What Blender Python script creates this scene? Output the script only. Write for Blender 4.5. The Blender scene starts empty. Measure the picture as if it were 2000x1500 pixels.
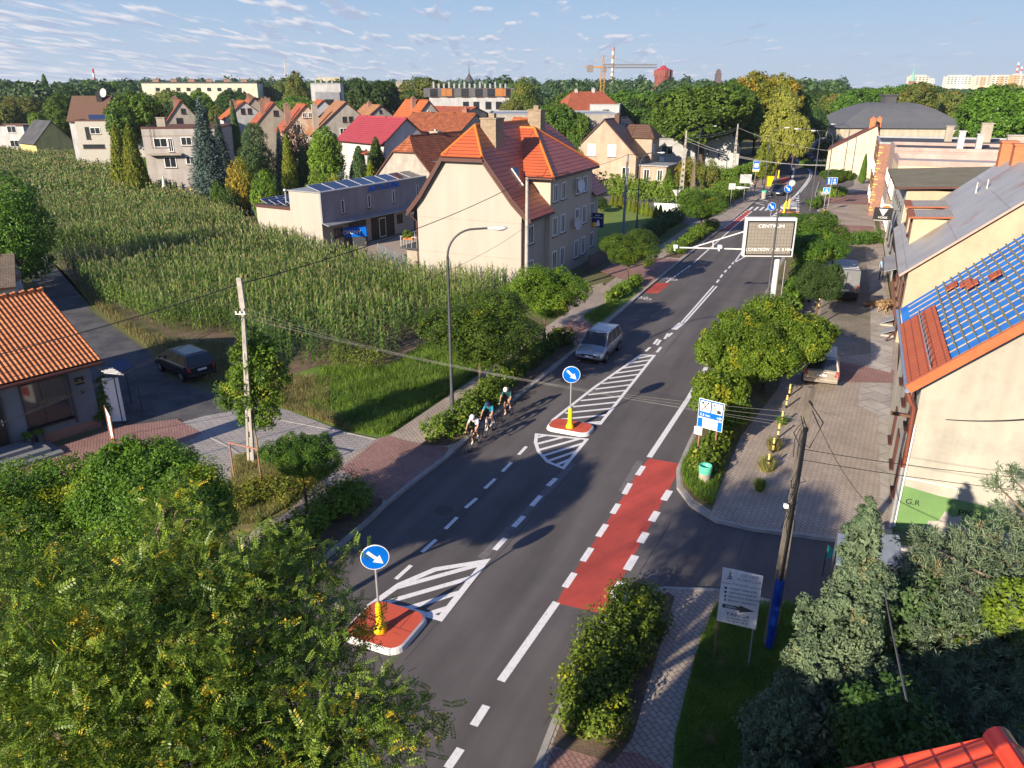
import bpy, math, random
import numpy as np
from mathutils import Vector, Matrix, Euler
from mathutils.geometry import tessellate_polygon
R = math.radians
random.seed(7)
SC = bpy.context.scene
COL = SC.collection
# ---------------------------------------------------------------- camera
CAM_H = 15.0; FPX = 1500.0; PITCH = math.atan(580/FPX)
cd = bpy.data.cameras.new('camera'); cam = bpy.data.objects.new('camera', cd); COL.objects.link(cam)
cam.location = (0, 0, CAM_H); cam.rotation_euler = (math.pi/2-PITCH, 0, 0)
cd.sensor_width = 36; cd.lens = FPX/2000*36; cd.clip_start = 0.1; cd.clip_end = 12000
SC.camera = cam
# ---------------------------------------------------------------- sky and sun
SUN_EL, SUN_AZ = 21.0, 41.0     # the light travels towards azimuth 41 degrees (from +Y to +X)
w = bpy.data.worlds.new("World"); SC.world = w; w.use_nodes = True
nt = w.node_tree; nt.nodes.clear()
def N(tree, kind, **kw):
    n = tree.nodes.new(kind)
    for k, v in kw.items():
        if k.startswith('i_'):
            n.inputs[int(k[2:]) if k[2:].isdigit() else k[2:].replace('_', ' ')].default_value = v
        else: setattr(n, k, v)
    return n
out = N(nt, 'ShaderNodeOutputWorld'); bg = N(nt, 'ShaderNodeBackground'); sky = N(nt, 'ShaderNodeTexSky')
sky.sky_type = 'NISHITA'; sky.sun_disc = False; sky.sun_elevation = R(SUN_EL); sky.sun_rotation = R(180+SUN_AZ)
sky.air_density = 1.0; sky.dust_density = 0.3; sky.ozone_density = 2.0; sky.altitude = 250
bg.inputs['Strength'].default_value = 0.068
tc = N(nt, 'ShaderNodeTexCoord'); sep = N(nt, 'ShaderNodeSeparateXYZ'); nt.links.new(tc.outputs['Generated'], sep.inputs[0])
def math_n(tree, op, a, b=None, clamp=False):
    m = N(tree, 'ShaderNodeMath', operation=op, use_clamp=clamp)
    for i, v in enumerate((a, b)):
        if v is None: continue
        if isinstance(v, (int, float)): m.inputs[i].default_value = v
        else: tree.links.new(v, m.inputs[i])
    return m.outputs[0]
zz = math_n(nt, 'ADD', sep.outputs[2], 0.045)
cx = math_n(nt, 'DIVIDE', sep.outputs[0], zz); cy = math_n(nt, 'DIVIDE', sep.outputs[1], zz)
comb = N(nt, 'ShaderNodeCombineXYZ'); nt.links.new(cx, comb.inputs[0]); nt.links.new(cy, comb.inputs[1])
# a layer of small cumulus: direction projected on a level layer high above
comb2 = N(nt, 'ShaderNodeCombineXYZ')
nt.links.new(math_n(nt, 'MULTIPLY', math_n(nt, 'DIVIDE', sep.outputs[0], math_n(nt, 'ADD', sep.outputs[2], 0.07)), 1.7), comb2.inputs[0]); nt.links.new(math_n(nt, 'MULTIPLY', math_n(nt, 'LOGARITHM', math_n(nt, 'ADD', sep.outputs[2], 0.035), 2.718), 2.6), comb2.inputs[1])
ns = N(nt, 'ShaderNodeTexNoise'); ns.inputs['Scale'].default_value = 2.6; ns.inputs['Detail'].default_value = 6; ns.inputs['Roughness'].default_value = 0.52
nt.links.new(comb2.outputs[0], ns.inputs['Vector'])
big = N(nt, 'ShaderNodeTexNoise'); big.inputs['Scale'].default_value = 0.8; big.inputs['Detail'].default_value = 2
nt.links.new(comb2.outputs[0], big.inputs['Vector'])
left = math_n(nt, 'ADD', math_n(nt, 'MULTIPLY', sep.outputs[0], -0.15), math_n(nt, 'MULTIPLY', math_n(nt, 'SUBTRACT', 0.06, sep.outputs[2]), 0.5))
s = math_n(nt, 'ADD', ns.outputs['Fac'], left)
s = math_n(nt, 'ADD', s, math_n(nt, 'MULTIPLY', math_n(nt, 'SUBTRACT', big.outputs['Fac'], 0.5), 0.35))
cm = N(nt, 'ShaderNodeMapRange'); cm.inputs['From Min'].default_value = 0.545; cm.inputs['From Max'].default_value = 0.625; cm.clamp = True
nt.links.new(s, cm.inputs['Value'])
# the shaded undersides of the clouds: the same noise a little lower
ns2 = N(nt, 'ShaderNodeTexNoise'); ns2.inputs['Scale'].default_value = 2.6; ns2.inputs['Detail'].default_value = 4
va = N(nt, 'ShaderNodeVectorMath', operation='ADD'); va.inputs[1].default_value = (0.02, 0.11, 0); nt.links.new(comb2.outputs[0], va.inputs[0]); nt.links.new(va.outputs[0], ns2.inputs['Vector'])
shd = N(nt, 'ShaderNodeMapRange'); shd.inputs['From Min'].default_value = 0.46; shd.inputs['From Max'].default_value = 0.60; nt.links.new(ns2.outputs['Fac'], shd.inputs['Value'])
cc = N(nt, 'ShaderNodeMixRGB'); cc.inputs[1].default_value = (6.4, 6.2, 6.4, 1); cc.inputs[2].default_value = (3.1, 3.7, 5.0, 1); nt.links.new(shd.outputs[0], cc.inputs[0])
tint = N(nt, 'ShaderNodeMixRGB', blend_type='MULTIPLY'); tint.inputs[0].default_value = 1; tint.inputs[2].default_value = (0.88, 0.95, 1.34, 1); nt.links.new(sky.outputs[0], tint.inputs[1])
low = N(nt, 'ShaderNodeMapRange'); low.inputs['From Min'].default_value = 0.0; low.inputs['From Max'].default_value = 0.35; low.inputs['To Min'].default_value = 0.46; low.inputs['To Max'].default_value = 1.1; nt.links.new(sep.outputs[2], low.inputs['Value'])
dim = N(nt, 'ShaderNodeVectorMath', operation='SCALE'); nt.links.new(tint.outputs[0], dim.inputs[0]); nt.links.new(low.outputs[0], dim.inputs['Scale'])
gr = N(nt, 'ShaderNodeMixRGB'); gr.inputs[1].default_value = (4.0, 4.8, 5.8, 1); gr.inputs[2].default_value = (2.35, 3.7, 5.5, 1); nt.links.new(math_n(nt, 'MULTIPLY', sep.outputs[2], 8.0, True), gr.inputs[0])
fd = N(nt, 'ShaderNodeMapRange'); fd.inputs['From Min'].default_value = 0.1; fd.inputs['From Max'].default_value = 0.5; fd.inputs['To Min'].default_value = 0.88; fd.inputs['To Max'].default_value = 0.0; nt.links.new(sep.outputs[2], fd.inputs['Value'])
lo_ = N(nt, 'ShaderNodeMixRGB'); nt.links.new(fd.outputs[0], lo_.inputs[0]); nt.links.new(dim.outputs[0], lo_.inputs[1]); nt.links.new(gr.outputs[0], lo_.inputs[2])
mx = N(nt, 'ShaderNodeMixRGB'); nt.links.new(math_n(nt, 'MULTIPLY', cm.outputs[0], 0.85), mx.inputs[0]); nt.links.new(lo_.outputs[0], mx.inputs[1]); nt.links.new(cc.outputs[0], mx.inputs[2])
nt.links.new(mx.outputs[0], bg.inputs[0]); nt.links.new(bg.outputs[0], out.inputs[0])
sl = bpy.data.lights.new('sun', 'SUN'); so = bpy.data.objects.new('sun', sl); COL.objects.link(so)
sl.energy = 5.0; sl.angle = R(0.55); sl.color = (1.0, 0.86, 0.68)
sd = Vector((math.sin(R(SUN_AZ))*math.cos(R(SUN_EL)), math.cos(R(SUN_AZ))*math.cos(R(SUN_EL)), -math.sin(R(SUN_EL))))
so.rotation_euler = sd.to_track_quat('-Z', 'Y').to_euler()
SC.view_settings.view_transform = 'Standard'; SC.view_settings.look = 'None'; SC.view_settings.gamma = 1
SC.view_settings.exposure = 1.05
SC.cycles.max_bounces = 6; SC.cycles.transparent_max_bounces = 6; SC.cycles.diffuse_bounces = 3
# ---------------------------------------------------------------- measuring helpers: photo pixel to world point
def ray(px, py):
    x = (px-1000)/FPX; y = -(py-750)/FPX
    return (x, math.cos(PITCH)+y*math.sin(PITCH), -math.sin(PITCH)+y*math.cos(PITCH))
def G(px, py, z=0.0):
    r = ray(px, py); t = (z-CAM_H)/r[2]; return Vector((r[0]*t, r[1]*t, z))
def T(px, py, Y):
    r = ray(px, py); t = Y/r[1]; return Vector((r[0]*t, Y, CAM_H+r[2]*t))
class Fr:
    def __init__(s, o, th): s.o = Vector((o[0], o[1], 0)); s.th = R(th)
    def w(s, x, y, z=0):
        c, n = math.cos(s.th), math.sin(s.th); return Vector((s.o.x+x*c+y*n, s.o.y-x*n+y*c, z))
# ---------------------------------------------------------------- materials
MATS = {}
def pbsdf(name, rough=0.8, metal=0.0, spec=0.3):
    m = bpy.data.materials.new(name); m.use_nodes = True; t = m.node_tree
    b = t.nodes['Principled BSDF']; b.inputs['Roughness'].default_value = rough; b.inputs['Metallic'].default_value = metal
    b.inputs['Specular IOR Level'].default_value = spec
    return m, t, b
def rgba(c): return (c[0], c[1], c[2], 1)
def M(name, col, rough=0.8, col2=None, scale=3.0, detail=6, bump=0.0, bscale=60.0, metal=0.0, spec=0.3, lo=0.35, hi=0.65, stretch=None, rot=0, streak=0):
    if name in MATS: return MATS[name]
    m, t, b = pbsdf(name, rough, metal, spec)
    if col2 is None: col2 = tuple(c*0.82 for c in col)
    tcn = N(t, 'ShaderNodeTexCoord'); src = tcn.outputs['Object']
    if stretch:
        mp = N(t, 'ShaderNodeMapping'); mp.inputs['Scale'].default_value = stretch; mp.inputs['Rotation'].default_value = (0, 0, R(rot)); t.links.new(src, mp.inputs[0]); src = mp.outputs[0]
    n = N(t, 'ShaderNodeTexNoise'); n.inputs['Scale'].default_value = scale; n.inputs['Detail'].default_value = detail; n.inputs['Roughness'].default_value = 0.65
    t.links.new(src, n.inputs['Vector'])
    mr = N(t, 'ShaderNodeMapRange'); mr.inputs['From Min'].default_value = lo; mr.inputs['From Max'].default_value = hi; t.links.new(n.outputs['Fac'], mr.inputs['Value'])
    mix = N(t, 'ShaderNodeMixRGB'); mix.inputs[1].default_value = rgba(col); mix.inputs[2].default_value = rgba(col2)
    t.links.new(mr.outputs[0], mix.inputs[0]); lastc = mix.outputs[0]
    if streak:
        mp3 = N(t, 'ShaderNodeMapping'); mp3.vector_type = 'TEXTURE'; mp3.inputs['Rotation'].default_value = (0, 0, R(rot)); mp3.inputs['Scale'].default_value = (1, 14, 1) if streak > 0 else (1, 1, 6); t.links.new(tcn.outputs['Object'], mp3.inputs[0])
        n3 = N(t, 'ShaderNodeTexNoise'); n3.inputs['Scale'].default_value = 1.1; n3.inputs['Detail'].default_value = 5; t.links.new(mp3.outputs[0], n3.inputs['Vector'])
        r3 = N(t, 'ShaderNodeMapRange'); r3.inputs['From Min'].default_value = 0.35; r3.inputs['From Max'].default_value = 0.65; r3.inputs['To Min'].default_value = 1-abs(streak); r3.inputs['To Max'].default_value = 1+abs(streak)*.6; t.links.new(n3.outputs['Fac'], r3.inputs['Value'])
        m3 = N(t, 'ShaderNodeMixRGB', blend_type='MULTIPLY'); m3.inputs[0].default_value = 1; t.links.new(lastc, m3.inputs[1]); t.links.new(r3.outputs[0], m3.inputs[2]); lastc = m3.outputs[0]
    t.links.new(lastc, b.inputs['Base Color'])
    if bump:
        n2 = N(t, 'ShaderNodeTexNoise'); n2.inputs['Scale'].default_value = bscale; n2.inputs['Detail'].default_value = 3; t.links.new(src, n2.inputs['Vector'])
        bp = N(t, 'ShaderNodeBump'); bp.inputs['Strength'].default_value = bump; bp.inputs['Distance'].default_value = 0.02
        t.links.new(n2.outputs['Fac'], bp.inputs['Height']); t.links.new(bp.outputs[0], b.inputs['Normal'])
    MATS[name] = m; return m
def brickmat(name, c1, c2, mortar, bw, bh, ms=0.012, coords='UV', rot=0, rough=0.8, offset=0.5, bump=0.5, patch=None, profile=0.0, noise=0.35, nscale=0.6, spec=0.25, dirt=None):
    """rows of tiles, bricks or paving blocks; sizes in metres"""
    if name in MATS: return MATS[name]
    m, t, b = pbsdf(name, rough, 0, spec)
    tcn = N(t, 'ShaderNodeTexCoord'); mp = N(t, 'ShaderNodeMapping'); mp.inputs['Rotation'].default_value = (0, 0, R(rot))
    t.links.new(tcn.outputs[coords], mp.inputs[0])
    br = N(t, 'ShaderNodeTexBrick'); br.offset = offset; br.inputs['Scale'].default_value = 1.0
    br.inputs['Color1'].default_value = rgba(c1); br.inputs['Color2'].default_value = rgba(c2); br.inputs['Mortar'].default_value = rgba(mortar)
    br.inputs['Mortar Size'].default_value = ms; br.inputs['Mortar Smooth'].default_value = 0.3; br.inputs['Brick Width'].default_value = bw; br.inputs['Row Height'].default_value = bh
    t.links.new(mp.outputs[0], br.inputs['Vector'])
    n = N(t, 'ShaderNodeTexNoise'); n.inputs['Scale'].default_value = nscale; n.inputs['Detail'].default_value = 7; n.inputs['Roughness'].default_value = 0.7; t.links.new(mp.outputs[0], n.inputs['Vector'])
    mr = N(t, 'ShaderNodeMapRange'); mr.inputs['From Min'].default_value = 0.3; mr.inputs['From Max'].default_value = 0.7; mr.inputs['To Min'].default_value = 1-noise; mr.inputs['To Max'].default_value = 1+noise*0.5
    t.links.new(n.outputs['Fac'], mr.inputs['Value'])
    mul = N(t, 'ShaderNodeMixRGB', blend_type='MULTIPLY'); mul.inputs[0].default_value = 1; t.links.new(br.outputs['Color'], mul.inputs[1]); t.links.new(mr.outputs[0], mul.inputs[2])
    last = mul.outputs[0]
    if dirt:
        n3 = N(t, 'ShaderNodeTexNoise'); n3.inputs['Scale'].default_value = dirt[1]; n3.inputs['Detail'].default_value = 8; t.links.new(mp.outputs[0], n3.inputs['Vector'])
        mr3 = N(t, 'ShaderNodeMapRange'); mr3.inputs['From Min'].default_value = dirt[2]; mr3.inputs['From Max'].default_value = dirt[2]+0.1; mr3.inputs['To Max'].default_value = 0.8; t.links.new(n3.outputs['Fac'], mr3.inputs['Value'])
        mx3 = N(t, 'ShaderNodeMixRGB'); mx3.inputs[2].default_value = rgba(dirt[0]); t.links.new(mr3.outputs[0], mx3.inputs[0]); t.links.new(last, mx3.inputs[1]); last = mx3.outputs[0]
    t.links.new(last, b.inputs['Base Color'])
    hgt = math_n(t, 'SUBTRACT', 1.0, br.outputs['Fac'])
    if profile:
        wv = N(t, 'ShaderNodeTexWave'); wv.wave_type = 'BANDS'; wv.bands_direction = 'X'; wv.wave_profile = 'SIN'; wv.inputs['Scale'].default_value = 0.314/bw
        t.links.new(mp.outputs[0], wv.inputs['Vector']); hgt = math_n(t, 'ADD', hgt, math_n(t, 'MULTIPLY', wv.outputs['Fac'], profile))
    bp = N(t, 'ShaderNodeBump'); bp.inputs['Strength'].default_value = bump; bp.inputs['Distance'].default_value = 0.03; t.links.new(hgt, bp.inputs['Height']); t.links.new(bp.outputs[0], b.inputs['Normal'])
    MATS[name] = m; return m
def leafmat(name, c1, c2, c3=None, yellow=0.0, rough=0.5, trans=0.27, nscale=0.5):
    if name in MATS: return MATS[name]
    m, t, b = pbsdf(name, rough, 0, 0.25)
    gm = N(t, 'ShaderNodeNewGeometry'); tcn = N(t, 'ShaderNodeTexCoord'); oi = N(t, 'ShaderNodeObjectInfo')
    n = N(t, 'ShaderNodeTexNoise'); n.inputs['Scale'].default_value = nscale; n.inputs['Detail'].default_value = 4
    av = N(t, 'ShaderNodeVectorMath', operation='ADD'); t.links.new(tcn.outputs['Object'], av.inputs[0]); t.links.new(oi.outputs['Location'], av.inputs[1]); t.links.new(av.outputs[0], n.inputs['Vector'])
    f = math_n(t, 'ADD', math_n(t, 'MULTIPLY', gm.outputs['Random Per Island'], 0.55), math_n(t, 'MULTIPLY', math_n(t, 'SUBTRACT', n.outputs['Fac'], 0.32), 1.4), True)
    mix = N(t, 'ShaderNodeMixRGB'); mix.inputs[1].default_value = rgba(c1); mix.inputs[2].default_value = rgba(c2); t.links.new(f, mix.inputs[0])
    last = mix.outputs[0]
    if c3:
        mr = N(t, 'ShaderNodeMapRange'); mr.inputs['From Min'].default_value = 0.66-yellow; mr.inputs['From Max'].default_value = 0.78-yellow; mr.inputs['To Max'].default_value = 0.85
        n2 = N(t, 'ShaderNodeTexNoise'); n2.inputs['Scale'].default_value = nscale*1.7; n2.inputs['Detail'].default_value = 3
        v2 = N(t, 'ShaderNodeVectorMath', operation='ADD'); v2.inputs[1].default_value = (31, 7, 3); t.links.new(av.outputs[0], v2.inputs[0]); t.links.new(v2.outputs[0], n2.inputs['Vector'])
        t.links.new(math_n(t, 'ADD', n2.outputs['Fac'], math_n(t, 'MULTIPLY', gm.outputs['Random Per Island'], 0.12)), mr.inputs['Value'])
        m3 = N(t, 'ShaderNodeMixRGB'); m3.inputs[2].default_value = rgba(c3); t.links.new(mr.outputs[0], m3.inputs[0]); t.links.new(last, m3.inputs[1]); last = m3.outputs[0]
    hs = N(t, 'ShaderNodeHueSaturation'); t.links.new(last, hs.inputs['Color'])
    t.links.new(math_n(t, 'ADD', 0.98, math_n(t, 'MULTIPLY', oi.outputs['Random'], 0.34)), hs.inputs['Value'])
    t.links.new(math_n(t, 'ADD', 0.488, math_n(t, 'MULTIPLY', oi.outputs['Random'], 0.024)), hs.inputs['Hue'])
    last = hs.outputs[0]
    t.links.new(last, b.inputs['Base Color'])
    tr = N(t, 'ShaderNodeBsdfTranslucent'); t.links.new(last, tr.inputs[0])
    ms = N(t, 'ShaderNodeMixShader'); ms.inputs[0].default_value = trans
    t.links.new(b.outputs[0], ms.inputs[1]); t.links.new(tr.outputs[0], ms.inputs[2]); t.links.new(ms.outputs[0], t.nodes['Material Output'].inputs[0])
    MATS[name] = m; return m
def glass(name='window_glass', col=(0.02, 0.025, 0.03), rough=0.08):
    if name in MATS: return MATS[name]
    m, t, b = pbsdf(name, rough, 0, 0.6); b.inputs['Base Color'].default_value = rgba(col); MATS[name] = m; return m
# ---------------------------------------------------------------- object helpers
def tag(o, label=None, cat=None, group=None, kind=None):
    if label: o['label'] = label
    if cat: o['category'] = cat
    if group: o['group'] = group
    if kind: o['kind'] = kind
    return o
def thing(name, label, cat, loc=(0, 0, 0), rz=0, group=None):
    o = bpy.data.objects.new(name, None); COL.objects.link(o); o.empty_display_size = 0.1
    o.location = loc; o.rotation_euler = (0, 0, rz); return tag(o, label, cat, group)
class MB:
    def __init__(s): s.v = []; s.f = []; s.uv = []; s.mi = []; s.sm = []
    def face(s, pts, mi=0, uv=None, smooth=False):
        b = len(s.v); s.v += [tuple(p) for p in pts]; s.f.append(tuple(range(b, b+len(pts)))); s.mi.append(mi); s.sm.append(smooth)
        if uv is None:
            p = [Vector(q) for q in pts]; n = Vector((0, 0, 0))
            for i in range(len(p)): n += p[i].cross(p[(i+1) % len(p)])
            if n.length < 1e-12: n = Vector((0, 0, 1))
            n.normalize(); u = Vector((0, 0, 1)).cross(n)
            u = Vector((1, 0, 0)) if u.length < 0.05 else u.normalized()
            vv = n.cross(u); uv = [(q.dot(u), q.dot(vv)) for q in p]
        s.uv.append(uv); return s
    def box(s, x0, x1, y0, y1, z0, z1, mi=0):
        a = [(x0, y0, z0), (x1, y0, z0), (x1, y1, z0), (x0, y1, z0), (x0, y0, z1), (x1, y0, z1), (x1, y1, z1), (x0, y1, z1)]
        for q in ((0, 3, 2, 1), (4, 5, 6, 7), (0, 1, 5, 4), (1, 2, 6, 5), (2, 3, 7, 6), (3, 0, 4, 7)): s.face([a[i] for i in q], mi)
        return s
    def prism(s, poly, z0, z1, mi=0, mside=None):
        """flat outline (counter-clockwise or not) raised from z0 to z1"""
        ar = sum(poly[i][0]*poly[(i+1) % len(poly)][1]-poly[(i+1) % len(poly)][0]*poly[i][1] for i in range(len(poly)))
        if ar < 0: poly = poly[::-1]
        tri = tessellate_polygon([[Vector((p[0], p[1], 0)) for p in poly]])
        for t in tri:
            a, b, c = [poly[i] for i in t]
            if (b[0]-a[0])*(c[1]-a[1])-(b[1]-a[1])*(c[0]-a[0]) < 0: b, c = c, b
            s.face([(a[0], a[1], z1), (b[0], b[1], z1), (c[0], c[1], z1)], mi)
        if z1 > z0:
            for i in range(len(poly)):
                a, b = poly[i], poly[(i+1) % len(poly)]
                s.face([(a[0], a[1], z0), (b[0], b[1], z0), (b[0], b[1], z1), (a[0], a[1], z1)], mi if mside is None else mside)
        return s
    def solid(s, pts, off, mi=0, medge=None):
        """a planar outline given thickness along off"""
        off = Vector(off); p = [Vector(q) for q in pts]; q = [a+off for a in p]
        n = Vector((0, 0, 0))
        for i in range(len(p)): n += p[i].cross(p[(i+1) % len(p)])
        if n.dot(off) > 0: p = p[::-1]; q = q[::-1]
        s.face(p, mi if medge is None else medge); s.face(q[::-1], mi)
        for i in range(len(p)):
            j = (i+1) % len(p); s.face([p[j], p[i], q[i], q[j]], mi if medge is None else medge)
        return s
    def tube(s, pts, r, n=8, mi=0, cap=True):
        pts = [Vector(p) for p in pts]; rr = r if isinstance(r, (list, tuple)) else [r]*len(pts); rings = []
        for i, p in enumerate(pts):
            d = (pts[min(i+1, len(pts)-1)]-pts[max(i-1, 0)]).normalized()
            u = d.cross(Vector((0, 0, 1))); u = Vector((1, 0, 0)) if u.length < 0.01 else u.normalized(); v = u.cross(d)
            rings.append([p+(u*math.cos(2*math.pi*k/n)+v*math.sin(2*math.pi*k/n))*rr[i] for k in range(n)])
        b = len(s.v)
        for rg in rings: s.v += [tuple(q) for q in rg]
        for i in range(len(pts)-1):
            for k in range(n):
                s.f.append((b+i*n+k, b+i*n+(k+1) % n, b+(i+1)*n+(k+1) % n, b+(i+1)*n+k)); s.mi.append(mi); s.sm.append(True); s.uv.append([(k/n, i), ((k+1)/n, i), ((k+1)/n, i+1), (k/n, i+1)])
        if cap:
            for rg, rev in ((rings[0], True), (rings[-1], False)): s.face([rg[k] for k in (range(n-1, -1, -1) if not rev else range(n))], mi)
        return s
    def disc(s, c, r, nrm=(0, 0, 1), n=24, mi=0, th=0.0, smooth=False):
        c = Vector(c); nn = Vector(nrm).normalized(); u = nn.orthogonal().normalized(); v = nn.cross(u)
        ring = [c+(u*math.cos(2*math.pi*k/n)+v*math.sin(2*math.pi*k/n))*r for k in range(n)]
        if th: s.solid(ring, -nn*th, mi)
        else: s.face(ring, mi)
        return s
    def lathe(s, prof, n=12, c=(0, 0), mi=0):
        b = len(s.v)
        for z, r in prof: s.v += [(c[0]+r*math.cos(2*math.pi*k/n), c[1]+r*math.sin(2*math.pi*k/n), z) for k in range(n)]
        for i in range(len(prof)-1):
            for k in range(n):
                s.f.append((b+i*n+k, b+i*n+(k+1) % n, b+(i+1)*n+(k+1) % n, b+(i+1)*n+k)); s.mi.append(mi); s.sm.append(True); s.uv.append([(0, 0)]*4)
        return s
    def build(s, name, mats, parent=None, loc=(0, 0, 0), rot=(0, 0, 0), bevel=0):
        me = bpy.data.meshes.new(name); me.from_pydata(s.v, [], s.f)
        if not isinstance(mats, (list, tuple)): mats = [mats]
        for m in mats: me.materials.append(m)
        me.polygons.foreach_set('material_index', s.mi); me.polygons.foreach_set('use_smooth', s.sm)
        uvl = me.uv_layers.new(name='UVMap'); uvl.data.foreach_set('uv', [c for f in s.uv for p in f for c in p])
        me.update()
        o = bpy.data.objects.new(name, me); COL.objects.link(o); o.location = loc; o.rotation_euler = rot
        if parent: o.parent = parent
        if bevel:
            me.validate(); wd = o.modifiers.new('weld', 'WELD'); wd.merge_threshold = 0.0005
            bv = o.modifiers.new('bevel', 'BEVEL'); bv.width = bevel; bv.segments = 2; bv.limit_method = 'ANGLE'
        return o
def fast_mesh(name, V, F, mats, mi=None, smooth=False):
    """V (n,3), F (m,4) numpy arrays of quads"""
    me = bpy.data.meshes.new(name); V = np.asarray(V, dtype=np.float32); F = np.asarray(F, dtype=np.int32)
    me.vertices.add(len(V)); me.vertices.foreach_set('co', V.ravel())
    me.loops.add(F.size); me.loops.foreach_set('vertex_index', F.ravel())
    me.polygons.add(len(F)); me.polygons.foreach_set('loop_start', np.arange(0, F.size, F.shape[1], dtype=np.int32))
    for m in mats: me.materials.append(m)
    if mi is not None: me.polygons.foreach_set('material_index', np.asarray(mi, dtype=np.int32))
    if smooth: me.polygons.foreach_set('use_smooth', np.ones(len(F), dtype=bool))
    me.update(calc_edges=True); return me
def mobj(name, me, parent=None, loc=(0, 0, 0), rot=(0, 0, 0), scale=(1, 1, 1)):
    o = bpy.data.objects.new(name, me); COL.objects.link(o); o.location = loc; o.rotation_euler = rot; o.scale = scale
    if parent: o.parent = parent
    return o
def copy_tree(o, parent=None):
    c = o.copy(); COL.objects.link(c); c.parent = parent
    for ch in list(o.children): copy_tree(ch, c)
    return c
def text(name, body, size, parent, loc, rot, mat, align='CENTER', ext=0.004, sx=1.0, shear=0.0):
    cu = bpy.data.curves.new(name, 'FONT'); cu.body = body; cu.size = size; cu.align_x = align; cu.align_y = 'CENTER'; cu.extrude = ext; cu.shear = shear
    cu.materials.append(mat); o = bpy.data.objects.new(name, cu); COL.objects.link(o); me = bpy.data.meshes.new_from_object(o.evaluated_get(bpy.context.evaluated_depsgraph_get())); bpy.data.objects.remove(o); return mobj(name, me, parent, loc, rot, (sx, 1, 1))
# common materials
ASPH = M('asphalt', (0.112, 0.101, 0.099), 0.85, (0.088, 0.08, 0.079), 0.3, detail=12, bump=0.35, bscale=180, rot=-24, streak=.2)
ASPHOLD = M('worn_asphalt', (0.10, 0.098, 0.098), 0.9, (0.055, 0.054, 0.058), 0.7, bump=0.5, bscale=90, lo=0.4, hi=0.6)
WHITE = M('white_paint', (0.6, 0.6, 0.59), 0.6, (0.5, 0.5, 0.49), 6, lo=0.45, hi=0.8)
ROADW = M('road_paint', (0.68, 0.67, 0.66), 0.7, (0.45, 0.44, 0.43), 9, detail=10, lo=0.5, hi=0.78)
REDROAD = M('red_road_paint', (0.46, 0.07, 0.05), 0.8, (0.33, 0.055, 0.045), 0.9, detail=10, bump=0.2, lo=0.35, hi=0.7, rot=-50, streak=.22)
KERB = M('kerb_concrete', (0.36, 0.34, 0.31), 0.9, (0.25, 0.24, 0.22), 2)
CONC = M('concrete', (0.42, 0.39, 0.34), 0.9, (0.28, 0.26, 0.23), 3, bump=0.3)
ZINC = M('galvanised_steel', (0.5, 0.51, 0.52), 0.45, metal=0.6)
DARKMET = M('dark_painted_steel', (0.06, 0.065, 0.075), 0.5, (0.04, 0.04, 0.05), 4)
BARK = M('bark', (0.12, 0.085, 0.055), 0.95, (0.06, 0.045, 0.03), 8, bump=0.8, bscale=30, stretch=(1, 1, 0.2))
BARKL = M('pale_bark', (0.22, 0.17, 0.12), 0.95, (0.12, 0.09, 0.06), 8, bump=0.8, bscale=30, stretch=(1, 1, 0.2))
BLUE = M('sign_blue', (0.0, 0.13, 0.58), 0.35); SIGNW = M('sign_white', (0.82, 0.82, 0.8), 0.4, (0.76, 0.76, 0.74))
YEL = M('yellow_plastic', (0.85, 0.52, 0.01), 0.4); BLACK = M('black_paint', (0.015, 0.015, 0.017), 0.5)
GLASS = glass(); FRAMEW = M('white_window_frame', (0.8, 0.8, 0.78), 0.5); FRAMEB = M('dark_frame', (0.05, 0.045, 0.045), 0.5)
SOIL = M('soil', (0.17, 0.12, 0.08), 0.95, (0.09, 0.065, 0.045), 1.5, bump=0.8, bscale=14)
LAWN = M('lawn_green', (0.12, 0.2, 0.03), 0.95, (0.07, 0.13, 0.02), 0.8, bump=0.8, bscale=25)
# ================================================================ THE GROUND AND THE ROAD
GRND = M('ground_soil_and_grass', (0.085, 0.11, 0.03), 0.95, (0.13, 0.105, 0.06), 0.08, detail=9, bump=0.6, bscale=6)
PAVG = brickmat('grey_paving_blocks', (0.40, 0.335, 0.275), (0.35, 0.29, 0.24), (0.17, 0.145, 0.12), 0.25, 0.16, 0.014, 'Object', 65, noise=0.28, nscale=0.35, dirt=((0.2, 0.18, 0.13), 0.5, 0.62))
PAVG2 = brickmat('pale_paving_blocks', (0.36, 0.33, 0.31), (0.30, 0.28, 0.27), (0.17, 0.16, 0.15), 0.4, 0.2, 0.016, 'Object', 8, noise=0.25, nscale=0.3)
PAVR = brickmat('red_paving_blocks', (0.33, 0.185, 0.155), (0.27, 0.155, 0.135), (0.14, 0.085, 0.075), 0.24, 0.12, 0.012, 'Object', 65, noise=0.28, nscale=0.4)
COBB = brickmat('cobbles', (0.34, 0.30, 0.235), (0.25, 0.225, 0.18), (0.13, 0.115, 0.09), 0.13, 0.13, 0.02, 'Object', 15, noise=0.35, nscale=0.3, dirt=((0.13, 0.14, 0.07), 0.4, 0.6))
SLABC = brickmat('concrete_slabs', (0.42, 0.38, 0.33), (0.34, 0.31, 0.27), (0.15, 0.14, 0.12), 1.2, 1.0, 0.02, 'Object', 65, noise=0.3, nscale=0.7)
def gp(pts, z=0.0): return [(v.x, v.y) for v in (G(p[0], p[1], z) for p in pts)]
def sheet(name, pts, z, mat, z0=None, kind='structure', world=False, label=None):
    mb = MB(); poly = pts if world else gp(pts, z)
    mb.prism(poly, z if z0 is None else z0, z, 0)
    o = mb.build(name, mat); o['kind'] = kind
    if label: o['label'] = label
    return o
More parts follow.
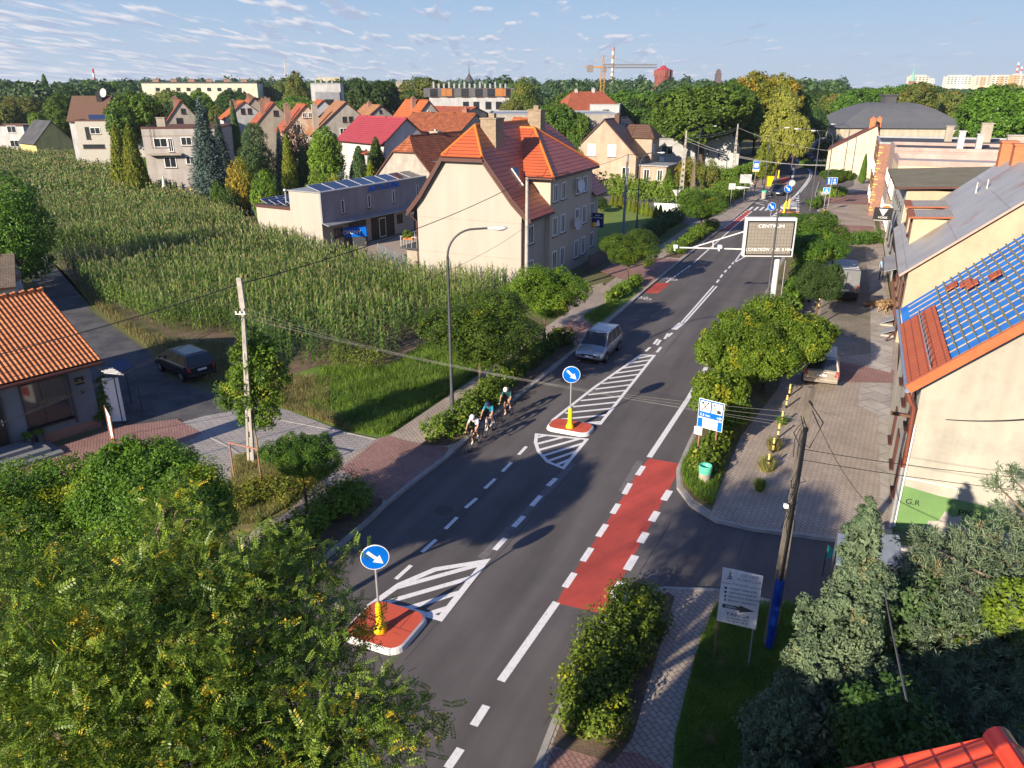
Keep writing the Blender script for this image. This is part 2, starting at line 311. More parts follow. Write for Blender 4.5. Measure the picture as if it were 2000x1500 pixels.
g = MB(); g.face([(-2600, -250, 0), (2600, -250, 0), (2600, 2600, 0), (-2600, 2600, 0)]); g.build('ground', GRND)['kind'] = 'structure'
# kerb lines of the main road, near to far
KL = [(300, 1420), (430, 1275), (560, 1150), (630, 1090), (710, 1022), (750, 985), (815, 932), (868, 893), (898, 866), (1000, 780), (1070, 726), (1130, 678), (1166, 645), (1216, 603), (1258, 566), (1328, 508), (1402, 451), (1456, 408), (1499, 371), (1518, 352)]
KLfar = [(1518, 352), (1519, 330), (1512, 305), (1497, 285), (1470, 270), (1430, 262)]
KR = [(1010, 1600), (1048, 1500), (1082, 1410), (1120, 1330), (1150, 1270), (1185, 1205), (1225, 1160)]
KR2 = [(1348, 862), (1378, 800), (1408, 740), (1440, 676), (1475, 612), (1505, 555), (1528, 505), (1562, 445), (1600, 415), (1602, 400), (1592, 380), (1600, 355), (1622, 335), (1618, 322), (1600, 305), (1560, 290), (1500, 262), (1440, 255)]
corner = [(1225, 1160), (1300, 1148), (1400, 1152), (1540, 1180), (1700, 1210), (2100, 1280)]
side_up = [(2100, 1120), (1900, 1085), (1640, 1052), (1470, 1030), (1400, 1014), (1352, 985), (1326, 950), (1325, 915), (1348, 862)]
road = KL+KLfar[1:]+[(1300, 250), (1300, 243)]+KR2[::-1]+side_up[::-1][1:]+corner[::-1]+KR[::-1]
ROADZ = 0.02; MARKZ = 0.026
# main road with the side road mouth
sheet('road', [(180, 1600)]+road, ROADZ, ASPH)
# strips along a line
def strip_pts(pts, width, z, px=True):
    P = [G(p[0], p[1], z) for p in pts] if px else [Vector((p[0], p[1], z)) for p in pts]
    L = []; Q = []
    for i, p in enumerate(P):
        d = P[min(i+1, len(P)-1)]-P[max(i-1, 0)]; d.z = 0; d.normalize(); n = Vector((-d.y, d.x, 0))
        L.append(p+n*width/2); Q.append(p-n*width/2)
    return L, Q
def strip(mb, pts, width, z, px=True, z0=None):
    L, Q = strip_pts(pts, width, z, px)
    for i in range(len(L)-1):
        mb.face([Q[i], Q[i+1], L[i+1], L[i]])
        if z0 is not None:
            for A in (L, Q):
                a, b = A[i], A[i+1]; mb.face([(a.x, a.y, z0), (b.x, b.y, z0), b, a])
    return mb
for nm, ln in (('kerb', KL), ('kerb', KR+corner[1:]), ('kerb', side_up[::-1][::-1]+KR2[:12])):
    strip(MB(), ln, 0.16, 0.145, z0=0.0).build(nm, KERB)['kind'] = 'structure'
# pavements (raised 13 cm), left side
sheet('pavement', [(500, 1030), (525, 1018), (600, 950), (660, 905), (700, 880), (735, 857), (762, 850), (886, 766), (1008, 682), (1050, 650), (1112, 606), (1180, 558), (1250, 508), (1320, 458), (1352, 437), (1378, 428), (1400, 410), (1450, 378), (1480, 355), (1500, 330), (1514, 330), (1517, 352)]+KL[::-1][1:]+[(150, 1600), (250, 1300)], 0.13, PAVG, 0.0)
sheet('crossing_pavement', [(665, 916), (740, 857), (762, 851), (800, 862), (877, 874), (868, 890), (815, 928), (754, 978), (712, 962), (690, 935)], 0.135, PAVR)
sheet('crossing_pavement', [(1098, 642), (1112, 626), (1138, 628), (1178, 634), (1130, 674), (1120, 660)], 0.135, PAVR)
sheet('crossing_pavement', [(1215, 545), (1172, 530), (1192, 517), (1262, 505), (1280, 503), (1328, 507), (1258, 562), (1244, 550)], 0.135, PAVR)
# right side pavement with parking bay, cobbles and slabs before the houses
right = [(1348, 862), (1325, 915), (1326, 950), (1352, 985), (1400, 1014), (1470, 1030), (1640, 1052), (1745, 1070), (1743, 1035), (1748, 800), (1755, 672), (1735, 560), (1725, 480), (1710, 440), (1700, 372), (1692, 330), (1655, 322), (1668, 342), (1668, 362), (1640, 376), (1600, 378), (1602, 400), (1600, 415), (1562, 445), (1528, 505), (1505, 555), (1475, 612), (1440, 676), (1408, 740), (1378, 800)]
sheet('pavement', right, 0.13, PAVG, 0.0)
sheet('cobbled_pavement', [(1612, 700), (1700, 690), (1700, 600), (1690, 480), (1640, 480), (1615, 560), (1600, 620), (1590, 690)], 0.135, COBB)
sheet('slab_pavement', [(1740, 728), (1745, 672), (1728, 560), (1715, 520), (1702, 520), (1700, 580), (1701, 690), (1700, 718)], 0.139, SLABC)
sheet('slab_pavement', [(1735, 1000), (1740, 742), (1680, 748), (1676, 790), (1716, 812), (1720, 1000)], 0.135, SLABC)
sheet('crossing_pavement', [(1600, 745), (1744, 748), (1746, 722), (1700, 718), (1612, 700), (1600, 705)], 0.137, PAVR)
sheet('crossing_pavement', [(1610, 458), (1708, 465), (1706, 442), (1612, 438)], 0.135, PAVR)
sheet('crossing_pavement', [(1596, 396), (1694, 400), (1696, 372), (1640, 378), (1600, 380)], 0.135, PAVR)
sheet('car_park_asphalt', [(1528, 640), (1500, 640), (1498, 700), (1520, 700)], 0.134, ASPHOLD) if False else None
sheet('side_street', [(1640, 376), (1668, 362), (1668, 342), (1640, 330), (1622, 335), (1600, 355), (1592, 380)], 0.03, ASPH)
# bottom right pavement
sheet('pavement', [(1225, 1160), (1300, 1150), (1400, 1154), (1540, 1182), (1560, 1190), (1420, 1600), (1010, 1600), (1048, 1500), (1082, 1410), (1120, 1330), (1150, 1270), (1185, 1205)], 0.13, PAVG, 0.0)
sheet('crossing_pavement', [(1030, 1600), (1080, 1462), (1245, 1470), (1300, 1500), (1290, 1600)], 0.135, PAVR)
sheet('lawn', [(1392, 1190), (1545, 1186), (1760, 1215), (2150, 1300), (2300, 1900), (1290, 1800), (1318, 1440), (1340, 1350), (1362, 1270)], 0.15, LAWN, 0.0)
# planting beds along the kerbs
BEDS = {}
def bed(pts, z=0.15, mat=SOIL): return sheet('planting_bed', pts, z, mat, 0.12)
bed([(822, 868), (1002, 716), (1108, 648), (1124, 676), (1066, 722), (996, 776), (894, 862), (872, 870)])
bed([(1140, 620), (1244, 552), (1256, 562), (1214, 598), (1164, 638)], mat=LAWN)
bed([(1296, 502), (1392, 434), (1400, 448), (1326, 504)])
bed([(500, 1090), (640, 975), (700, 955), (748, 975), (745, 985), (706, 1020), (628, 1086), (470, 1230), (360, 1330)])
bed([(1330, 916), (1352, 866), (1444, 680), (1480, 612), (1508, 556), (1530, 510), (1562, 455), (1590, 455), (1590, 520), (1560, 600), (1560, 660), (1518, 760), (1448, 850), (1398, 972), (1390, 996), (1356, 976), (1334, 950)], mat=M('dry_grass_soil', (0.15, 0.14, 0.05), 0.95, (0.1, 0.08, 0.05), 2, bump=0.6, bscale=20))
bed([(1195, 1205), (1305, 1156), (1318, 1165), (1300, 1225), (1235, 1440), (1195, 1490), (1078, 1455), (1100, 1400), (1160, 1275)])
# left yard: old asphalt lane, pale blocks, verge
sheet('lane', [(60, 470), (88, 480), (180, 610), (290, 688), (330, 740), (430, 775), (520, 790), (400, 830), (300, 840), (200, 830), (160, 760), (100, 620), (20, 470)], 0.012, ASPHOLD)
sheet('yard_paving', [(330, 832), (400, 812), (520, 792), (560, 800), (670, 842), (738, 857), (665, 916), (655, 915), (530, 884), (467, 884), (450, 960), (400, 1010), (200, 1080), (60, 1040), (100, 930), (260, 880)], 0.05, PAVG2)
sheet('yard_paving', [(-80, 1000), (-60, 930), (30, 905), (125, 868), (200, 842), (240, 832), (345, 818), (396, 846), (330, 880), (190, 912), (60, 960)], 0.056, PAVR)
strip(MB(), [(510, 812), (670, 843), (738, 858)], 0.09, 0.07, z0=0).build('kerb', KERB)['kind'] = 'structure'
strip(MB(), [(396, 846), (440, 868), (467, 885), (530, 886), (600, 902), (663, 917)], 0.09, 0.07, z0=0).build('kerb', KERB)['kind'] = 'structure'
sheet('grass_mound', [(455, 895), (530, 888), (600, 905), (640, 925), (600, 960), (560, 1000), (500, 1030), (430, 1040), (430, 980), (448, 950)], 0.14, M('dry_grass', (0.17, 0.14, 0.06), 0.95, (0.10, 0.11, 0.03), 1.2, bump=0.8, bscale=20), 0.0)
sheet('verge', [(560, 735), (620, 715), (760, 735), (870, 660), (960, 608), (1008, 600), (1000, 684), (886, 766), (762, 850), (738, 855), (670, 840), (540, 796), (520, 765)], 0.03, LAWN)
sheet('verge', [(90, 500), (140, 545), (270, 640), (340, 668), (440, 668), (470, 720), (440, 760), (350, 740), (300, 690), (190, 612), (96, 492)], 0.02, M('dry_verge', (0.15, 0.13, 0.05), 0.95, (0.09, 0.12, 0.03), 0.6, bump=0.6, bscale=16))
# maize field soil, yard behind the big house, gardens
sheet('field_soil', [(90, 490), (200, 592), (330, 655), (440, 660), (560, 735), (740, 733), (860, 655), (985, 592), (1005, 578), (820, 552), (640, 480), (500, 432), (330, 362), (205, 304), (100, 292), (-200, 292), (-300, 480)], 0.008, SOIL)
sheet('yard', [(700, 478), (790, 455), (840, 440), (870, 440), (870, 540), (815, 553), (700, 490)], 0.015, M('yard_concrete', (0.33, 0.27, 0.21), 0.9, (0.26, 0.21, 0.17), 0.4))
sheet('lawn', [(1150, 400), (1180, 395), (1310, 425), (1330, 440), (1160, 520), (1130, 470)], 0.02, M('mown_lawn', (0.15, 0.2, 0.035), 0.95, (0.11, 0.17, 0.03), 0.5))
sheet('lawn', [(320, 348), (520, 352), (700, 360), (560, 400), (470, 398), (330, 362)], 0.03, MATS['mown_lawn'])
sheet('side_street', [(1160, 368), (1240, 378), (1318, 402), (1380, 424), (1350, 442), (1314, 424), (1160, 386)], 0.022, M('side_street_asphalt', (0.16, 0.145, 0.13), 0.9, (0.12, 0.11, 0.1), 0.4))
sheet('pavement', [(1160, 360), (1240, 370), (1330, 397), (1400, 412), (1380, 424), (1318, 402), (1240, 378), (1160, 368)], 0.1, SLABC, 0.0)
sheet('gravel_strip', [(1112, 606), (1180, 558), (1176, 552), (1150, 560), (1104, 596)], 0.14, M('pebbles', (0.4, 0.35, 0.27), 0.9, (0.15, 0.12, 0.09), 9, bump=1, bscale=12, lo=0.42, hi=0.58))
# ---------------- painted markings
mk = MB()
def line(pts, wd=0.13, z=MARKZ): strip(mk, pts, wd, z)
line([(1345, 777), (1395, 690)], 0.24); line([(1268, 893), (1345, 777)], 0.24); line([(1430, 630), (1395, 690)], 0.24)
line([(978, 1330), (1087, 1176)], 0.24)
for a, b in (((950, 1378), (925, 1417)), ((900, 1462), (874, 1500)), ((1257, 910), (1245, 928)), ((1231, 944), (1219, 965)), ((1208, 984), (1196, 1003)), ((1184, 1024), (1168, 1048)), ((1155, 1070), (1138, 1096)), ((1122, 1119), (1103, 1147))):
    line([a, b], 0.22)
for a, b in (((1308, 958), (1296, 977)), ((1284, 999), (1272, 1018)), ((1262, 1040), (1250, 1060)), ((1241, 1085), (1224, 1113)), ((1214, 1136), (1196, 1166))): line([a, b], 0.27)
for a, b in (((1028, 872), (1013, 888)), ((999, 903), (981, 921)), ((967, 935), (947, 954)), ((931, 973), (909, 992)), ((893, 1010), (870, 1033)), ((852, 1054), (824, 1078)), ((803, 1104), (773, 1131))): line([a, b], 0.15)
for a, b in (((1086, 934), (1070, 949)), ((1056, 968), (1038, 988)), ((1023, 1008), (1003, 1029)), ((987, 1051), (966, 1074))): line([a, b], 0.2)
for a, b in (((1305, 651), (1298, 662)), ((1290, 664), (1283, 674)), ((1291, 678), (1283, 688)), ((1285, 662), (1277, 672)), ((1270, 678), (1261, 686)), ((1313, 650), (1304, 658))): line([a, b], 0.16)
line([(1394, 558), (1331, 630)], 0.13); line([(1400, 559), (1336, 631)], 0.13)
mk.prism(gp([(1326, 630), (1337, 632), (1322, 644), (1310, 643)], MARKZ), MARKZ, MARKZ)
for a, b in (((1404, 546), (1400, 552)), ((1411, 536), (1407, 542)), ((1419, 527), (1415, 532)), ((1427, 519), (1423, 524)), ((1434, 511), (1430, 516))): line([a, b], 0.16)
line([(1434, 513), (1457, 480)], 0.14); line([(1434, 513), (1470, 493)], 0.14); line([(1452, 489), (1470, 494)], 0.14); line([(1457, 478), (1500, 430), (1520, 412)], 0.14)
line([(1355, 513), (1430, 446)], 0.14); 
for k in range(7):
    t = k/6.; a = (1305+t*40, 549-t*28); line([(a[0]-4, a[1]+3), (a[0]+4, a[1]-3)], 0.14)
# second far cycle lane marks
for k in range(11):
    t = k/10.; a = (1416+t*44, 444-t*34); line([(a[0]-1.5, a[1]+1), (a[0]+1.5, a[1]-1)], 0.22); b = (1430+t*37, 446-t*32); line([(b[0]-1.5, b[1]+1), (b[0]+1.5, b[1]-1)], 0.22)
for k in range(6):
    x = 1462+k*11; line([(x, 411), (x+8, 404)], 0.3)
for k in range(4):
    y = 372+k*8; line([(1496-k*7, y), (1514-k*7, y+5)], 0.22); line([(1496-k*7, y), (1512-k*7, y-1)], 0.18)
line([(1518, 305), (1535, 313), (1548, 325), (1551, 336), (1546, 350), (1536, 358)], 0.4)
line([(1518, 297), (1545, 307), (1570, 322), (1583, 335), (1582, 346), (1571, 362), (1556, 380), (1540, 395)], 0.35)
line([(1525, 298), (1555, 309), (1578, 326), (1586, 337), (1583, 348), (1574, 362), (1562, 376)], 0.25)
for k in range(12):
    t = k/11.; a = (1556-t*42, 383+t*38); line([(a[0]+1, a[1]-1), (a[0]-1, a[1]+1)], 0.3)
for k in range(9): y = 382+k*4.2; line([(1558, y), (1558, y+2.2)], 0.4)
line([(1558, 400), (1558, 408)], 0.4); line([(1520, 408), (1540, 394)], 0.3)
for k in range(16):
    t = k/15.; a = (1606-t*7+7*math.sin(t*3), 360+t*50); line([(a[0], a[1]), (a[0]-1, a[1]+1.8)], 0.4)
line([(1585, 318), (1608, 330)], 0.3)
mk.prism(gp([(1585, 311), (1600, 312), (1616, 325), (1612, 328)], MARKZ), MARKZ, MARKZ)
# hatched islands
def hatch(outline, n, d0, d1, wd=0.17, lw=0.16):
    """outline in pixels; border plus slanting bars clipped to it"""
    P = [G(p[0], p[1], MARKZ) for p in outline]
    L, Q = [], []
    for i in range(len(P)):
        a, b_ = (P[i]-P[i-1]).normalized(), (P[(i+1) % len(P)]-P[i]).normalized(); na, nb_ = Vector((-a.y, a.x, 0)), Vector((-b_.y, b_.x, 0)); m = (na+nb_).normalized(); m = m*(lw/2/max(.45, m.dot(na))); L.append(P[i]+m); Q.append(P[i]-m)
    for i in range(len(P)): j = (i+1) % len(P); mk.face([Q[i], Q[j], L[j], L[i]])
    A, B, C, D = [Vector(G(p[0], p[1], MARKZ)) for p in d0+d1]      # bars run from side AB to side CD
    for k in range(n):
        t = (k+0.5)/n; a = A.lerp(B, t); b = C.lerp(D, t)
        d = (b-a); d.normalize(); nn = Vector((-d.y, d.x, 0))*wd/2
        # clip to outline
        def inside(p):
            c = False; j = len(P)-1
            for i in range(len(P)):
                if (P[i].y > p.y) != (P[j].y > p.y) and p.x < (P[j].x-P[i].x)*(p.y-P[i].y)/(P[j].y-P[i].y)+P[i].x: c = not c
                j = i
            return c
        ss = [q/60 for q in range(61) if inside(a.lerp(b, q/60))]
        if len(ss) > 3:
            p, q = a.lerp(b, ss[0]), a.lerp(b, ss[-1]); zo = Vector((0, 0, -.003)); mk.face([p-nn+zo, q-nn+zo, q+nn+zo, p+nn+zo])
hatch([(1252, 693), (1278, 694), (1172, 828), (1080, 820), (1160, 757)], 15, [(1262, 680), (1062, 840)], [(1300, 672), (1172, 830)])
hatch([(1048, 848), (1146, 858), (1100, 914), (1070, 902), (1052, 882), (1046, 864)], 6, [(1040, 850), (1050, 930)], [(1165, 822), (1120, 900)])
hatch([(724, 1182), (780, 1142), (850, 1112), (948, 1096), (860, 1208), (790, 1188)], 4, [(760, 1140), (720, 1250)], [(960, 1086), (870, 1200)], 0.2, 0.22)
mk.build('road_markings', ROADW)['kind'] = 'structure'
# bicycle symbols on the cycle lanes
bk = MB()
def bike_mark(px, py, s=1.0, rz=-25):
    o = G(px, py, MARKZ+0.004); c, n = math.cos(R(rz)), math.sin(R(rz))
    W = lambda x, y: (o.x+(x*c-y*n)*s, o.y+(x*n+y*c)*s, o.z)
    def ring(cx, cy, r):
        for k in range(14):
            a, b = 2*math.pi*k/14, 2*math.pi*(k+1)/14
            bk.face([W(cx+r*math.cos(a), cy+r*math.sin(a)), W(cx+r*math.cos(b), cy+r*math.sin(b)), W(cx+(r-.09)*math.cos(b), cy+(r-.09)*math.sin(b)), W(cx+(r-.09)*math.cos(a), cy+(r-.09)*math.sin(a))])
    ring(-0.55, 0, 0.36); ring(0.55, 0, 0.36)
    for (x0, y0, x1, y1) in ((-.55, 0, -.2, .55), (-.2, .55, .35, .55), (.35, .55, .55, 0), (-.2, .5, 0.02, 0), (.02, 0, .36, .55), (-.55, 0, .02, 0), (-.32, .68, -.08, .68), (.35, .55, .3, .75), (.2, .75, .42, .75)):
        d = Vector((x1-x0, y1-y0)); d.normalize(); a = (-d.y*.04, d.x*.04); bk.face([W(x0-a[0], y0-a[1]), W(x1-a[0], y1-a[1]), W(x1+a[0], y1+a[1]), W(x0+a[0], y0+a[1])])
bike_mark(1253, 583, 0.85); bike_mark(1303, 545, 0.95)
bk.build('road_markings', ROADW)['kind'] = 'structure'
# red cycle lanes
rl = MB()
for pts in ([(1266, 895), (1331, 906), (1306, 958), (1262, 1040), (1205, 1150), (1183, 1200), (1086, 1178), (1110, 1135), (1184, 1022), (1250, 916)], [(1258, 572), (1277, 552), (1310, 553), (1285, 573)], [(1404, 450), (1414, 450), (1433, 447), (1468, 414), (1456, 409), (1440, 420)], [(1516, 360), (1527, 347), (1544, 346), (1536, 359)], [(1600, 378), (1612, 376), (1610, 408), (1603, 412), (1600, 395)], [(1520, 290), (1535, 293), (1590, 312), (1580, 313), (1524, 296)]):
    rl.prism(gp(pts, 0.023), 0.023, 0.023)
rl.build('cycle_lane', REDROAD)['kind'] = 'structure'
se = MB()
for pts in ([(1130, 905), (1040, 1010), (900, 1165), (790, 1290)], [(1310, 1020), (1180, 1230), (1060, 1420)], [(1180, 745), (1010, 905), (860, 1050)], [(1480, 470), (1380, 590), (1290, 700)], [(1340, 960), (1420, 1080), (1500, 1130)], [(1460, 1035), (1440, 1090)]): strip(se, pts, .03, .0225)
se.build('asphalt_seams', M('bitumen_seam', (0.06, 0.055, 0.055), .6))['kind'] = 'structure'
se = MB()
for pts in ([(1120, 905), (1020, 1008), (940, 1090)], [(1250, 900), (1215, 960)], [(1318, 655), (1268, 700)]): strip(se, pts, .3, .0215)
se.build('worn_paint_patches', M('ground_off_paint', (0.16, 0.148, 0.145), .9, (0.12, 0.11, 0.108), 6))['kind'] = 'structure'
# manholes on the asphalt
mh = MB()
for q in ((867, 997), (1268, 612), (1190, 1205)): mh.disc(G(q[0], q[1], 0.024), 0.35, n=20)
mh.build('manhole_covers', M('cast_iron', (0.07, 0.065, 0.06), 0.7))['kind'] = 'structure'
# ================================================================ PLANTS
def unit(a): return a/np.maximum(np.linalg.norm(a, axis=-1, keepdims=True), 1e-9)
def leaf_quads(P, Nn, L, W, rng, along=None):
    """one diamond leaf per point: P (n,3), normals Nn, lengths L, widths W"""
    n = len(P)
    t = unit(np.cross(Nn, rng.normal(size=(n, 3)))) if along is None else unit(along)
    b = unit(np.cross(Nn, t)); L = np.broadcast_to(np.asarray(L), (n,))[:, None]; W = np.broadcast_to(np.asarray(W), (n,))[:, None]
    V = np.stack([P-t*L*.5, P+b*W*.5-t*L*.05, P+t*L*.5, P-b*W*.5-t*L*.05], axis=1).reshape(-1, 3)
    return V, np.arange(n*4, dtype=np.int32).reshape(n, 4)
def crown_mesh(name, lobes, nclump, nleaf, L, W, mat, seed=0, cs=0.28, flat=0.55, shell=0.78, fill=0.12, zcut=None, up=0.45):
    rng = np.random.default_rng(seed); lob = np.array([l if len(l) == 6 else (l[0], l[1], l[2], l[3], l[3], l[3]) for l in lobes], float)
    wgt = (lob[:, 3]*lob[:, 4]+lob[:, 3]*lob[:, 5]); wgt /= wgt.sum()
    C = []; D = []; S = []
    while sum(map(len, C)) < nclump:
        i = rng.choice(len(lob), nclump*2, p=wgt); d = unit(rng.normal(size=(nclump*2, 3)))
        c = lob[i, :3]+d*lob[i, 3:]*rng.uniform(shell, 1.03, (nclump*2, 1))
        ok = np.ones(len(c), bool)
        for k in range(len(lob)):
            q = np.linalg.norm((c-lob[k, :3])/lob[k, 3:], axis=1); ok &= (q > 0.74) | (i == k)
        if zcut is not None: ok &= c[:, 2] > zcut
        C.append(c[ok]); D.append(d[ok]); S.append(lob[i[ok], 3]*cs*rng.uniform(0.55, 1.35, ok.sum()))
    C = np.concatenate(C)[:nclump]; D = np.concatenate(D)[:nclump]; S = np.concatenate(S)[:nclump]
    n = nclump*nleaf; ci = np.repeat(np.arange(nclump), nleaf)
    g = unit(rng.normal(size=(n, 3)))*rng.uniform(0.25, 1, (n, 1))**0.6
    dn = D[ci]; al = (g*dn).sum(1, keepdims=True); g = g-al*dn*(1-flat)
    P = C[ci]+g*S[ci][:, None]; Nn = unit(dn*0.6+g*0.6+np.array([0, 0, up])+rng.normal(size=(n, 3))*0.55)
    if fill:
        m = int(n*fill); i = rng.choice(len(lob), m, p=wgt); d = unit(rng.normal(size=(m, 3)))
        P2 = lob[i, :3]+d*lob[i, 3:]*rng.uniform(0.3, 0.85, (m, 1)); P = np.concatenate([P, P2]); Nn = np.concatenate([Nn, unit(rng.normal(size=(m, 3)))])
        Ls = np.concatenate([rng.uniform(.7, 1.3, n), np.full(m, 2.0)])
    else: Ls = rng.uniform(.7, 1.3, n)
    V, F = leaf_quads(P, Nn, L*Ls, W*Ls, rng)
    return fast_mesh(name, V, F, [mat])
def trunk_mb(H, r, lobes, seed=0, split=0.7, lean=0.0, n=8):
    rd = random.Random(seed); mb = MB(); top = Vector((lean, 0, H))
    pts = [Vector((lean*t+rd.uniform(-1, 1)*r*.3*t, rd.uniform(-1, 1)*r*.3*t, H*t)) for t in (0, .3, .6, 1)]
    mb.tube(pts, [r*1.35, r, r*.88, r*.75], n)
    for l in lobes:
        c = Vector(l[:3]); m = top.lerp(c, .5)+Vector((rd.uniform(-.2, .2), rd.uniform(-.2, .2), -.1))*l[3]
        mb.tube([top-Vector((0, 0, r)), m, c], [r*.55, r*.4, r*.15], 6)
    return mb
LM = {}
LM['robinia'] = leafmat('robinia_leaves', (0.020, 0.055, 0.008), (0.095, 0.17, 0.014), (0.26, 0.28, 0.02), yellow=-0.01, nscale=0.6)
LM['robinia2'] = leafmat('robinia_leaves_light', (0.026, 0.075, 0.008), (0.14, 0.235, 0.016), (0.32, 0.34, 0.02), yellow=0.02, nscale=0.6)
LM['dark'] = leafmat('dark_green_leaves', (0.022, 0.052, 0.012), (0.06, 0.11, 0.02), nscale=0.25)
LM['mid'] = leafmat('mid_green_leaves', (0.035, 0.085, 0.010), (0.11, 0.19, 0.018), nscale=0.25)
LM['light'] = leafmat('light_green_leaves', (0.06, 0.13, 0.012), (0.18, 0.28, 0.025), nscale=0.3)
LM['olive'] = leafmat('olive_leaves', (0.06, 0.09, 0.015), (0.17, 0.2, 0.035), (0.24, 0.16, 0.03), yellow=0.02, nscale=0.2)
LM['autumn'] = leafmat('turning_leaves', (0.07, 0.10, 0.012), (0.19, 0.2, 0.02), (0.3, 0.2, 0.02), yellow=0.1, nscale=0.2)
LM['linden'] = leafmat('lime_yellow_leaves', (0.14, 0.17, 0.02), (0.32, 0.33, 0.06), nscale=0.3)
LM['spruce'] = leafmat('blue_spruce_needles', (0.035, 0.065, 0.055), (0.10, 0.145, 0.125), trans=0.1, nscale=0.6, rough=0.7)
LM['pine'] = leafmat('pine_needles', (0.028, 0.06, 0.02), (0.08, 0.13, 0.04), trans=0.1, nscale=0.6, rough=0.7)
LM['thuja'] = leafmat('thuja_scales', (0.06, 0.10, 0.008), (0.2, 0.24, 0.02), (0.22, 0.16, 0.03), yellow=0.0, trans=0.15, nscale=1.0, rough=0.7)
LM['juniper'] = leafmat('grey_green_scales', (0.035, 0.068, 0.038), (0.15, 0.2, 0.105), (0.26, 0.24, 0.11), yellow=-.03, trans=0.12, nscale=1.1, rough=0.7)
LM['hedge'] = leafmat('hedge_leaves', (0.05, 0.10, 0.01), (0.16, 0.24, 0.02), (0.3, 0.25, 0.03), yellow=-0.03, nscale=0.8)
LM['shrub'] = leafmat('rose_shrub_leaves', (0.04, 0.085, 0.010), (0.14, 0.21, 0.02), (0.32, 0.34, 0.02), yellow=0.01, nscale=0.9)
LM['purple'] = leafmat('purple_leaves', (0.03, 0.02, 0.018), (0.08, 0.05, 0.035), nscale=0.6)
LM['locust'] = leafmat('black_locust_leaves', (0.025, 0.065, 0.010), (0.2, 0.255, 0.03), (0.55, 0.31, 0.02), yellow=-0.01, nscale=1.6, trans=0.3, rough=.4)
# --- prototype crowns; each instance shares the mesh
PROTO = {}
def proto(kind, H, lobes, nclump, nleaf, L, W, mat, tr, trh, seed, bark=BARK, **kw):
    PROTO[kind] = (crown_mesh(kind+'_crown', lobes, nclump, nleaf, L, W, LM[mat], seed, **kw), trunk_mb(trh, tr, lobes, seed), H, bark, {})
def tree(kind, loc, H, label, name='tree', cat='tree', group=None, wscale=1.0, rz=None, mat=None):
    cm_, tmb, H0, bark, cache = PROTO[kind]
    s = H/H0; r = thing(name, label, cat, loc, random.uniform(0, 6.28) if rz is None else rz, group); r.scale = (s*wscale, s*wscale, s)
    key = mat or 'x'
    if key not in cache:
        me = cm_
        if mat: me = cm_.copy(); me.materials.clear(); me.materials.append(LM[mat])
        cache[key] = me
    mobj('crown', cache[key], r)
    if 'trunk' not in cache: cache['trunk'] = tmb.build('trunk', bark, r)
    else:
        t = cache['trunk'].copy(); COL.objects.link(t); t.parent = r; t.name = 'trunk'
    return r
def lobes_ball(n, R0, z0, sp, seed, zs=1.0, rl=(0.45, 0.65)):
    rd = random.Random(seed); L = [(0, 0, z0, R0*.72, R0*.72, R0*.72*zs)]
    for k in range(n):
        a = 2*math.pi*k/n+rd.uniform(-.3, .3); e = rd.uniform(-.35, .75); d = R0*sp*rd.uniform(.8, 1.1); q = R0*rd.uniform(*rl)
        L.append((d*math.cos(a)*math.cos(e), d*math.sin(a)*math.cos(e), z0+d*math.sin(e)*zs, q, q, q*zs*.9))
    return L
proto('globe', 6.2, lobes_ball(7, 2.3, 4.2, .62, 1, .85), 280, 120, .10, .05, 'robinia', .11, 2.9, 1, cs=.3)
proto('globe_b', 6.2, lobes_ball(5, 2.1, 4.3, .75, 2, .8), 250, 120, .10, .05, 'robinia', .10, 2.9, 2, cs=.3)
proto('globe_c', 6.2, lobes_ball(6, 2.2, 3.9, .7, 8, 1.05), 300, 120, .10, .05, 'robinia', .10, 2.4, 8, cs=.3)
proto('broad', 14, lobes_ball(9, 5.4, 8.6, .62, 3, .95), 420, 42, .42, .26, 'mid', .35, 4.5, 3, cs=.24)
proto('broad_b', 14, lobes_ball(11, 5.2, 8.4, .7, 4, 1.0, (.35, .55)), 420, 42, .42, .26, 'dark', .35, 4.2, 4, cs=.26)
proto('tall', 16, [(0, 0, 12, 3.0, 3.0, 3.6), (1.2, .5, 8.5, 3.4, 3.4, 3.6), (-1.5, -.6, 8, 3.0, 3.2, 3.4), (.3, 0, 5, 2.8, 2.8, 2.5), (-.8, 1.4, 10.5, 2.4, 2.4, 2.8)], 380, 42, .38, .22, 'olive', .3, 4, 5, cs=.26)
proto('bush', 3, [(0, 0, 1.5, 1.5, 1.5, 1.4), (.8, .3, 1.1, 1.0, 1.0, 1.0), (-.7, .5, 1.2, 1.0, 1.0, 1.1), (0, -.8, 1.0, .9, .9, .9)], 130, 50, .14, .08, 'light', .08, .5, 6, cs=.3)
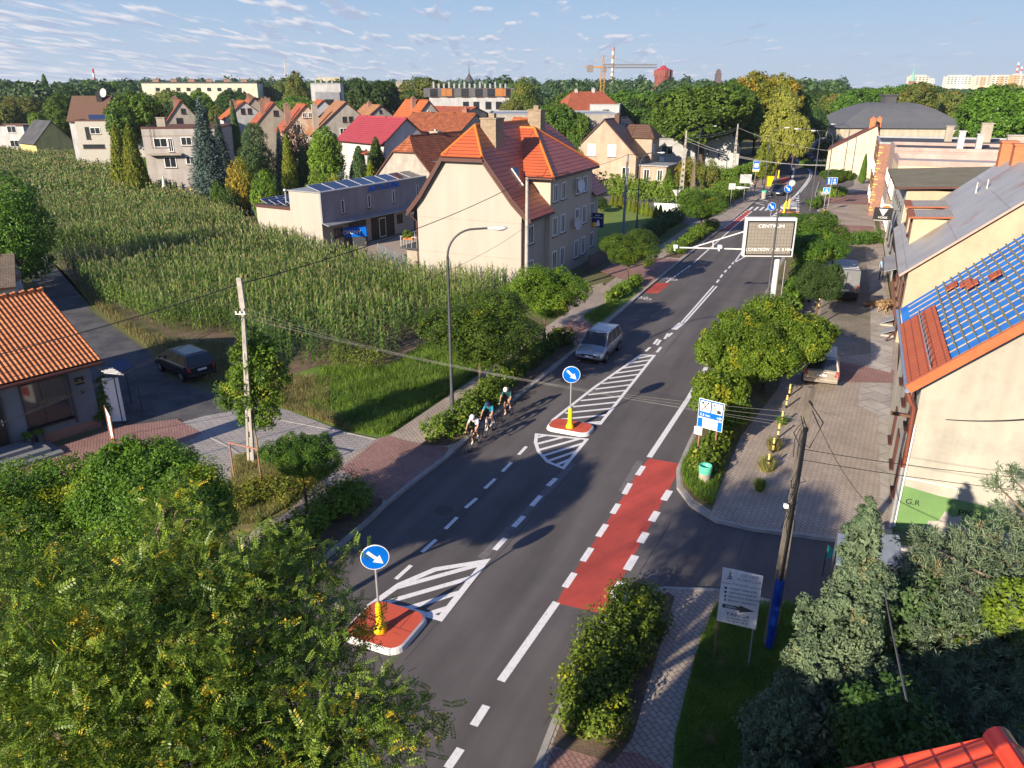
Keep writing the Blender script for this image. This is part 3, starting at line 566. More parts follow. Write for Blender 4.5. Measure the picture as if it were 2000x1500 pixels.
def cone_mesh(name, H, Rb, n, L, W, mat, seed, p=.85, whorl=0, z0=.06, droop=.35, jit=.12):
    rng = np.random.default_rng(seed); t = rng.uniform(0, 1, n*2); t = t[rng.uniform(0, 1, len(t)) < (1-t)**.6+.08][:n]; n = len(t)
    a = rng.uniform(0, 2*np.pi, n); r = Rb*(1-t)**p*np.minimum(1, (t+.05)*6)
    z = H*(z0+t*(1-z0))
    if whorl:
        lay = np.floor(t*whorl); fr = t*whorl-lay; nb = 9
        ph = lay*1.7; lobe = np.abs(np.cos((a+ph)*nb/2)); rr = rng.uniform(.25, 1, n)**.5; r = r*rr*(.72+.28*lobe)*(1.02-.25*fr); z = H*(z0+((lay+.5)/whorl)*(1-z0))-droop*r+rng.normal(size=n)*H*.012
    else:
        bump = 1+.13*np.sin(a*5+z*2.3)*np.cos(z*3.1+a*2)+.10*np.sin(a*11+z*5); r = r*bump*rng.uniform(.72, 1.03, n)
    P = np.stack([r*np.cos(a), r*np.sin(a), z], 1)+rng.normal(size=(n, 3))*jit*Rb*.25
    out = np.stack([np.cos(a), np.sin(a), np.zeros(n)], 1)
    along = unit(out*(.9 if whorl else .25)+np.array([0, 0, -droop if whorl else 1.0])+rng.normal(size=(n, 3))*.35)
    Nn = unit(np.cross(along, np.stack([-np.sin(a), np.cos(a), np.zeros(n)], 1))+rng.normal(size=(n, 3))*.4)
    s = rng.uniform(.7, 1.3, n); V, F = leaf_quads(P, Nn, L*s, W*s, rng, along)
    return fast_mesh(name, V, F, [mat])
def cproto(kind, H, me, tr, th):
    mb = MB(); mb.tube([(0, 0, 0), (0, 0, th)], [tr, tr*.2], 7); PROTO[kind] = (me, mb, H, BARK, {})
cproto('spruce', 12, cone_mesh('spruce_crown', 12, 3.0, 15000, .34, .13, LM['spruce'], 11, whorl=26, droop=.3, p=.9), .2, 11)
cproto('pine', 10, crown_mesh('pine_crown', [(0, 0, 7.6, 1.8, 1.8, 2.0), (.8, .5, 5.5, 2.1, 2.1, 1.6), (-.9, -.3, 5.2, 2.1, 2.1, 1.6), (.2, -.8, 3.6, 2.2, 2.2, 1.4)], 330, 46, .3, .07, LM['pine'], 12, cs=.28), .18, 8)
cproto('thuja', 7, cone_mesh('thuja_crown', 7, 1.25, 9000, .22, .11, LM['thuja'], 13, p=.55, droop=.1), .1, 5)
cproto('cypress', 9, cone_mesh('cypress_crown', 9, 1.9, 10000, .28, .14, LM['pine'], 14, p=.75), .14, 7)
# ---------------- street trees with measured crowns (pixel box of the crown, pixel of the trunk foot)
def street_tree(kind, foot, box, label, mat=None, **kw):
    g0 = G(foot[0], foot[1], .13); top = T((box[0]+box[2])/2, box[1], g0.y); H = top.z-g0.z
    zd = g0.y*math.cos(PITCH)+(CAM_H-3)*math.sin(PITCH); wd = (box[2]-box[0])/FPX*zd
    H0 = PROTO[kind][2]; w0 = max(v[0] for v in PROTO[kind][0].vertices[0:1][0:0]) if False else None
    dims = mesh_w(PROTO[kind][0]); r = tree(kind, g0, H, label, 'street_tree', 'tree', 'round-crowned trees along the road', wscale=wd/(dims*H/H0), mat=mat, **kw)
    return r
_mw = {}
def mesh_w(me):
    if me.name not in _mw:
        a = np.empty(len(me.vertices)*3, np.float32); me.vertices.foreach_get('co', a); a = a.reshape(-1, 3); _mw[me.name] = float(np.percentile(a[:, 0], 99.5)-np.percentile(a[:, 0], .5))
    return _mw[me.name]
street_tree('globe_b', (600, 1000), (528, 842, 668, 975), 'small irregular tree with a yellow-tipped top between red crossing and shrubs')
street_tree('globe_c', (938, 768), (812, 572, 1028, 748), 'broad dark round tree behind the cyclists, next to the tall lamp post')
street_tree('globe_c', (1063, 672), (998, 512, 1152, 642), 'round tree with yellow patches in front of the big cream house corner', 'robinia2')
street_tree('globe_c', (1226, 553), (1170, 446, 1278, 527), 'neat round tree on the left pavement beside the dark sliding gate')
street_tree('globe_c', (1368, 458), (1316, 370, 1408, 436), 'round tree near the side street mouth by the yield sign')
street_tree('globe', (1590, 640), (1556, 505, 1642, 592), 'dark round tree crown hanging over the grey van', 'dark')
street_tree('globe_b', (1580, 590), (1530, 440, 1640, 530), 'wide leafy tree behind the message board, in the middle of the row')
street_tree('globe', (1570, 530), (1520, 408, 1650, 500), 'farthest tree of the row behind the message board, showing a bare twig')
street_tree('globe_b', (1632, 386), (1596, 326, 1662, 374), 'small round tree on the traffic island in the bend')
# the big near tree on the right bank, three crowns
g0 = G(1488, 768, .13)
def measured_crown(name, box, Y, n, seed, mat, zs=.8, L=.17, W=.075, nleaf=75, cs=.26, extra=None):
    pass
lob = []
for (px, py, r, dy) in ((1440, 640, 1.15, 0), (1500, 618, 1.35, 1.2), (1465, 675, 1.6, -.6), (1530, 655, 1.6, .8), (1572, 664, 1.25, -.2), (1395, 680, 1.1, -.6), (1575, 655, 1.25, 2.0), (1508, 698, 1.35, -1), (1420, 710, .9, -.9), (1600, 652, .9, 1.2), (1470, 715, .9, -1.2)):
    c = T(px, py, g0.y+dy)-g0; lob.append((c.x, c.y, c.z, r, r, r*.8))
t = thing('street_tree', 'largest bright green tree on the right bank, over the silver minivan', 'tree', g0, 0, 'round-crowned trees along the road')
mobj('crown', crown_mesh('crown', lob, 700, 110, .125, .06, LM['robinia2'], 21, cs=.30, fill=.15), t)
trunk_mb(2.4, .15, lob, 3).build('trunk', BARK, t)
g0 = G(1425, 835, .13); lob = []
for (px, py, r, dy) in ((1390, 760, .9, 0), (1425, 755, .9, .4), (1380, 785, .75, -.2), (1430, 800, .85, -.3), (1405, 790, .8, .2)):
    c = T(px, py, g0.y+dy)-g0; lob.append((c.x, c.y, c.z, r, r, r*.85))
t = thing('street_tree', 'low yellowish tree just behind the blue restaurant sign', 'tree', g0, 0, 'round-crowned trees along the road')
mobj('crown', crown_mesh('crown', lob, 210, 65, .14, .065, LM['robinia2'], 22, cs=.32), t); trunk_mb(1.0, .07, lob, 5).build('trunk', BARK, t)
# two large globes at lower left
for (foot, lb, lab, sd) in (((90, 1290), ((50, 1000, 1.5, 0), (150, 960, 1.15, .5), (10, 1040, 1.6, -.8), (190, 1040, 1.3, -.6), (110, 1040, 1.6, -.2), (-60, 1020, 1.7, .3)), 'big round green tree at the lower left edge, before the steps', 31), ((320, 1240), ((300, 930, 1.1, .6), (345, 975, 1.25, 0), (250, 970, 1.3, 0), (310, 1030, 1.5, -.7), (375, 1010, 1.0, .2), (245, 903, .7, .4), (205, 955, .8, .2)), 'round tree whose dark crown stands before the paved yard entrance', 32)):
    g0 = Vector((T(foot[0], 1000, 16.5).x, 16.5, .1)); lob = []
    for (px, py, r, dy) in lb:
        c = T(px, py, 16.5+dy)-g0; lob.append((c.x, c.y, c.z, r, r, r*.8))
    t = thing('street_tree', lab, 'tree', g0, 0, 'round-crowned trees along the road')
    mobj('crown', crown_mesh('crown', lob, 620, 120, .075, .036, LM['robinia2'], sd, cs=.27, fill=.15), t); trunk_mb(3.0, .14, lob, sd).build('trunk', BARK, t)
# trees at the far left edge and by the concrete pole
g0 = G(20, 560); lob = [(T(px, py, g0.y+dy)-g0)[:]+(r,) for (px, py, r, dy) in ((10, 400, 2.4, 0), (40, 450, 2.6, 0), (0, 490, 2.8, -1), (60, 500, 1.8, 1), (-60, 440, 3, 0))]
t = thing('deciduous_tree', 'leafy tree leaning over the lane at the left edge of the maize field', 'tree', g0)
mobj('crown', crown_mesh('crown', lob, 420, 55, .22, .11, LM['mid'], 33, cs=.28), t); trunk_mb(2.5, .18, lob, 8).build('trunk', BARK, t)
g0 = G(505, 892, .1); lob = [(T(px, py, g0.y+dy)-g0)[:]+(r, r, r*1.15) for (px, py, r, dy) in ((495, 700, .85, 0), (520, 740, .95, .2), (470, 760, .9, -.1), (505, 790, .9, 0), (445, 768, .45, -.3), (515, 690, .6, .1), (490, 670, .5, 0))]
t = thing('sapling', 'slender bright green sapling growing up the lattice concrete pole', 'tree', g0)
mobj('crown', crown_mesh('crown', lob, 190, 55, .16, .05, LM['robinia2'], 34, cs=.34, flat=.8), t); trunk_mb(2.6, .05, lob, 9).build('trunk', BARKL, t)
# ---------------- the near black locust: compound leaves of many leaflets on twigs
def pinnate(name, lobes, ntwig, per, seed, mats, ll=.046, lw=.025, pairs=6, rl=.17):
    rng = np.random.default_rng(seed); lob = np.array([(l[0], l[1], l[2], l[3]) for l in lobes]); wg = lob[:, 3]**2; wg /= wg.sum()
    i = rng.choice(len(lob), ntwig, p=wg); d = unit(rng.normal(size=(ntwig, 3))+np.array([0, 0, .25])); c = lob[i, :3]+d*lob[i, 3:4]*rng.uniform(.55, 1.05, (ntwig, 1))
    n = ntwig*per; ti = np.repeat(np.arange(ntwig), per)
    base = c[ti]+d[ti]*rng.uniform(-.22, .22, (n, 1))+rng.normal(size=(n, 3))*.10
    ax = unit(d[ti]*.5+rng.normal(size=(n, 3))*.75+np.array([0, 0, -.12])); up = unit(rng.normal(size=(n, 3))*.55+np.array([0, 0, 1.0])); side = unit(np.cross(up, ax)); nn = unit(np.cross(ax, side))
    sc = rng.uniform(.6, 1.25, n)[:, None]; P = []; A = []; NN = []; S = []
    for k in range(pairs):
        f = (k+.6)/pairs; drop = nn*(-.16*f*f*rl)
        for sg in (-1, 1):
            p = base+(ax*rl*f+side*sg*ll*.52+drop)*sc; P.append(p); A.append(unit(side*sg+ax*.45-nn*.2)); NN.append(unit(nn+side*sg*.25+rng.normal(size=(n, 3))*.12)); S.append(sc[:, 0]*(1-.25*abs(f-.5)))
    P.append(base+ax*(rl*1.05)*sc); A.append(ax); NN.append(nn); S.append(sc[:, 0])
    P.append(base+ax*rl*.5*sc); A.append(ax); NN.append(nn); S.append(-sc[:, 0])       # the stalk
    P = np.concatenate(P); A = np.concatenate(A); NN = np.concatenate(NN); S = np.concatenate(S)
    L = np.where(S < 0, rl*-S, ll*S); W = np.where(S < 0, .006, lw*S)
    V, F = leaf_quads(P, NN, L, W, rng, A)
    return fast_mesh(name, V, F, mats)
g0 = Vector((-6.3, 5.6, 0)); lob = []
for (px, py, r, Y) in ((60, 1240, 1.2, 8.6), (200, 1205, 1.2, 9.0), (335, 1130, .9, 9.4), (340, 1030, .55, 9.6), (330, 985, .3, 9.7), (440, 1145, .9, 9.2), (560, 1110, .6, 9.3), (480, 1250, 1.3, 8.4), (330, 1260, 1.5, 8.0), (130, 1320, 1.6, 7.4), (600, 1240, .7, 8.7), (650, 1110, .35, 9.4), (690, 1230, .4, 8.8), (620, 1380, 1.0, 7.6), (450, 1420, 1.4, 7.2), (250, 1450, 1.5, 6.9), (740, 1380, .55, 7.9), (800, 1400, .4, 8.0), (60, 1480, 1.6, 6.6), (700, 1480, .7, 7.2), (400, 1560, 1.5, 6.6), (-100, 1250, 1.8, 8), (600, 1560, 1.2, 6.6)):
    c = T(px, py, Y)-g0; lob.append((c.x, c.y, c.z, r*.92))
t = thing('black_locust_tree', 'large foreground tree with feathery compound leaves, some turned yellow', 'tree', g0)
mobj('crown', pinnate('crown', lob, 2100, 12, 41, [LM['locust']]), t)
tb = MB(); top = Vector((.6, .6, 5.0)); tb.tube([(0, 0, 0), (.15, .1, 2.5), tuple(top)], [.26, .2, .16], 10); rd = random.Random(4)
for l in lob:
    c = Vector(l[:3]); m = top.lerp(c, .45)+Vector((rd.uniform(-.3, .3), rd.uniform(-.3, .3), rd.uniform(-.4, .1))); m2 = top.lerp(c, .8)+Vector((rd.uniform(-.2, .2), rd.uniform(-.2, .2), rd.uniform(-.1, .2)))
    tb.tube([top, m, m2, c], [.09, .055, .03, .012], 6)
    for q in range(7):
        e = c+Vector((rd.gauss(0, 1), rd.gauss(0, 1), rd.gauss(.2, .8))).normalized()*l[3]*rd.uniform(.7, 1.05); tb.tube([m2.lerp(c, rd.random()), c.lerp(e, .5)+Vector((0, 0, rd.uniform(-.05, .1))), e], [.014, .009, .004], 5, cap=False)
tb.build('trunk', BARKL, t)
# ---------------- right foreground conifers
def fore_cypress(label, foot, H, Rb, nc, seed):
    rd = random.Random(seed); lb = []
    for k in range(46):
        f = rd.random()**1.25; r = Rb*(1-f)**.62; a = rd.uniform(0, 6.28); q = .30*Rb*(1.15-.75*f); d = max(0, r-q*.8); lb.append((d*math.cos(a), d*math.sin(a), .35+f*(H-.75), q, q, q*1.5))
    lb += [(0, 0, H*t_, Rb*.62*(1-t_)**.7, Rb*.62*(1-t_)**.7, H*.16) for t_ in (.1, .25, .4, .55, .7, .84)]
    t = thing('cypress_tree', label, 'tree', foot); mobj('crown', crown_mesh('crown', lb, nc, 110, .085, .036, LM['juniper'], seed, cs=.42, flat=.8, up=.1, shell=.72), t); mb = MB(); mb.tube([(0, 0, 0), (0, 0, H*.85)], [.16, .03], 8); mb.build('trunk', BARK, t)
fore_cypress('tall grey-green cypress right of the blue-footed pole, top reaching the side road', (T(1645, 1300, 13.6).x, 13.7, 0), 7.2, 1.75, 900, 51)
fore_cypress('lower cypress bush at the foot of the tall one, beside the grass', (T(1580, 1400, 12.4).x, 12.5, 0), 4.0, 1.25, 420, 52)
# the blue pine at the right edge, tufts of needles on open branches
def tufts(name, centres, ntuft, nn_, L, W, mat, seed, sp=.16):
    rng = np.random.default_rng(seed); C = np.array([c[:3] for c in centres]); Rr = np.array([c[3] for c in centres]); wg = Rr**2; wg /= wg.sum()
    i = rng.choice(len(C), ntuft, p=wg); d = unit(rng.normal(size=(ntuft, 3))); c = C[i]+d*Rr[i][:, None]*rng.uniform(.5, 1.05, (ntuft, 1))*np.array([1, 1, .75])
    n = ntuft*nn_; ti = np.repeat(np.arange(ntuft), nn_); ax = unit(rng.normal(size=(n, 3))+d[ti]*.8+np.array([0, 0, .35])); base = c[ti]+rng.normal(size=(n, 3))*.05+d[ti]*rng.uniform(0, sp, (n, 1))
    P = base+ax*L*.5; Nn = unit(np.cross(ax, rng.normal(size=(n, 3)))); s = rng.uniform(.7, 1.2, n); V, F = leaf_quads(P, Nn, L*s, W, rng, ax); return fast_mesh(name, V, F, [mat])
g0 = Vector((12.2, 13.0, 0)); lob = []
for (px, py, r, Y) in ((1840, 1090, .5, 15.2), (1900, 1060, .5, 15.5), (1985, 1010, .45, 15.8), (1975, 930, .22, 16), (1950, 950, .2, 16), (1960, 1090, .9, 15), (1850, 1130, .8, 14.6), (1930, 1180, 1.1, 14.2), (1980, 1280, 1.2, 13.4), (1870, 1240, .9, 13.8), (1840, 1320, .8, 13.2), (1920, 1360, 1.0, 12.8), (2020, 1150, 1.2, 14.6), (1800, 1060, .4, 15.2), (1790, 1100, .35, 15.0), (2050, 1400, 1.4, 12.6), (1960, 1430, .9, 12.2), (1850, 1400, .7, 12.6), (2080, 1040, 1, 15.4)):
    c = T(px, py, Y)-g0; lob.append((c.x, c.y, c.z, r))
t = thing('pine_tree', 'blue-green pine with open tufted branches at the right edge, before the graffiti wall', 'tree', g0)
mobj('crown', tufts('crown', lob, 1700, 36, .15, .026, leafmat('blue_pine_needles', (0.045, 0.085, 0.048), (0.17, 0.23, 0.13), (0.25, 0.18, 0.07), yellow=-.02, trans=.15, nscale=1), 53), t)
tb = MB(); tb.tube([(0, 0, 0), (.1, .3, 3), (.2, 1.2, 7.5)], [.17, .12, .05], 8); rd = random.Random(6)
for l in lob:
    c = Vector(l[:3]); b = Vector((.1, .4, max(1, min(6.5, l[2]-.6)))); tb.tube([b, b.lerp(c, .6)+Vector((0, 0, -.15)), c], [.05, .035, .015], 5)
    for q in range(5):
        e = c+Vector((rd.gauss(0, 1), rd.gauss(0, 1), rd.gauss(0, .6))).normalized()*l[3]*.9; tb.tube([c, e], [.014, .006], 4, cap=False)
tb.build('trunk', BARKL, t)
for k, (px, py, r, Y, mat, lab) in enumerate(((1795, 1180, .9, 14.9, 'pine', 'small dark yew standing between the cypress and the pine'), (1985, 1200, .7, 13.6, 'hedge', 'bright green climber leaves showing through the pine at the right edge'), (1740, 1440, 1.0, 10.8, 'dark', 'dark shrub in the shade below the overhead cables'), (1900, 1250, .5, 13.9, 'hedge', 'small light green bush inside the shadow under the pine'))):
    c = T(px, py, Y); t = thing('shrub', lab, 'shrub', (c.x, c.y, 0)); lb = [(0, 0, max(.8, c.z), r, r, r*1.1), (.3, .2, max(.5, c.z-1.0), r*.9, r*.9, r), (-.3, 0, max(.4, c.z*.4), r, r, r*1.2)]
    mobj('crown', crown_mesh('crown', lb, 150, 60, .11, .06, LM[mat], 60+k, cs=.35), t); trunk_mb(max(.4, c.z*.5), .06, lb, k).build('trunk', BARK, t)
# ---------------- hedges and shrub strips along the kerb
def hedge(pts, halfw, h, label, mat, seed, dens=9, L=.13, W=.075, name='hedge', group=None, nleaf=34, base=.14, cat='hedge'):
    """a continuous row of bushes following a pixel line on the ground"""
    P = [G(p[0], p[1], base) for p in pts]; o = P[0]; lobes = []; rd = random.Random(seed); tot = 0
    for a, b in zip(P[:-1], P[1:]):
        d = (b-a).length; tot += d; k = max(1, int(d/(halfw*.8)))
        for q in range(k):
            c = a.lerp(b, (q+.5)/k)-o; r = halfw*rd.uniform(.8, 1.15); lobes.append((c.x+rd.uniform(-.2, .2)*halfw, c.y+rd.uniform(-.2, .2)*halfw, h*.5, r, r, h*.55*rd.uniform(.8, 1.15)))
    me = crown_mesh(name, lobes, int(tot*halfw*2*dens)+20, nleaf, L, W, LM[mat], seed, cs=.42, zcut=.05, fill=.2, shell=.7)
    o_ = mobj(name, me, None, o); return tag(o_, label, cat, group)
hedge([(838, 862), (888, 838), (960, 776), (1010, 728)], .85, 1.0, 'yellow-green shrub strip beside the cyclists, round the foot of the tall lamp', 'shrub', 71, group='shrub strips along the kerb')
hedge([(1010, 728), (1060, 690), (1112, 662)], .8, .85, 'darker part of the shrub strip beside the silver car', 'robinia', 72, group='shrub strips along the kerb')
hedge([(1192, 590), (1212, 575), (1246, 553)], .6, .8, 'short yellow-flowering shrub strip by the first red cycle lane', 'shrub', 73, group='shrub strips along the kerb')
hedge([(1316, 496), (1346, 474), (1392, 444)], .9, 1.0, 'dark shrub strip before the side street mouth', 'shrub', 74, group='shrub strips along the kerb')
hedge([(430, 1200), (520, 1120), (600, 1050), (660, 1010), (715, 975)], .95, 1.1, 'shrub strip under the small irregular tree, ending at the red crossing', 'shrub', 75, group='shrub strips along the kerb')
hedge([(1135, 1425), (1180, 1330), (1215, 1255), (1265, 1185)], 1.0, .85, 'thick rose hedge between road and pavement at the bottom', 'shrub', 76, dens=18, L=.11, W=.065, nleaf=40, group='shrub strips along the kerb')
hedge([(1375, 925), (1395, 880), (1412, 835)], .75, .9, 'weedy shrubs around the blue sign and the green litter bin', 'shrub', 77, group='shrub strips along the kerb')
hedge([(1440, 770), (1480, 700), (1530, 600)], .8, 1.0, 'undergrowth below the trees of the right bank', 'dark', 78, group='shrub strips along the kerb')
hedge([(1636, 478), (1660, 477), (1690, 476), (1712, 472)], 1.0, 1.3, 'cross hedge between the car park and the farther pavement', 'mid', 79)
hedge([(430, 1010), (470, 975), (540, 960), (590, 975)], 1.1, .7, 'sprawling dry olive bush on the mound by the red frame', 'autumn', 80, L=.09, W=.04)
hedge([(650, 700), (700, 712), (745, 715)], 1.3, 1.0, 'tall weeds at the corner of the maize field', 'olive', 81, L=.12, W=.03)
hedge([(1600, 462), (1560, 560), (1540, 620)], .7, 2.0, 'dense green bushes beside the car park, below the tree row', 'mid', 82, L=.2, W=.1)
hedge([(1136, 376), (1200, 384), (1250, 392), (1316, 404)], .9, 3.3, 'tall trimmed hedge in front of the peach house', 'hedge', 83, L=.2, W=.12, dens=8)
hedge([(1330, 400), (1372, 412), (1440, 380)], 1.6, 2.4, 'rounded green hedge curving towards the bus stop', 'hedge', 84, L=.22, W=.13, dens=6)
hedge([(1370, 352), (1440, 352), (1500, 330)], 1.5, 2.0, 'yellow-green garden shrubs behind the road hedge', 'hedge', 85, L=.25, W=.15, dens=5)
hedge([(1640, 376), (1625, 384), (1610, 380)], 1.2, .8, 'low yellow shrubs under the small island tree', 'light', 86, L=.16, W=.1)
hedge([(1575, 325), (1605, 330), (1640, 340)], 1.6, 1.1, 'low planting on the traffic island beside the green sign', 'light', 87, L=.2, W=.12)
hedge([(1580, 402), (1592, 408), (1600, 396)], .6, 1.0, 'small shrubs at the foot of the blue shared-path sign', 'mid', 88)
hedge([(1180, 268+60), (1220, 330)], .8, 2, 'clipped bushes beside the peach house wall', 'hedge', 89, L=.2, W=.12)
hedge([(190, 292), (235, 318), (330, 352)], 1.3, 2.2, 'bright hedge along the far side of the maize field', 'hedge', 90, L=.3, W=.18, dens=4)
hedge([(1500, 290), (1518, 310), (1500, 345)], 1.5, 3.6, 'tall thuja screen at the inside of the bend', 'thuja', 91, L=.25, W=.14, dens=6)
# ---------------- maize
MAIZE = leafmat('maize_leaves', (0.035, 0.085, 0.015), (0.16, 0.235, 0.045), (0.32, 0.30, 0.10), yellow=-0.03, nscale=.12, trans=.25, rough=.45)
TASS = M('maize_tassels', (0.30, 0.27, 0.12), .8, (0.2, 0.21, 0.08), 1)
def maize_template(seed, nl, seg, wide=1.0):
    rng = random.Random(seed); V = []; F = []; MI = []
    H = 2.0
    def q(a, b, c, d, m): i = len(V); V.extend([a, b, c, d]); F.append((i, i+1, i+2, i+3)); MI.append(m)
    q((-.015, 0, 0), (.015, 0, 0), (.01, 0, H), (-.01, 0, H), 0); q((0, -.015, 0), (0, .015, 0), (0, .01, H), (0, -.01, H), 0)
    for k in range(nl):
        z = .35+(H-.45)*k/nl; a = k*math.pi+rng.uniform(-.6, .6); ln = .75*rng.uniform(.7, 1.15); el = 1.1+rng.uniform(-.15, .25); p = Vector((0, 0, z)); w0 = .045*wide; dirh = Vector((math.cos(a), math.sin(a), 0)); sd_ = Vector((-math.sin(a), math.cos(a), 0)); wprev = w0*.6
        for s_ in range(seg):
            e = el-s_*(2.3/seg); p2 = p+(dirh*math.cos(e)+Vector((0, 0, math.sin(e))))*ln/seg; wn = w0*(1-.75*((s_+1)/seg)**1.6) if s_ < seg-1 else .004
            q(tuple(p-sd_*wprev), tuple(p+sd_*wprev), tuple(p2+sd_*wn), tuple(p2-sd_*wn), 0); p, wprev = p2, wn
    for k in range(4):
        a = k*1.6; d = Vector((math.cos(a)*.35, math.sin(a)*.35, 1)) if k else Vector((0, 0, 1)); b = Vector((0, 0, H-.05)); e = b+d*(.24 if k else .32); s_ = Vector((-math.sin(a), math.cos(a), 0))*.007*wide
        q(tuple(b-s_), tuple(b+s_), tuple(e+s_), tuple(e-s_), 1)
    return np.array(V, float), np.array(F), np.array(MI)
def in_poly(x, y, poly):
    c = np.zeros(len(x), bool); j = len(poly)-1
    for i in range(len(poly)):
        xi, yi = poly[i]; xj, yj = poly[j]; c ^= ((yi > y) != (yj > y)) & (x < (xj-xi)*(y-yi)/((yj-yi) or 1e-9)+xi); j = i
    return c
def snoise(x, y, s, ph=0.0): return (np.sin(x*s+ph+1.7*np.sin(y*s*.7+ph))+np.sin(y*s*1.3-ph+1.3*np.sin(x*s*.9))+.5*np.sin(x*s*2.7+y*s*2.1))/2.5
FIELD = gp([(96, 500), (200, 596), (325, 654), (440, 656), (556, 724), (690, 722), (760, 712), (860, 650), (985, 588), (992, 576), (818, 560), (640, 508), (560, 482), (500, 458), (400, 410), (330, 377), (205, 318), (100, 303), (-150, 300), (-300, 480)])
rng = np.random.default_rng(5)
def field_points(ymin, ymax, row, gap):
    th = R(62); c, s_ = math.cos(th), math.sin(th); n1 = int(420/row); n2 = int(420/gap)
    a, b = np.meshgrid(np.arange(-n1//2, n1//2)*row, np.arange(-n2//2, n2//2)*gap); a = a.ravel()+rng.normal(size=a.size)*.06; b = b.ravel()+rng.normal(size=b.size)*.08
    x = a*c-b*s_-60; y = a*s_+b*c+130; k = (y > ymin) & (y <= ymax) & in_poly(x, y, FIELD); return x[k], y[k]
allV = []; allF = []; allM = []; base = 0; EDGE = []
for (y0, y1, row, gap, nl, seg, wide) in ((30, 62, .72, .26, 8, 3, 1.0), (62, 100, .75, .34, 7, 2, 1.5), (100, 260, 1.3, .55, 6, 2, 3.0)):
    x, y = field_points(y0, y1, row, gap)
    dens = np.ones(len(x)); sparse = (y < 47) & (x > -14); dens[sparse] = .5; bald = (snoise(x, y, .9, 2) > .25) & (y < 50) & (x > -15); dens[bald] *= .25
    dark = snoise(x, y, .16, 1.0) > .62; dens[dark] *= .35
    keep = rng.random(len(x)) < dens; x, y = x[keep], y[keep]; n = len(x)
    hs = (1.0+.13*snoise(x, y, .35)+.09*rng.normal(size=n))*np.where(dark[keep], .82, 1.0); hs = np.clip(hs, .6, 1.3)
    if y0 == 30:                                                # the 300 plants nearest the camera stand alone
        o = np.argsort(x*x+y*y)[:300]; EDGE = [(x[i], y[i], hs[i]) for i in o]; m = np.ones(n, bool); m[o] = False; x, y, hs = x[m], y[m], hs[m]; n = len(x)
    T6 = [maize_template(100+k, nl, seg, wide) for k in range(6)]; pick = rng.integers(0, 6, n); ang = rng.uniform(0, 6.28, n); lx = rng.normal(size=(n, 2))*.07
    for k in range(6):
        sel = np.where(pick == k)[0]; V, F, MI = T6[k]; c, s_ = np.cos(ang[sel])[:, None], np.sin(ang[sel])[:, None]; hh = hs[sel][:, None]
        wv = 1.0 if wide < 2 else 1.6
        X = (V[None, :, 0]*c-V[None, :, 1]*s_)*wv+x[sel][:, None]+V[None, :, 2]*lx[sel, 0:1]; Y = (V[None, :, 0]*s_+V[None, :, 1]*c)*wv+y[sel][:, None]+V[None, :, 2]*lx[sel, 1:2]; Z = V[None, :, 2]*hh
        allV.append(np.stack([X, Y, Z], -1).reshape(-1, 3)); off = base+np.arange(len(sel))[:, None, None]*len(V); allF.append((F[None]+off).reshape(-1, 4)); allM.append(np.tile(MI, len(sel))); base += len(sel)*len(V)
o = mobj('maize_field', fast_mesh('maize_field', np.concatenate(allV), np.concatenate(allF), [MAIZE, TASS], np.concatenate(allM)))
tag(o, 'dense field of ripening maize stretching from the lane to the far gardens', 'maize', kind='stuff')
print('maize quads', sum(map(len, allF)))
ET = []
for k in range(5):
    V, F, MI = maize_template(200+k, 10, 4, 1.05); ET.append(fast_mesh('maize_plant', V, F, [MAIZE, TASS], MI))
rd = random.Random(9)
for (x, y, hh) in EDGE:
    tag(mobj('maize_plant', rd.choice(ET), None, (x, y, 0), (rd.uniform(-.08, .08), rd.uniform(-.08, .08), rd.uniform(0, 6.28)), (hh, hh, hh)), 'single maize plant standing at the near edge of the field', 'maize plant', 'maize plants at the near edge of the field')
# ---------------- grass
def grass(poly, n, h, wd, mat, seed, label, z=0.0, excl=None):
    rng = np.random.default_rng(seed); P = np.array(poly); x = rng.uniform(P[:, 0].min(), P[:, 0].max(), n*4); y = rng.uniform(P[:, 1].min(), P[:, 1].max(), n*4)
    k = in_poly(x, y, poly); x, y = x[k][:n], y[k][:n]; m = len(x); dens = snoise(x, y, 2.2, seed); hh = h*(1+.45*dens+rng.normal(size=m)*.25); hh = np.clip(hh, h*.25, h*2.2)
    a = rng.uniform(0, 6.28, m); lean = rng.uniform(.1, .9, m); px = np.cos(a); py = np.sin(a); w_ = wd*rng.uniform(.6, 1.4, m)
    b0 = np.stack([x-py*w_, y+px*w_, np.full(m, z)], 1); b1 = np.stack([x+py*w_, y-px*w_, np.full(m, z)], 1)
    mid = np.stack([x+px*hh*lean*.35, y+py*hh*lean*.35, z+hh*.65], 1); tip = np.stack([x+px*hh*lean, y+py*hh*lean, z+hh*(1.02-.45*lean)], 1); dx = np.stack([-py*w_*.6, px*w_*.6, np.zeros(m)], 1)
    V = np.stack([b0, b1, mid-dx, mid+dx, mid+dx, mid-dx, tip, tip], 1).reshape(-1, 3); i = np.arange(m)[:, None]*8; F = np.concatenate([i+np.array([[0, 1, 2, 3]]), i+np.array([[4, 5, 6, 7]])])
    V = V.reshape(m, 8, 3); V[:, 7] += 1e-4; o = mobj('grass', fast_mesh('grass', V.reshape(-1, 3), F, [mat])); return tag(o, label, 'grass', kind='stuff')
GR = leafmat('grass_blades', (0.055, 0.11, 0.012), (0.17, 0.26, 0.03), (0.3, 0.25, 0.1), yellow=-.06, nscale=.7, trans=.3)
GRD = leafmat('dry_grass_blades', (0.12, 0.13, 0.03), (0.26, 0.22, 0.09), nscale=.8, trans=.3)
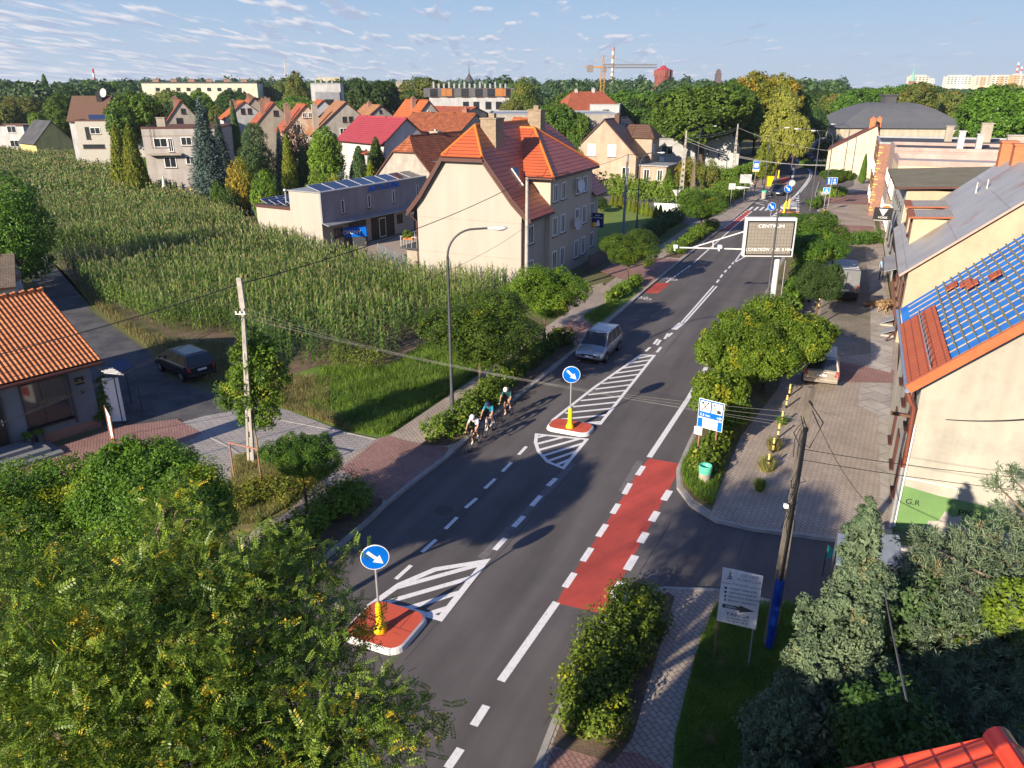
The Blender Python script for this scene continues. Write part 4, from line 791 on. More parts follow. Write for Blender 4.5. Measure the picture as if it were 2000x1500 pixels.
grass(gp([(630, 722), (700, 718), (755, 722), (862, 655), (955, 602), (1006, 604), (1000, 682), (886, 764), (762, 848), (738, 853), (690, 845), (600, 800)]), 56000, .38, .011, GR, 1, 'lush green grass between the maize and the pavement')
grass(gp([(545, 795), (525, 765), (560, 738), (650, 745), (640, 800), (690, 845), (670, 838)]), 16000, .34, .011, GRD, 2, 'tall dry grass at the corner of the maize field')
grass(gp([(1395, 1192), (1545, 1188), (1700, 1210), (1640, 1800), (1295, 1800), (1322, 1440), (1342, 1350), (1364, 1270)]), 60000, .2, .007, GR, 3, 'shaded lawn grass beside the lower pavement', .15)
grass(gp([(100, 505), (140, 548), (270, 643), (340, 668), (440, 672), (470, 715), (440, 758), (355, 738), (300, 688), (195, 612)]), 26000, .42, .014, GRD, 4, 'dry verge grass between the lane and the maize')
grass(gp([(1330, 920), (1350, 880), (1398, 860), (1430, 850), (1398, 970), (1390, 994), (1358, 975), (1336, 950)]), 12000, .28, .01, GR, 5, 'rough grass at the corner around the green litter bin', .15)
grass(gp([(458, 897), (528, 890), (598, 907), (636, 925), (596, 958), (560, 998), (505, 1028), (434, 1036), (432, 984), (450, 950)]), 20000, .2, .008, GRD, 6, 'dry grass on the small mound by the lattice pole', .14)
grass(gp([(1140, 622), (1200, 585), (1212, 596), (1166, 636)]), 4000, .22, .01, GR, 7, 'grass tuft ending the second planting bed', .14)
for k, (x, y, r_, lab) in enumerate(((1499, 920, 16, 'flowering weed tuft round the nearest striped post'), (1512, 882, 12, 'weed tuft round the second and third striped posts'), (1527, 832, 9, 'small weed tuft by the farther striped posts'), (1484, 962, 8, 'lone grass tuft in the paving joints'))): grass(gp([(x+r_*math.cos(a*.9)*(1+.3*math.sin(a*5)), y+r_*.7*math.sin(a*.9)) for a in range(7)]), 700, .38, .012, GRD if k < 2 else GR, 8+k, lab, .14)
# ================================================================ BUILDINGS
def stucco(name, c, var=.78, sc=.5, bump=.25, bs=40): return M(name, c, .9, tuple(q*var for q in c), sc, detail=9, bump=bump, bscale=bs, streak=-.12)
CREAM = M('cream_roughcast', (0.37, 0.345, 0.30), .95, (0.27, 0.235, 0.19), 26, detail=4, bump=.6, bscale=30, lo=.46, hi=.74, streak=-.05)
BEIGE = stucco('beige_render', (0.35, 0.31, 0.25)); PEACH = stucco('peach_render', (0.42, 0.325, 0.24)); WHITER = stucco('white_render', (0.45, 0.45, 0.45))
GREYR = stucco('grey_render', (0.25, 0.26, 0.285)); PINK = stucco('pink_render', (0.43, 0.32, 0.28)); OLDGREY = stucco('old_grey_render', (0.36, 0.33, 0.285), .75, 1.2)
YELLOWR = M('pale_yellow_render', (0.37, 0.345, 0.285), .95, (0.25, 0.235, 0.2), .7, detail=11, bump=.35, bscale=12, lo=.48, hi=.76, streak=-.15)
PINKGREY = stucco('pinkish_grey_render', (0.38, 0.35, 0.33)); LGREY = stucco('light_grey_render', (0.5, 0.5, 0.49))
BRICKR = brickmat('red_brick', (0.34, 0.13, 0.08), (0.26, 0.10, 0.06), (0.3, 0.26, 0.22), .25, .08, .012, 'UV', noise=.3)
BRICKY = brickmat('yellow_brick', (0.36, 0.26, 0.16), (0.24, 0.17, 0.11), (0.28, 0.25, 0.2), .25, .08, .012, 'UV', noise=.3)
TILEO = brickmat('orange_roof_tiles', (0.56, 0.16, 0.045), (0.48, 0.13, 0.04), (0.16, 0.04, 0.02), .24, .36, .03, 'UV', offset=0, bump=.9, profile=1.0, noise=.25, nscale=.4)
TILES = brickmat('stepped_metal_tiles', (0.50, 0.105, 0.035), (0.46, 0.095, 0.03), (0.13, 0.025, 0.02), 3.0, .38, .028, 'UV', offset=0, bump=1.0, noise=.16, rough=.45, spec=.4)
TILEOLD = brickmat('weathered_roof_tiles', (0.46, 0.15, 0.06), (0.36, 0.10, 0.045), (0.09, 0.03, 0.02), .22, .33, .03, 'UV', offset=0, bump=.9, profile=.6, noise=.5, nscale=1.2, dirt=((0.10, 0.075, 0.05), .9, .6))
TILER = brickmat('red_roof_tiles', (0.44, 0.125, 0.06), (0.37, 0.10, 0.05), (0.14, 0.04, 0.025), .24, .36, .03, 'UV', offset=0, bump=.8, profile=.5, noise=.25)
TILEM = brickmat('crimson_metal_tiles', (0.32, 0.05, 0.06), (0.29, 0.045, 0.055), (0.15, 0.025, 0.03), 1.1, .4, .03, 'UV', offset=0, bump=.9, noise=.12, rough=.5)
TILET = brickmat('tan_roof_tiles', (0.42, 0.21, 0.10), (0.36, 0.17, 0.085), (0.14, 0.07, 0.04), .24, .34, .03, 'UV', offset=0, bump=.8, noise=.3)
TILEBR = brickmat('brown_stepped_tiles', (0.13, 0.075, 0.05), (0.115, 0.065, 0.045), (0.035, 0.02, 0.016), 3.0, .42, .04, 'UV', offset=0, bump=1.0, noise=.2, rough=.5)
SHINGLE = brickmat('brown_shingles', (0.2, 0.155, 0.11), (0.15, 0.12, 0.09), (0.07, 0.055, 0.04), .3, .18, .02, 'UV', noise=.3)
TARPAPER = M('dark_roofing_felt', (0.075, 0.078, 0.085), .85, (0.05, 0.05, 0.055), .6); FELTBR = M('mossy_roofing_felt', (0.19, 0.165, 0.12), .95, (0.13, 0.125, 0.07), .8)
GUTTER = M('brown_gutter', (0.085, 0.035, 0.028), .5, (0.07, 0.03, 0.025), 3); SHEETM = M('grey_metal_sheet', (0.33, 0.34, 0.35), .5, (0.26, 0.27, 0.28), 1, metal=.3)
WINC = {}
def window(parent, x, y, z, w_, h_, face=0, frame='w', sill=True, mull=1, sillmat=None, depth=.07, reveal=True):
    """centre x,z on a wall; face in degrees about z (0 faces local -y, 90 faces +x)"""
    key = (round(w_, 2), round(h_, 2), frame, mull)
    if key not in WINC:
        t = min(.09, w_*.12); mb = MB(); a, b = w_/2, h_/2
        mb.box(-a, a, -depth, .0, -b, -b+t); mb.box(-a, a, -depth, .0, b-t, b); mb.box(-a, -a+t, -depth, 0, -b+t, b-t); mb.box(a-t, a, -depth, 0, -b+t, b-t)
        for k in range(mull): q = -a+(k+1)*w_/(mull+1); mb.box(q-t*.35, q+t*.35, -depth*.8, 0, -b+t, b-t)
        fo = mb.build('window', {'w': FRAMEW, 's': FRAMEW, 'd': FRAMEB, 'b': GUTTER}[frame]); me = fo.data; bpy.data.objects.remove(fo)
        p = MB(); p.face([(-a+t, -.015, -b+t), (a-t, -.015, -b+t), (a-t, -.015, b-t), (-a+t, -.015, b-t)]); po = p.build('pane', FRAMEW if frame == 's' else GLASS); pm = po.data; bpy.data.objects.remove(po)
        s_ = MB(); s_.box(-a-.06, a+.06, -.16, 0, -b-.07, -b-.004); so_ = s_.build('sill', sillmat or GUTTER); sm_ = so_.data; bpy.data.objects.remove(so_)
        WINC[key] = (me, pm, sm_)
    me, pm, sm_ = WINC[key]; f = mobj('window', me, parent, (x, y, z), (0, 0, R(face))); mobj('pane', pm, f)
    if sill: mobj('sill', sm_, f)
    return f
def gable_house(label, o, th, W, L, eave, ridge, roofmat=TILEO, wallmat=BEIGE, over=.4, wins=(), chims=(), name='house', hip=0, cat='house', group=None, th_=.16, chimmat=BRICKR, trim=GUTTER, off=0.0):
    """local frame: x across the gable (-W/2..W/2), y away along the ridge 0..L, gable front at y=0"""
    t = thing(name, label, cat, (o[0], o[1], 0), -R(th), group); a = W/2; xr = off
    mb = MB(); g_ = [(-a, 0), (a, 0), (a, eave), (xr, ridge), (-a, eave)]
    if hip:
        f = hip; zc = ridge-(ridge-eave)*f; xl = -a+(a+xr)*(1-f); xrr = a-(a-xr)*(1-f); g_ = [(-a, 0), (a, 0), (a, eave), (xrr, zc), (xl, zc), (-a, eave)]
    F3 = [(p[0], 0, p[1]) for p in g_]; B3 = [(p[0], L, p[1]) for p in g_]
    mb.face(F3); mb.face(B3[::-1])
    for i in range(len(g_)):
        j = (i+1) % len(g_)
        if g_[i][1] > eave-.01 and g_[j][1] > eave-.01: continue
        mb.face([F3[j], F3[i], B3[i], B3[j]])
    mb.build('wall', wallmat, t)
    rm = MB(); sl_ = (ridge-eave)/(a); nL = Vector((-(ridge-eave), 0, a+xr)).normalized(); nR = Vector(((ridge-eave), 0, a-xr)).normalized()
    eL = (-a-over, eave-over*(ridge-eave)/(a+xr)); eR = (a+over, eave-over*(ridge-eave)/(a-xr)); y0, y1 = -over*.6, L+over*.6
    if not hip:
        rm.solid([(eL[0], y0, eL[1]), (xr, y0, ridge), (xr, y1, ridge), (eL[0], y1, eL[1])], nL*th_, 0, 1); rm.solid([(eR[0], y0, eR[1]), (eR[0], y1, eR[1]), (xr, y1, ridge), (xr, y0, ridge)], nR*th_, 0, 1)
    else:
        zc = ridge-(ridge-eave)*hip; xl = -a+(a+xr)*(1-hip); xrr = a-(a-xr)*(1-hip); hd = (ridge-zc)*.8; up = Vector((0, 0, th_*1.2))
        rm.solid([(eL[0], y0, eL[1]), (xl, y0, zc), (xr, y0+hd, ridge), (xr, y1-hd, ridge), (xl, y1, zc), (eL[0], y1, eL[1])], nL*th_, 0, 1)
        rm.solid([(eR[0], y0, eR[1]), (eR[0], y1, eR[1]), (xrr, y1, zc), (xr, y1-hd, ridge), (xr, y0+hd, ridge), (xrr, y0, zc)], nR*th_, 0, 1)
        rm.solid([(xl, y0, zc), (xrr, y0, zc), (xr, y0+hd, ridge)], Vector((0, -hd*0+-.3, .9)).normalized()*th_, 0, 1); rm.solid([(xl, y1, zc), (xrr, y1, zc), (xr, y1-hd, ridge)], Vector((0, .3, .9)).normalized()*th_, 0, 1)
    ro = rm.build('roof', [roofmat, trim], t)
    rc = MB(); rc.tube([(xr, y0+(hip and hd), ridge+th_), (xr, y1-(hip and hd), ridge+th_)], .13, 6); rc.build('ridge_cap', roofmat, ro)
    for (x, y, s1, s2, z) in chims:
        c = MB(); c.box(x-s1/2, x+s1/2, y-s2/2, y+s2/2, eave, z); c.box(x-s1/2-.06, x+s1/2+.06, y-s2/2-.06, y+s2/2+.06, z, z+.1); c.box(x-.14, x+.14, y-.14, y+.14, z+.1, z+.35); c.build('chimney', chimmat, ro)
    for wv in wins:
        fc, u, z, w_, h_ = wv[:5]; fr = wv[5] if len(wv) > 5 else 'w'
        if fc == 'f': window(t, u, 0, z, w_, h_, 0, fr)
        elif fc == 'r': window(t, a, u, z, w_, h_, 90, fr)
        elif fc == 'l': window(t, -a, u, z, w_, h_, -90, fr)
        else: window(t, u, L, z, w_, h_, 180, fr)
    return t
def block(label, o, th, W, L, H, wallmat=WHITER, roofmat=TARPAPER, parapet=.3, wins=(), name='building', cat='building', cap=SHEETM, base=0.0, group=None, chims=()):
    """flat-roofed block; x 0..W across the front, y 0..L away"""
    t = thing(name, label, cat, (o[0], o[1], 0), -R(th), group)
    mb = MB(); mb.box(0, W, 0, L, base, H); mb.build('wall', wallmat, t)
    rf = MB(); rf.face([(.2, .2, H+.012), (W-.2, .2, H+.012), (W-.2, L-.2, H+.012), (.2, L-.2, H+.012)]); ro = rf.build('roof', roofmat, t)
    p = MB()
    for (x0, x1, y0, y1) in ((-.05, W+.05, -.05, .2), (-.05, W+.05, L-.2, L+.05), (-.05, .2, .2, L-.2), (W-.2, W+.05, .2, L-.2)): p.box(x0, x1, y0, y1, H, H+parapet)
    p.build('parapet', cap, ro)
    for (x, y, s1, s2, z, m) in chims:
        c = MB(); c.box(x-s1/2, x+s1/2, y-s2/2, y+s2/2, H+.02, z); c.box(x-s1/2-.08, x+s1/2+.08, y-s2/2-.08, y+s2/2+.08, z, z+.12); c.build('chimney', m, ro)
    for wv in wins:
        fc, u, z, w_, h_ = wv[:5]; fr = wv[5] if len(wv) > 5 else 'w'
        if fc == 'f': window(t, u, 0, z, w_, h_, 0, fr)
        elif fc == 'r': window(t, W, u, z, w_, h_, 90, fr)
        elif fc == 'l': window(t, 0, u, z, w_, h_, -90, fr)
    return t
def dish(parent, x, y, z, r, rz, mat=None, name='satellite_dish'):
    mb = MB(); mb.lathe([(0, 0.001), (.02*r, r*.4), (.09*r, r*.75), (.17*r, r), (.19*r, r*1.02)], 20)
    o = mb.build(name, mat or M('dish_grey', (0.5, 0.5, 0.5), .5), parent, (x, y, z), (R(80), 0, R(rz)))
    a = MB(); a.tube([(0, 0, -.05), (0, 0, -.3)], .03, 6); a.tube([(0, -r*.9, .1), (0, -r*.3, .6*r+.1)], .015, 5); a.build('bracket', ZINC, o); return o
# ---------- the big cream house
mh_ = Fr(G(1018, 577), 24.5); t = thing('apartment_house', 'big cream roughcast house with half-hipped red roof beside the pavement', 'house', mh_.o, -R(24.5))
L0 = 18.0; z1, z2 = 6.4, 10.05; RX = -4.9; RZ = 12.1
prof = [(-9.0, 0), (0, 0), (0, z1), (-.75, 7.2), (-3.15, z2), (-6.35, z2), (-8.4, 7.2), (-9.0, z1)]
mb = MB(); F3 = [(x, 0, z) for x, z in prof]; B3 = [(x, L0, z) for x, z in prof]; mb.face(F3); mb.face(B3[::-1])
for i in range(len(prof)): j = (i+1) % len(prof); mb.face([F3[j], F3[i], B3[i], B3[j]])
mb.build('wall', CREAM, t)
bw = MB(); bw.box(-3, .45, 4.6, 14.6, 0, 8.5); bw.build('bay_wall', M('grey_roughcast', (0.44, 0.39, 0.31), .95, (0.32, 0.28, 0.23), 26, detail=4, bump=.6, bscale=30, lo=.45, hi=.75), t)
rm = MB()
def rs(pts, mi=0, th=.16):
    p = [Vector(q) for q in pts]; n = (p[1]-p[0]).cross(p[2]-p[0]).normalized(); n = n if n.z > 0 else -n; rm.solid(pts, n*th, mi, 1)
y0 = -.35; HA = 2.2
rs([(-3.05, y0, z2), (RX, HA, RZ), (RX, L0-HA, RZ), (-3.05, L0+.3, z2)]); rs([(-.7, y0, 7.15), (-3.05, y0, z2), (-3.05, L0+.3, z2), (-.7, L0+.3, 7.15)]); rs([(.75, y0, 5.75), (-.7, y0, 7.15), (-.7, 4.55, 7.15), (.75, 4.55, 5.75)]); rs([(.75, 14.65, 5.75), (-.7, 14.65, 7.15), (-.7, L0+.3, 7.15), (.75, L0+.3, 5.75)])
rs([(-6.45, y0, z2), (RX, HA, RZ), (RX, L0-HA, RZ), (-6.45, L0+.3, z2)]); rs([(-8.5, y0, 7.15), (-6.45, y0, z2), (-6.45, L0+.3, z2), (-8.5, L0+.3, 7.15)]); rs([(-9.7, y0, 5.8), (-8.5, y0, 7.15), (-8.5, L0+.3, 7.15), (-9.7, L0+.3, 5.8)])
rs([(-6.45, y0-.1, z2), (-3.05, y0-.1, z2), (RX, HA, RZ)]); rs([(-6.45, L0+.4, z2), (-3.05, L0+.4, z2), (RX, L0-HA, RZ)])
# bay roof: ridge square to the road with a hipped end
BZ = 11.65; BY = 9.6; ez = 8.35; bx = .85
rs([(-6, BY, BZ), (-3.1, BY, BZ), (bx, 4.1, ez), (-2.6, 4.1, ez)]); rs([(-6, BY, BZ), (-3.1, BY, BZ), (bx, 15.1, ez), (-2.6, 15.1, ez)]); rs([(-3.1, BY, BZ), (bx, 4.1, ez), (bx, 15.1, ez)])
ro = rm.build('roof', [TILES, GUTTER], t)
rc = MB()
for a, b in (((RX, HA, RZ), (RX, L0-HA, RZ)), ((-6.45, y0, z2), (RX, HA, RZ)), ((-3.05, y0, z2), (RX, HA, RZ)), ((-4.4, BY, BZ), (-3.1, BY, BZ)), ((-3.1, BY, BZ), (bx, 4.1, ez)), ((-3.1, BY, BZ), (bx, 15.1, ez))): rc.tube([Vector(a)+Vector((0, 0, .17)), Vector(b)+Vector((0, 0, .17))], .12, 7)
rc.build('ridge_cap', M('orange_ridge_tiles', (0.62, 0.17, 0.03), .6), ro)
for (x, y, s1, s2, z) in ((-4.0, 3.4, 1.3, 1.5, 12.7), (-4.1, 12.4, 1.2, 1.0, 13.1)):
    c = MB(); c.box(x-s1/2, x+s1/2, y-s2/2, y+s2/2, 10, z); c.box(x-s1/2-.06, x+s1/2+.06, y-s2/2-.06, y+s2/2+.06, z, z+.1); c.box(x-.2, x+.25, y-.2, y+.2, z+.1, z+.42); c.build('chimney', BRICKY, ro)
bb = MB()
for a, b in (((-9.72, y0-.06, 5.8), (-8.5, y0-.06, 7.15)), ((-8.5, y0-.06, 7.15), (-6.45, y0-.06, z2)), ((-3.05, y0-.06, z2), (-.7, y0-.06, 7.15)), ((-.7, y0-.06, 7.15), (.77, y0-.06, 5.75))):
    d = Vector((0, 0, -.3)); bb.solid([a, b, Vector(b)+d, Vector(a)+d], (0, .06, 0))
bb.solid([(-6.55, y0-.16, z2), (-2.95, y0-.16, z2), (-2.95, y0-.16, z2-.25), (-6.55, y0-.16, z2-.25)], (0, .06, 0)); bb.build('bargeboard', GUTTER, ro)
gt = MB(); gt.tube([(.82, y0, 5.72), (.82, 4.5, 5.72)], .09, 7); gt.tube([(bx+.05, 4.1, ez-.02), (bx+.05, 15.1, ez-.02)], .09, 7); gt.tube([(-2.4, 4.0, ez-.02), (bx, 4.0, ez-.02)], .09, 7); gt.tube([(.08, -.08, 5.6), (.06, -.06, .1)], .07, 7); gt.tube([(-9.75, y0, 5.8), (-9.75, L0, 5.8)], .09, 7); gt.tube([(-9.7, y0+.1, 5.75), (-9.1, -.05, 5.1), (-9.05, -.08, .2)], .06, 7); gt.build('gutter', GUTTER, t)
for z in (1.6, 4.3): window(t, 0, 1.7, z+.1, 1.05, 1.45, 90)
for y in (5.6, 7.4, 10.6, 12.4):
    for z in (1.7, 4.45, 7.1): window(t, .45, y+(.25 if y > 9 else 0), z, .95, 1.55 if z < 7 else 1.4, 90)
window(t, 0, 16.2, 1.6, 1, 1.4, 90); window(t, 0, 16.2, 4.3, 1, 1.4, 90)
sk = MB(); sk.solid([(-2.1, 2.7, 9.14), (-1.1, 2.7, 7.9), (-1.1, 3.6, 7.9), (-2.1, 3.6, 9.14)], (.08, 0, .065), 0, 1); sk.build('skylight', [GLASS, ZINC], ro)
dish(t, .95, 10.2, 7.2, .55, 75, WHITE); dish(t, .9, 9.8, 4.1, .55, 75)
for k in range(2):
    bd = MB(); bd.box(-9, -.02, -.012, 0, 2.75+2.7*k, 2.79+2.7*k); bd.build('render_joint', BEIGE, t)
bs_ = thing('wall_sign', 'dark blue shop sign projecting from the far corner of the cream house', 'sign', mh_.w(.5, 14.9, 0), -R(24.5)); s_ = MB(); s_.box(0, 1.1, -.08, .08, 3.0, 4.3); s_.build('panel', M('navy', (0.01, 0.015, 0.12), .4), bs_, bevel=.02)
s_ = MB(); s_.box(-.2, 0, -.03, .03, 3.9, 4.0); s_.build('bracket', DARKMET, bs_)
s_ = MB(); s_.disc((.28, -.086, 3.25), .23, (0, -1, 0)); s_.build('emblem', YEL, bs_); s_ = MB(); s_.disc((.6, -.092, 3.3), .2, (0, -1, 0)); s_.disc((.62, -.093, 3.55), .12, (0, -1, 0)); s_.build('emblem', SIGNW, bs_)
text('lettering', 'Biuro\nrachunkowe', .2, bs_, (.55, -.09, 4.0), (math.pi/2, 0, 0), SIGNW)
# balcony and low wing behind the cream house
t2 = thing('balcony_wing', 'low wing with a flowered balcony at the left side of the cream house', 'building', mh_.w(-9.1, 1.5), -R(24.5)); b = MB(); b.box(-2.0, -.05, 0, 6, 0, 2.5); b.build('wall', BEIGE, t2)
b = MB(); b.box(-2.4, -.02, -.4, 6.2, 2.5, 2.65); ro2 = b.build('roof', TARPAPER, t2); b = MB()
for k in range(14): b.box(-2.35, -2.32, -.35+k*.45, -.32+k*.45, 2.65, 3.5)
for k in range(5): b.box(-2.3+k*.5, -2.27+k*.5, -.37, -.34, 2.65, 3.5)
b.box(-2.38, -2.3, -.4, 6.2, 3.5, 3.55); b.box(-2.38, -.05, -.4, -.33, 3.5, 3.55); b.build('railing', ZINC, t2)
b = MB(); b.box(-2.0, -1.1, -.5, -.25, 3.3, 3.5); fb = b.build('flower_box', M('terracotta', (.5, .16, .05), .7), t2); mobj('leaves', crown_mesh('leaves', [(-1.6, -.4, 3.75, .45, .3, .35)], 30, 30, .1, .06, LM['hedge'], 95, cs=.4), t2)
# ---------- tyre workshop with solar panels
ag = Fr((-18.3, 74.5), 30); t = thing('workshop', 'grey flat-roofed tyre workshop with blue lettering and dark gates', 'building', ag.o, -R(30))
AGL = 17.0; b = MB(); b.box(-4.0, 0, 0, AGL, 0, 5.55); b.build('wall', CREAM, t)
b = MB(); b.box(0, .16, -.02, AGL, 2.75, 5.6); b.build('upper_cladding', GREYR, t); b = MB(); b.solid([(.1, -.05, 2.72), (.9, -.05, 2.5), (.9, AGL, 2.5), (.1, AGL, 2.72)], (0, 0, .08)); b.build('canopy', SHEETM, t); b = MB(); b.box(-4.1, .2, -.08, AGL+.1, 5.6, 5.68); rf = b.build('roof', SHEETM, t)
def solar(parent, x0, y0, z, nx, ny, w_=1.0, l_=1.65, tilt=12, rz=0, gx=1.15, gy=1.8):
    key = ('solar', w_, l_)
    if key not in WINC:
        m1 = MB(); m1.box(0, l_, 0, w_, 0, .04); o1 = m1.build('solar_panel', M('aluminium', (.6, .6, .62), .4, metal=.5)); m2 = MB(); m2.face([(.04, .04, .045), (l_-.04, .04, .045), (l_-.04, w_-.04, .045), (.04, w_-.04, .045)]); o2 = m2.build('cells', M('solar_cells', (0.012, 0.022, 0.06), .12, (0.01, 0.018, 0.045), 3, spec=.6)); WINC[key] = (o1.data, o2.data); bpy.data.objects.remove(o1); bpy.data.objects.remove(o2)
    for i in range(nx):
        for j in range(ny):
            p = mobj('solar_panel', WINC[key][0], parent, (x0+i*gx, y0+j*gy, z), (0, R(tilt), R(rz))); mobj('cells', WINC[key][1], p)
for j in range(8): 
    solar(rf, -2.2, .6+j*2.05, 6.1, 1, 1, 1.9, 2.0, 15)
for (y, z, w_, h_) in ((2.9, 4.0, .4, 1.3), (6.9, 4.05, .4, 1.3), (10.9, 4.1, .4, 1.3), (15.2, 4.2, .4, 1.3)): window(t, .16, y, z, w_, h_, 90, 'w', mull=0)
b = MB(); b.box(.0, .06, 7.2, 11.0, 0, 2.45); gtb = b.build('gate', M('dark_brown_gate', (.035, .025, .022), .5), t); b = MB(); b.box(.06, .09, 8.4, 9.5, .1, 2.1); b.build('wicket_door', FRAMEW, gtb); b = MB(); b.box(.09, .1, 8.48, 9.42, .18, 2.02); b.build('wicket_panel', MATS['dark_brown_gate'], gtb)
b = MB(); b.box(.0, .06, 14.6, 16.9, 0, 2.45); b.build('gate', MATS['dark_brown_gate'], t); b = MB(); b.box(.0, .06, 3.8, 6.4, 0, 2.3); b.build('gate', FRAMEB, t); window(t, 0, 2.2, 1.6, 1.2, .9, 90, 'd'); window(t, 0, 12.0, 1.6, .9, .9, 90, 'd')
text('lettering', 'AUTO-GUMA', .85, t, (.2, 9.4, 5.25), (math.pi/2, 0, math.pi/2), M('blue_letters', (0.0, .16, .65), .4), ext=.06, shear=.15)
b = MB(); b.box(.06, .1, 12.9, 14.5, 1.75, 2.75); pl = b.build('sign_panel', SIGNW, t); text('lettering', 'AUTO-GUMA\nWULKANIZACJA\n603 726 096', .2, t, (.11, 13.8, 2.25), (math.pi/2, 0, math.pi/2), M('red_letters', (.5, .02, .02), .5)); b = MB(); b.disc((.105, 13.1, 2.25), .2, (1, 0, 0)); b.disc((.107, 13.1, 2.25), .1, (1, 0, 0)); b.build('tyre_emblem', BLACK, pl)
t = thing('annex', 'cream annex with a roof full of slanted solar panels, left of the workshop', 'building', ag.w(-9.4, .6), -R(30)); b = MB(); b.box(0, 5.35, 0, 9, 0, 3.75); b.build('wall', CREAM, t); b = MB(); b.box(-.1, 5.35, -.1, 9.1, 3.75, 3.85); rf = b.build('roof', [TARPAPER], t); b = MB(); b.box(-.14, 5.35, -.14, -.1, 3.62, 3.87); b.box(-.14, -.1, -.14, 9.1, 3.62, 3.87); b.build('fascia', GUTTER, rf)
for i in range(4):
    for j in range(4): solar(rf, .3+i*1.25, .3+j*2.1, 4.35, 1, 1, 2.0, 1.05, 22)
b = MB(); b.tube([(3.4, .9, 3.85), (3.4, .9, 5.2)], .07, 8); b.lathe([(5.2, .1), (5.3, .2), (5.45, .2), (5.5, .05)], 10, (3.4, .9)); b.build('vent_pipe', ZINC, rf)
# fence of grey panels between the yard and the maize
t = thing('panel_fence', 'low grey slatted fence behind the maize, left of the cream house', 'fence', G(740, 508)); d = G(815, 545)-G(740, 508); ln = d.length; t.rotation_euler = (0, 0, math.atan2(d.y, d.x)); b = MB()
for k in range(7): b.box(0, ln, -.02, .02, .15+k*.2, .3+k*.2)
b.build('slats', M('grey_slats', (.14, .15, .16), .6), t)
for k in range(int(ln/2)+1): b = MB(); b.box(k*2-.05, k*2+.05, -.05, .05, 0, 1.6); b.build('post', ZINC, t)
# ---------- the low bar building at the left edge
o = G(199, 833); ang = 50; th_l = 90-ang+0.0
lb = Vector((o.x, o.y, 0)); dirw = Vector((-.64, -.768, 0)); inn = Vector((-.768, .64, 0))
t = thing('bar_building', 'low dark grey bar with orange pantile roof and wide black windows', 'building', lb, math.atan2(dirw.y, dirw.x)+math.pi)
# local: x along the front towards its left end is negative; y inward
def LB(x, y, z): return (x, y, z)
WD = 9.5; b = MB(); b.box(-14, 0, 0, WD, .45, 3.35); gz = 5.7
b.face([(0, 0, 3.35), (0, WD, 3.35), (0, WD/2, 5.45)]); b.face([(-14, 0, 3.35), (-14, WD/2, 5.45), (-14, WD, 3.35)]); b.build('wall', stucco('blue_grey_render', (.16, .185, .22)), t)
b = MB(); b.box(-14.0, .02, -.02, WD, 0, .45); b.build('plinth', BRICKR, t)
rm = MB(); yr = WD/2
rm.solid([(-14.5, -.55, 3.3), (.35, -.55, 3.3), (.35, yr, 5.65), (-14.5, yr, 5.65)], Vector((0, -.4, .9)).normalized()*.14, 0, 1); rm.solid([(-14.5, WD+.5, 3.3), (.35, WD+.5, 3.3), (.35, yr, 5.65), (-14.5, yr, 5.65)], Vector((0, .4, .9)).normalized()*.14, 0, 1)
PANT = brickmat('orange_pantiles', (0.60, 0.22, 0.085), (0.52, 0.18, 0.07), (0.15, 0.05, 0.025), .2, .36, .022, 'UV', offset=0, bump=1.0, profile=1.6, noise=.22, nscale=.8)
ro = rm.build('roof', [PANT, GUTTER], t); rc = MB()
for k in range(36): rc.tube([(.36-k*.4, yr, 5.82), (-.02-k*.4, yr, 5.76)], [.15, .12], 8)
rc.build('ridge_cap', PANT, ro); b = MB(); b.tube([(-14.5, -.62, 3.25), (.35, -.62, 3.25)], .09, 8); b.build('gutter', GUTTER, t)
b = MB(); b.box(-3.0, -1.15, -.05, 0, .95, 2.95); wn = b.build('window', FRAMEB, t); b = MB(); b.face([(-2.95, -.06, 1.02), (-2.25, -.06, 1.02), (-2.25, -.06, 2.9), (-2.95, -.06, 2.9)]); b.face([(-2.18, -.06, 1.02), (-1.2, -.06, 1.02), (-1.2, -.06, 2.9), (-2.18, -.06, 2.9)]); b.build('pane', GLASS, wn)
text('lettering', 'PIZZERIA', .26, wn, (-1.75, -.075, 1.95), (math.pi/2, 0, 0), M('dull_gold', (.2, .17, .12), .5)); b = MB(); b.box(-3.05, -1.1, -.22, 0, .85, .93); b.build('sill', BLACK, wn)
b = MB(); b.box(-4.75, -3.85, -.04, 0, .5, 2.6); dr = b.build('door', M('black_door', (.02, .018, .018), .4), t); b = MB(); b.box(-3.95, -3.9, -.1, -.04, 1.4, 1.7); b.build('handle', ZINC, dr)
b = MB(); b.box(-3.82, -3.74, -.14, -.05, .5, 2.75); b.build('downpipe', DARKMET, t); b = MB(); b.box(-1.06, -.98, -.14, -.05, .6, 3.2); b.build('downpipe', DARKMET, t); b = MB(); b.box(-.75, -.35, -.04, 0, 2.3, 2.65); pq = b.build('plaque', BLACK, t); text('lettering', '102\nOTWARTE', .1, pq, (-.55, -.046, 2.47), (math.pi/2, 0, 0), M('gold_letters', (.5, .4, .2), .4)); b = MB(); b.tube([(-.55, 0, 1.95), (-.55, -.15, 1.95)], .07, 8); b.build('lamp', BLACK, t); b = MB(); b.tube([(-3.9, 0, 2.95), (-3.9, -.15, 2.9)], .08, 8); b.build('lamp', SIGNW, t)
t3 = thing('entrance_steps', 'grey stone steps fanning out before the bar door', 'steps', lb, t.rotation_euler.z)
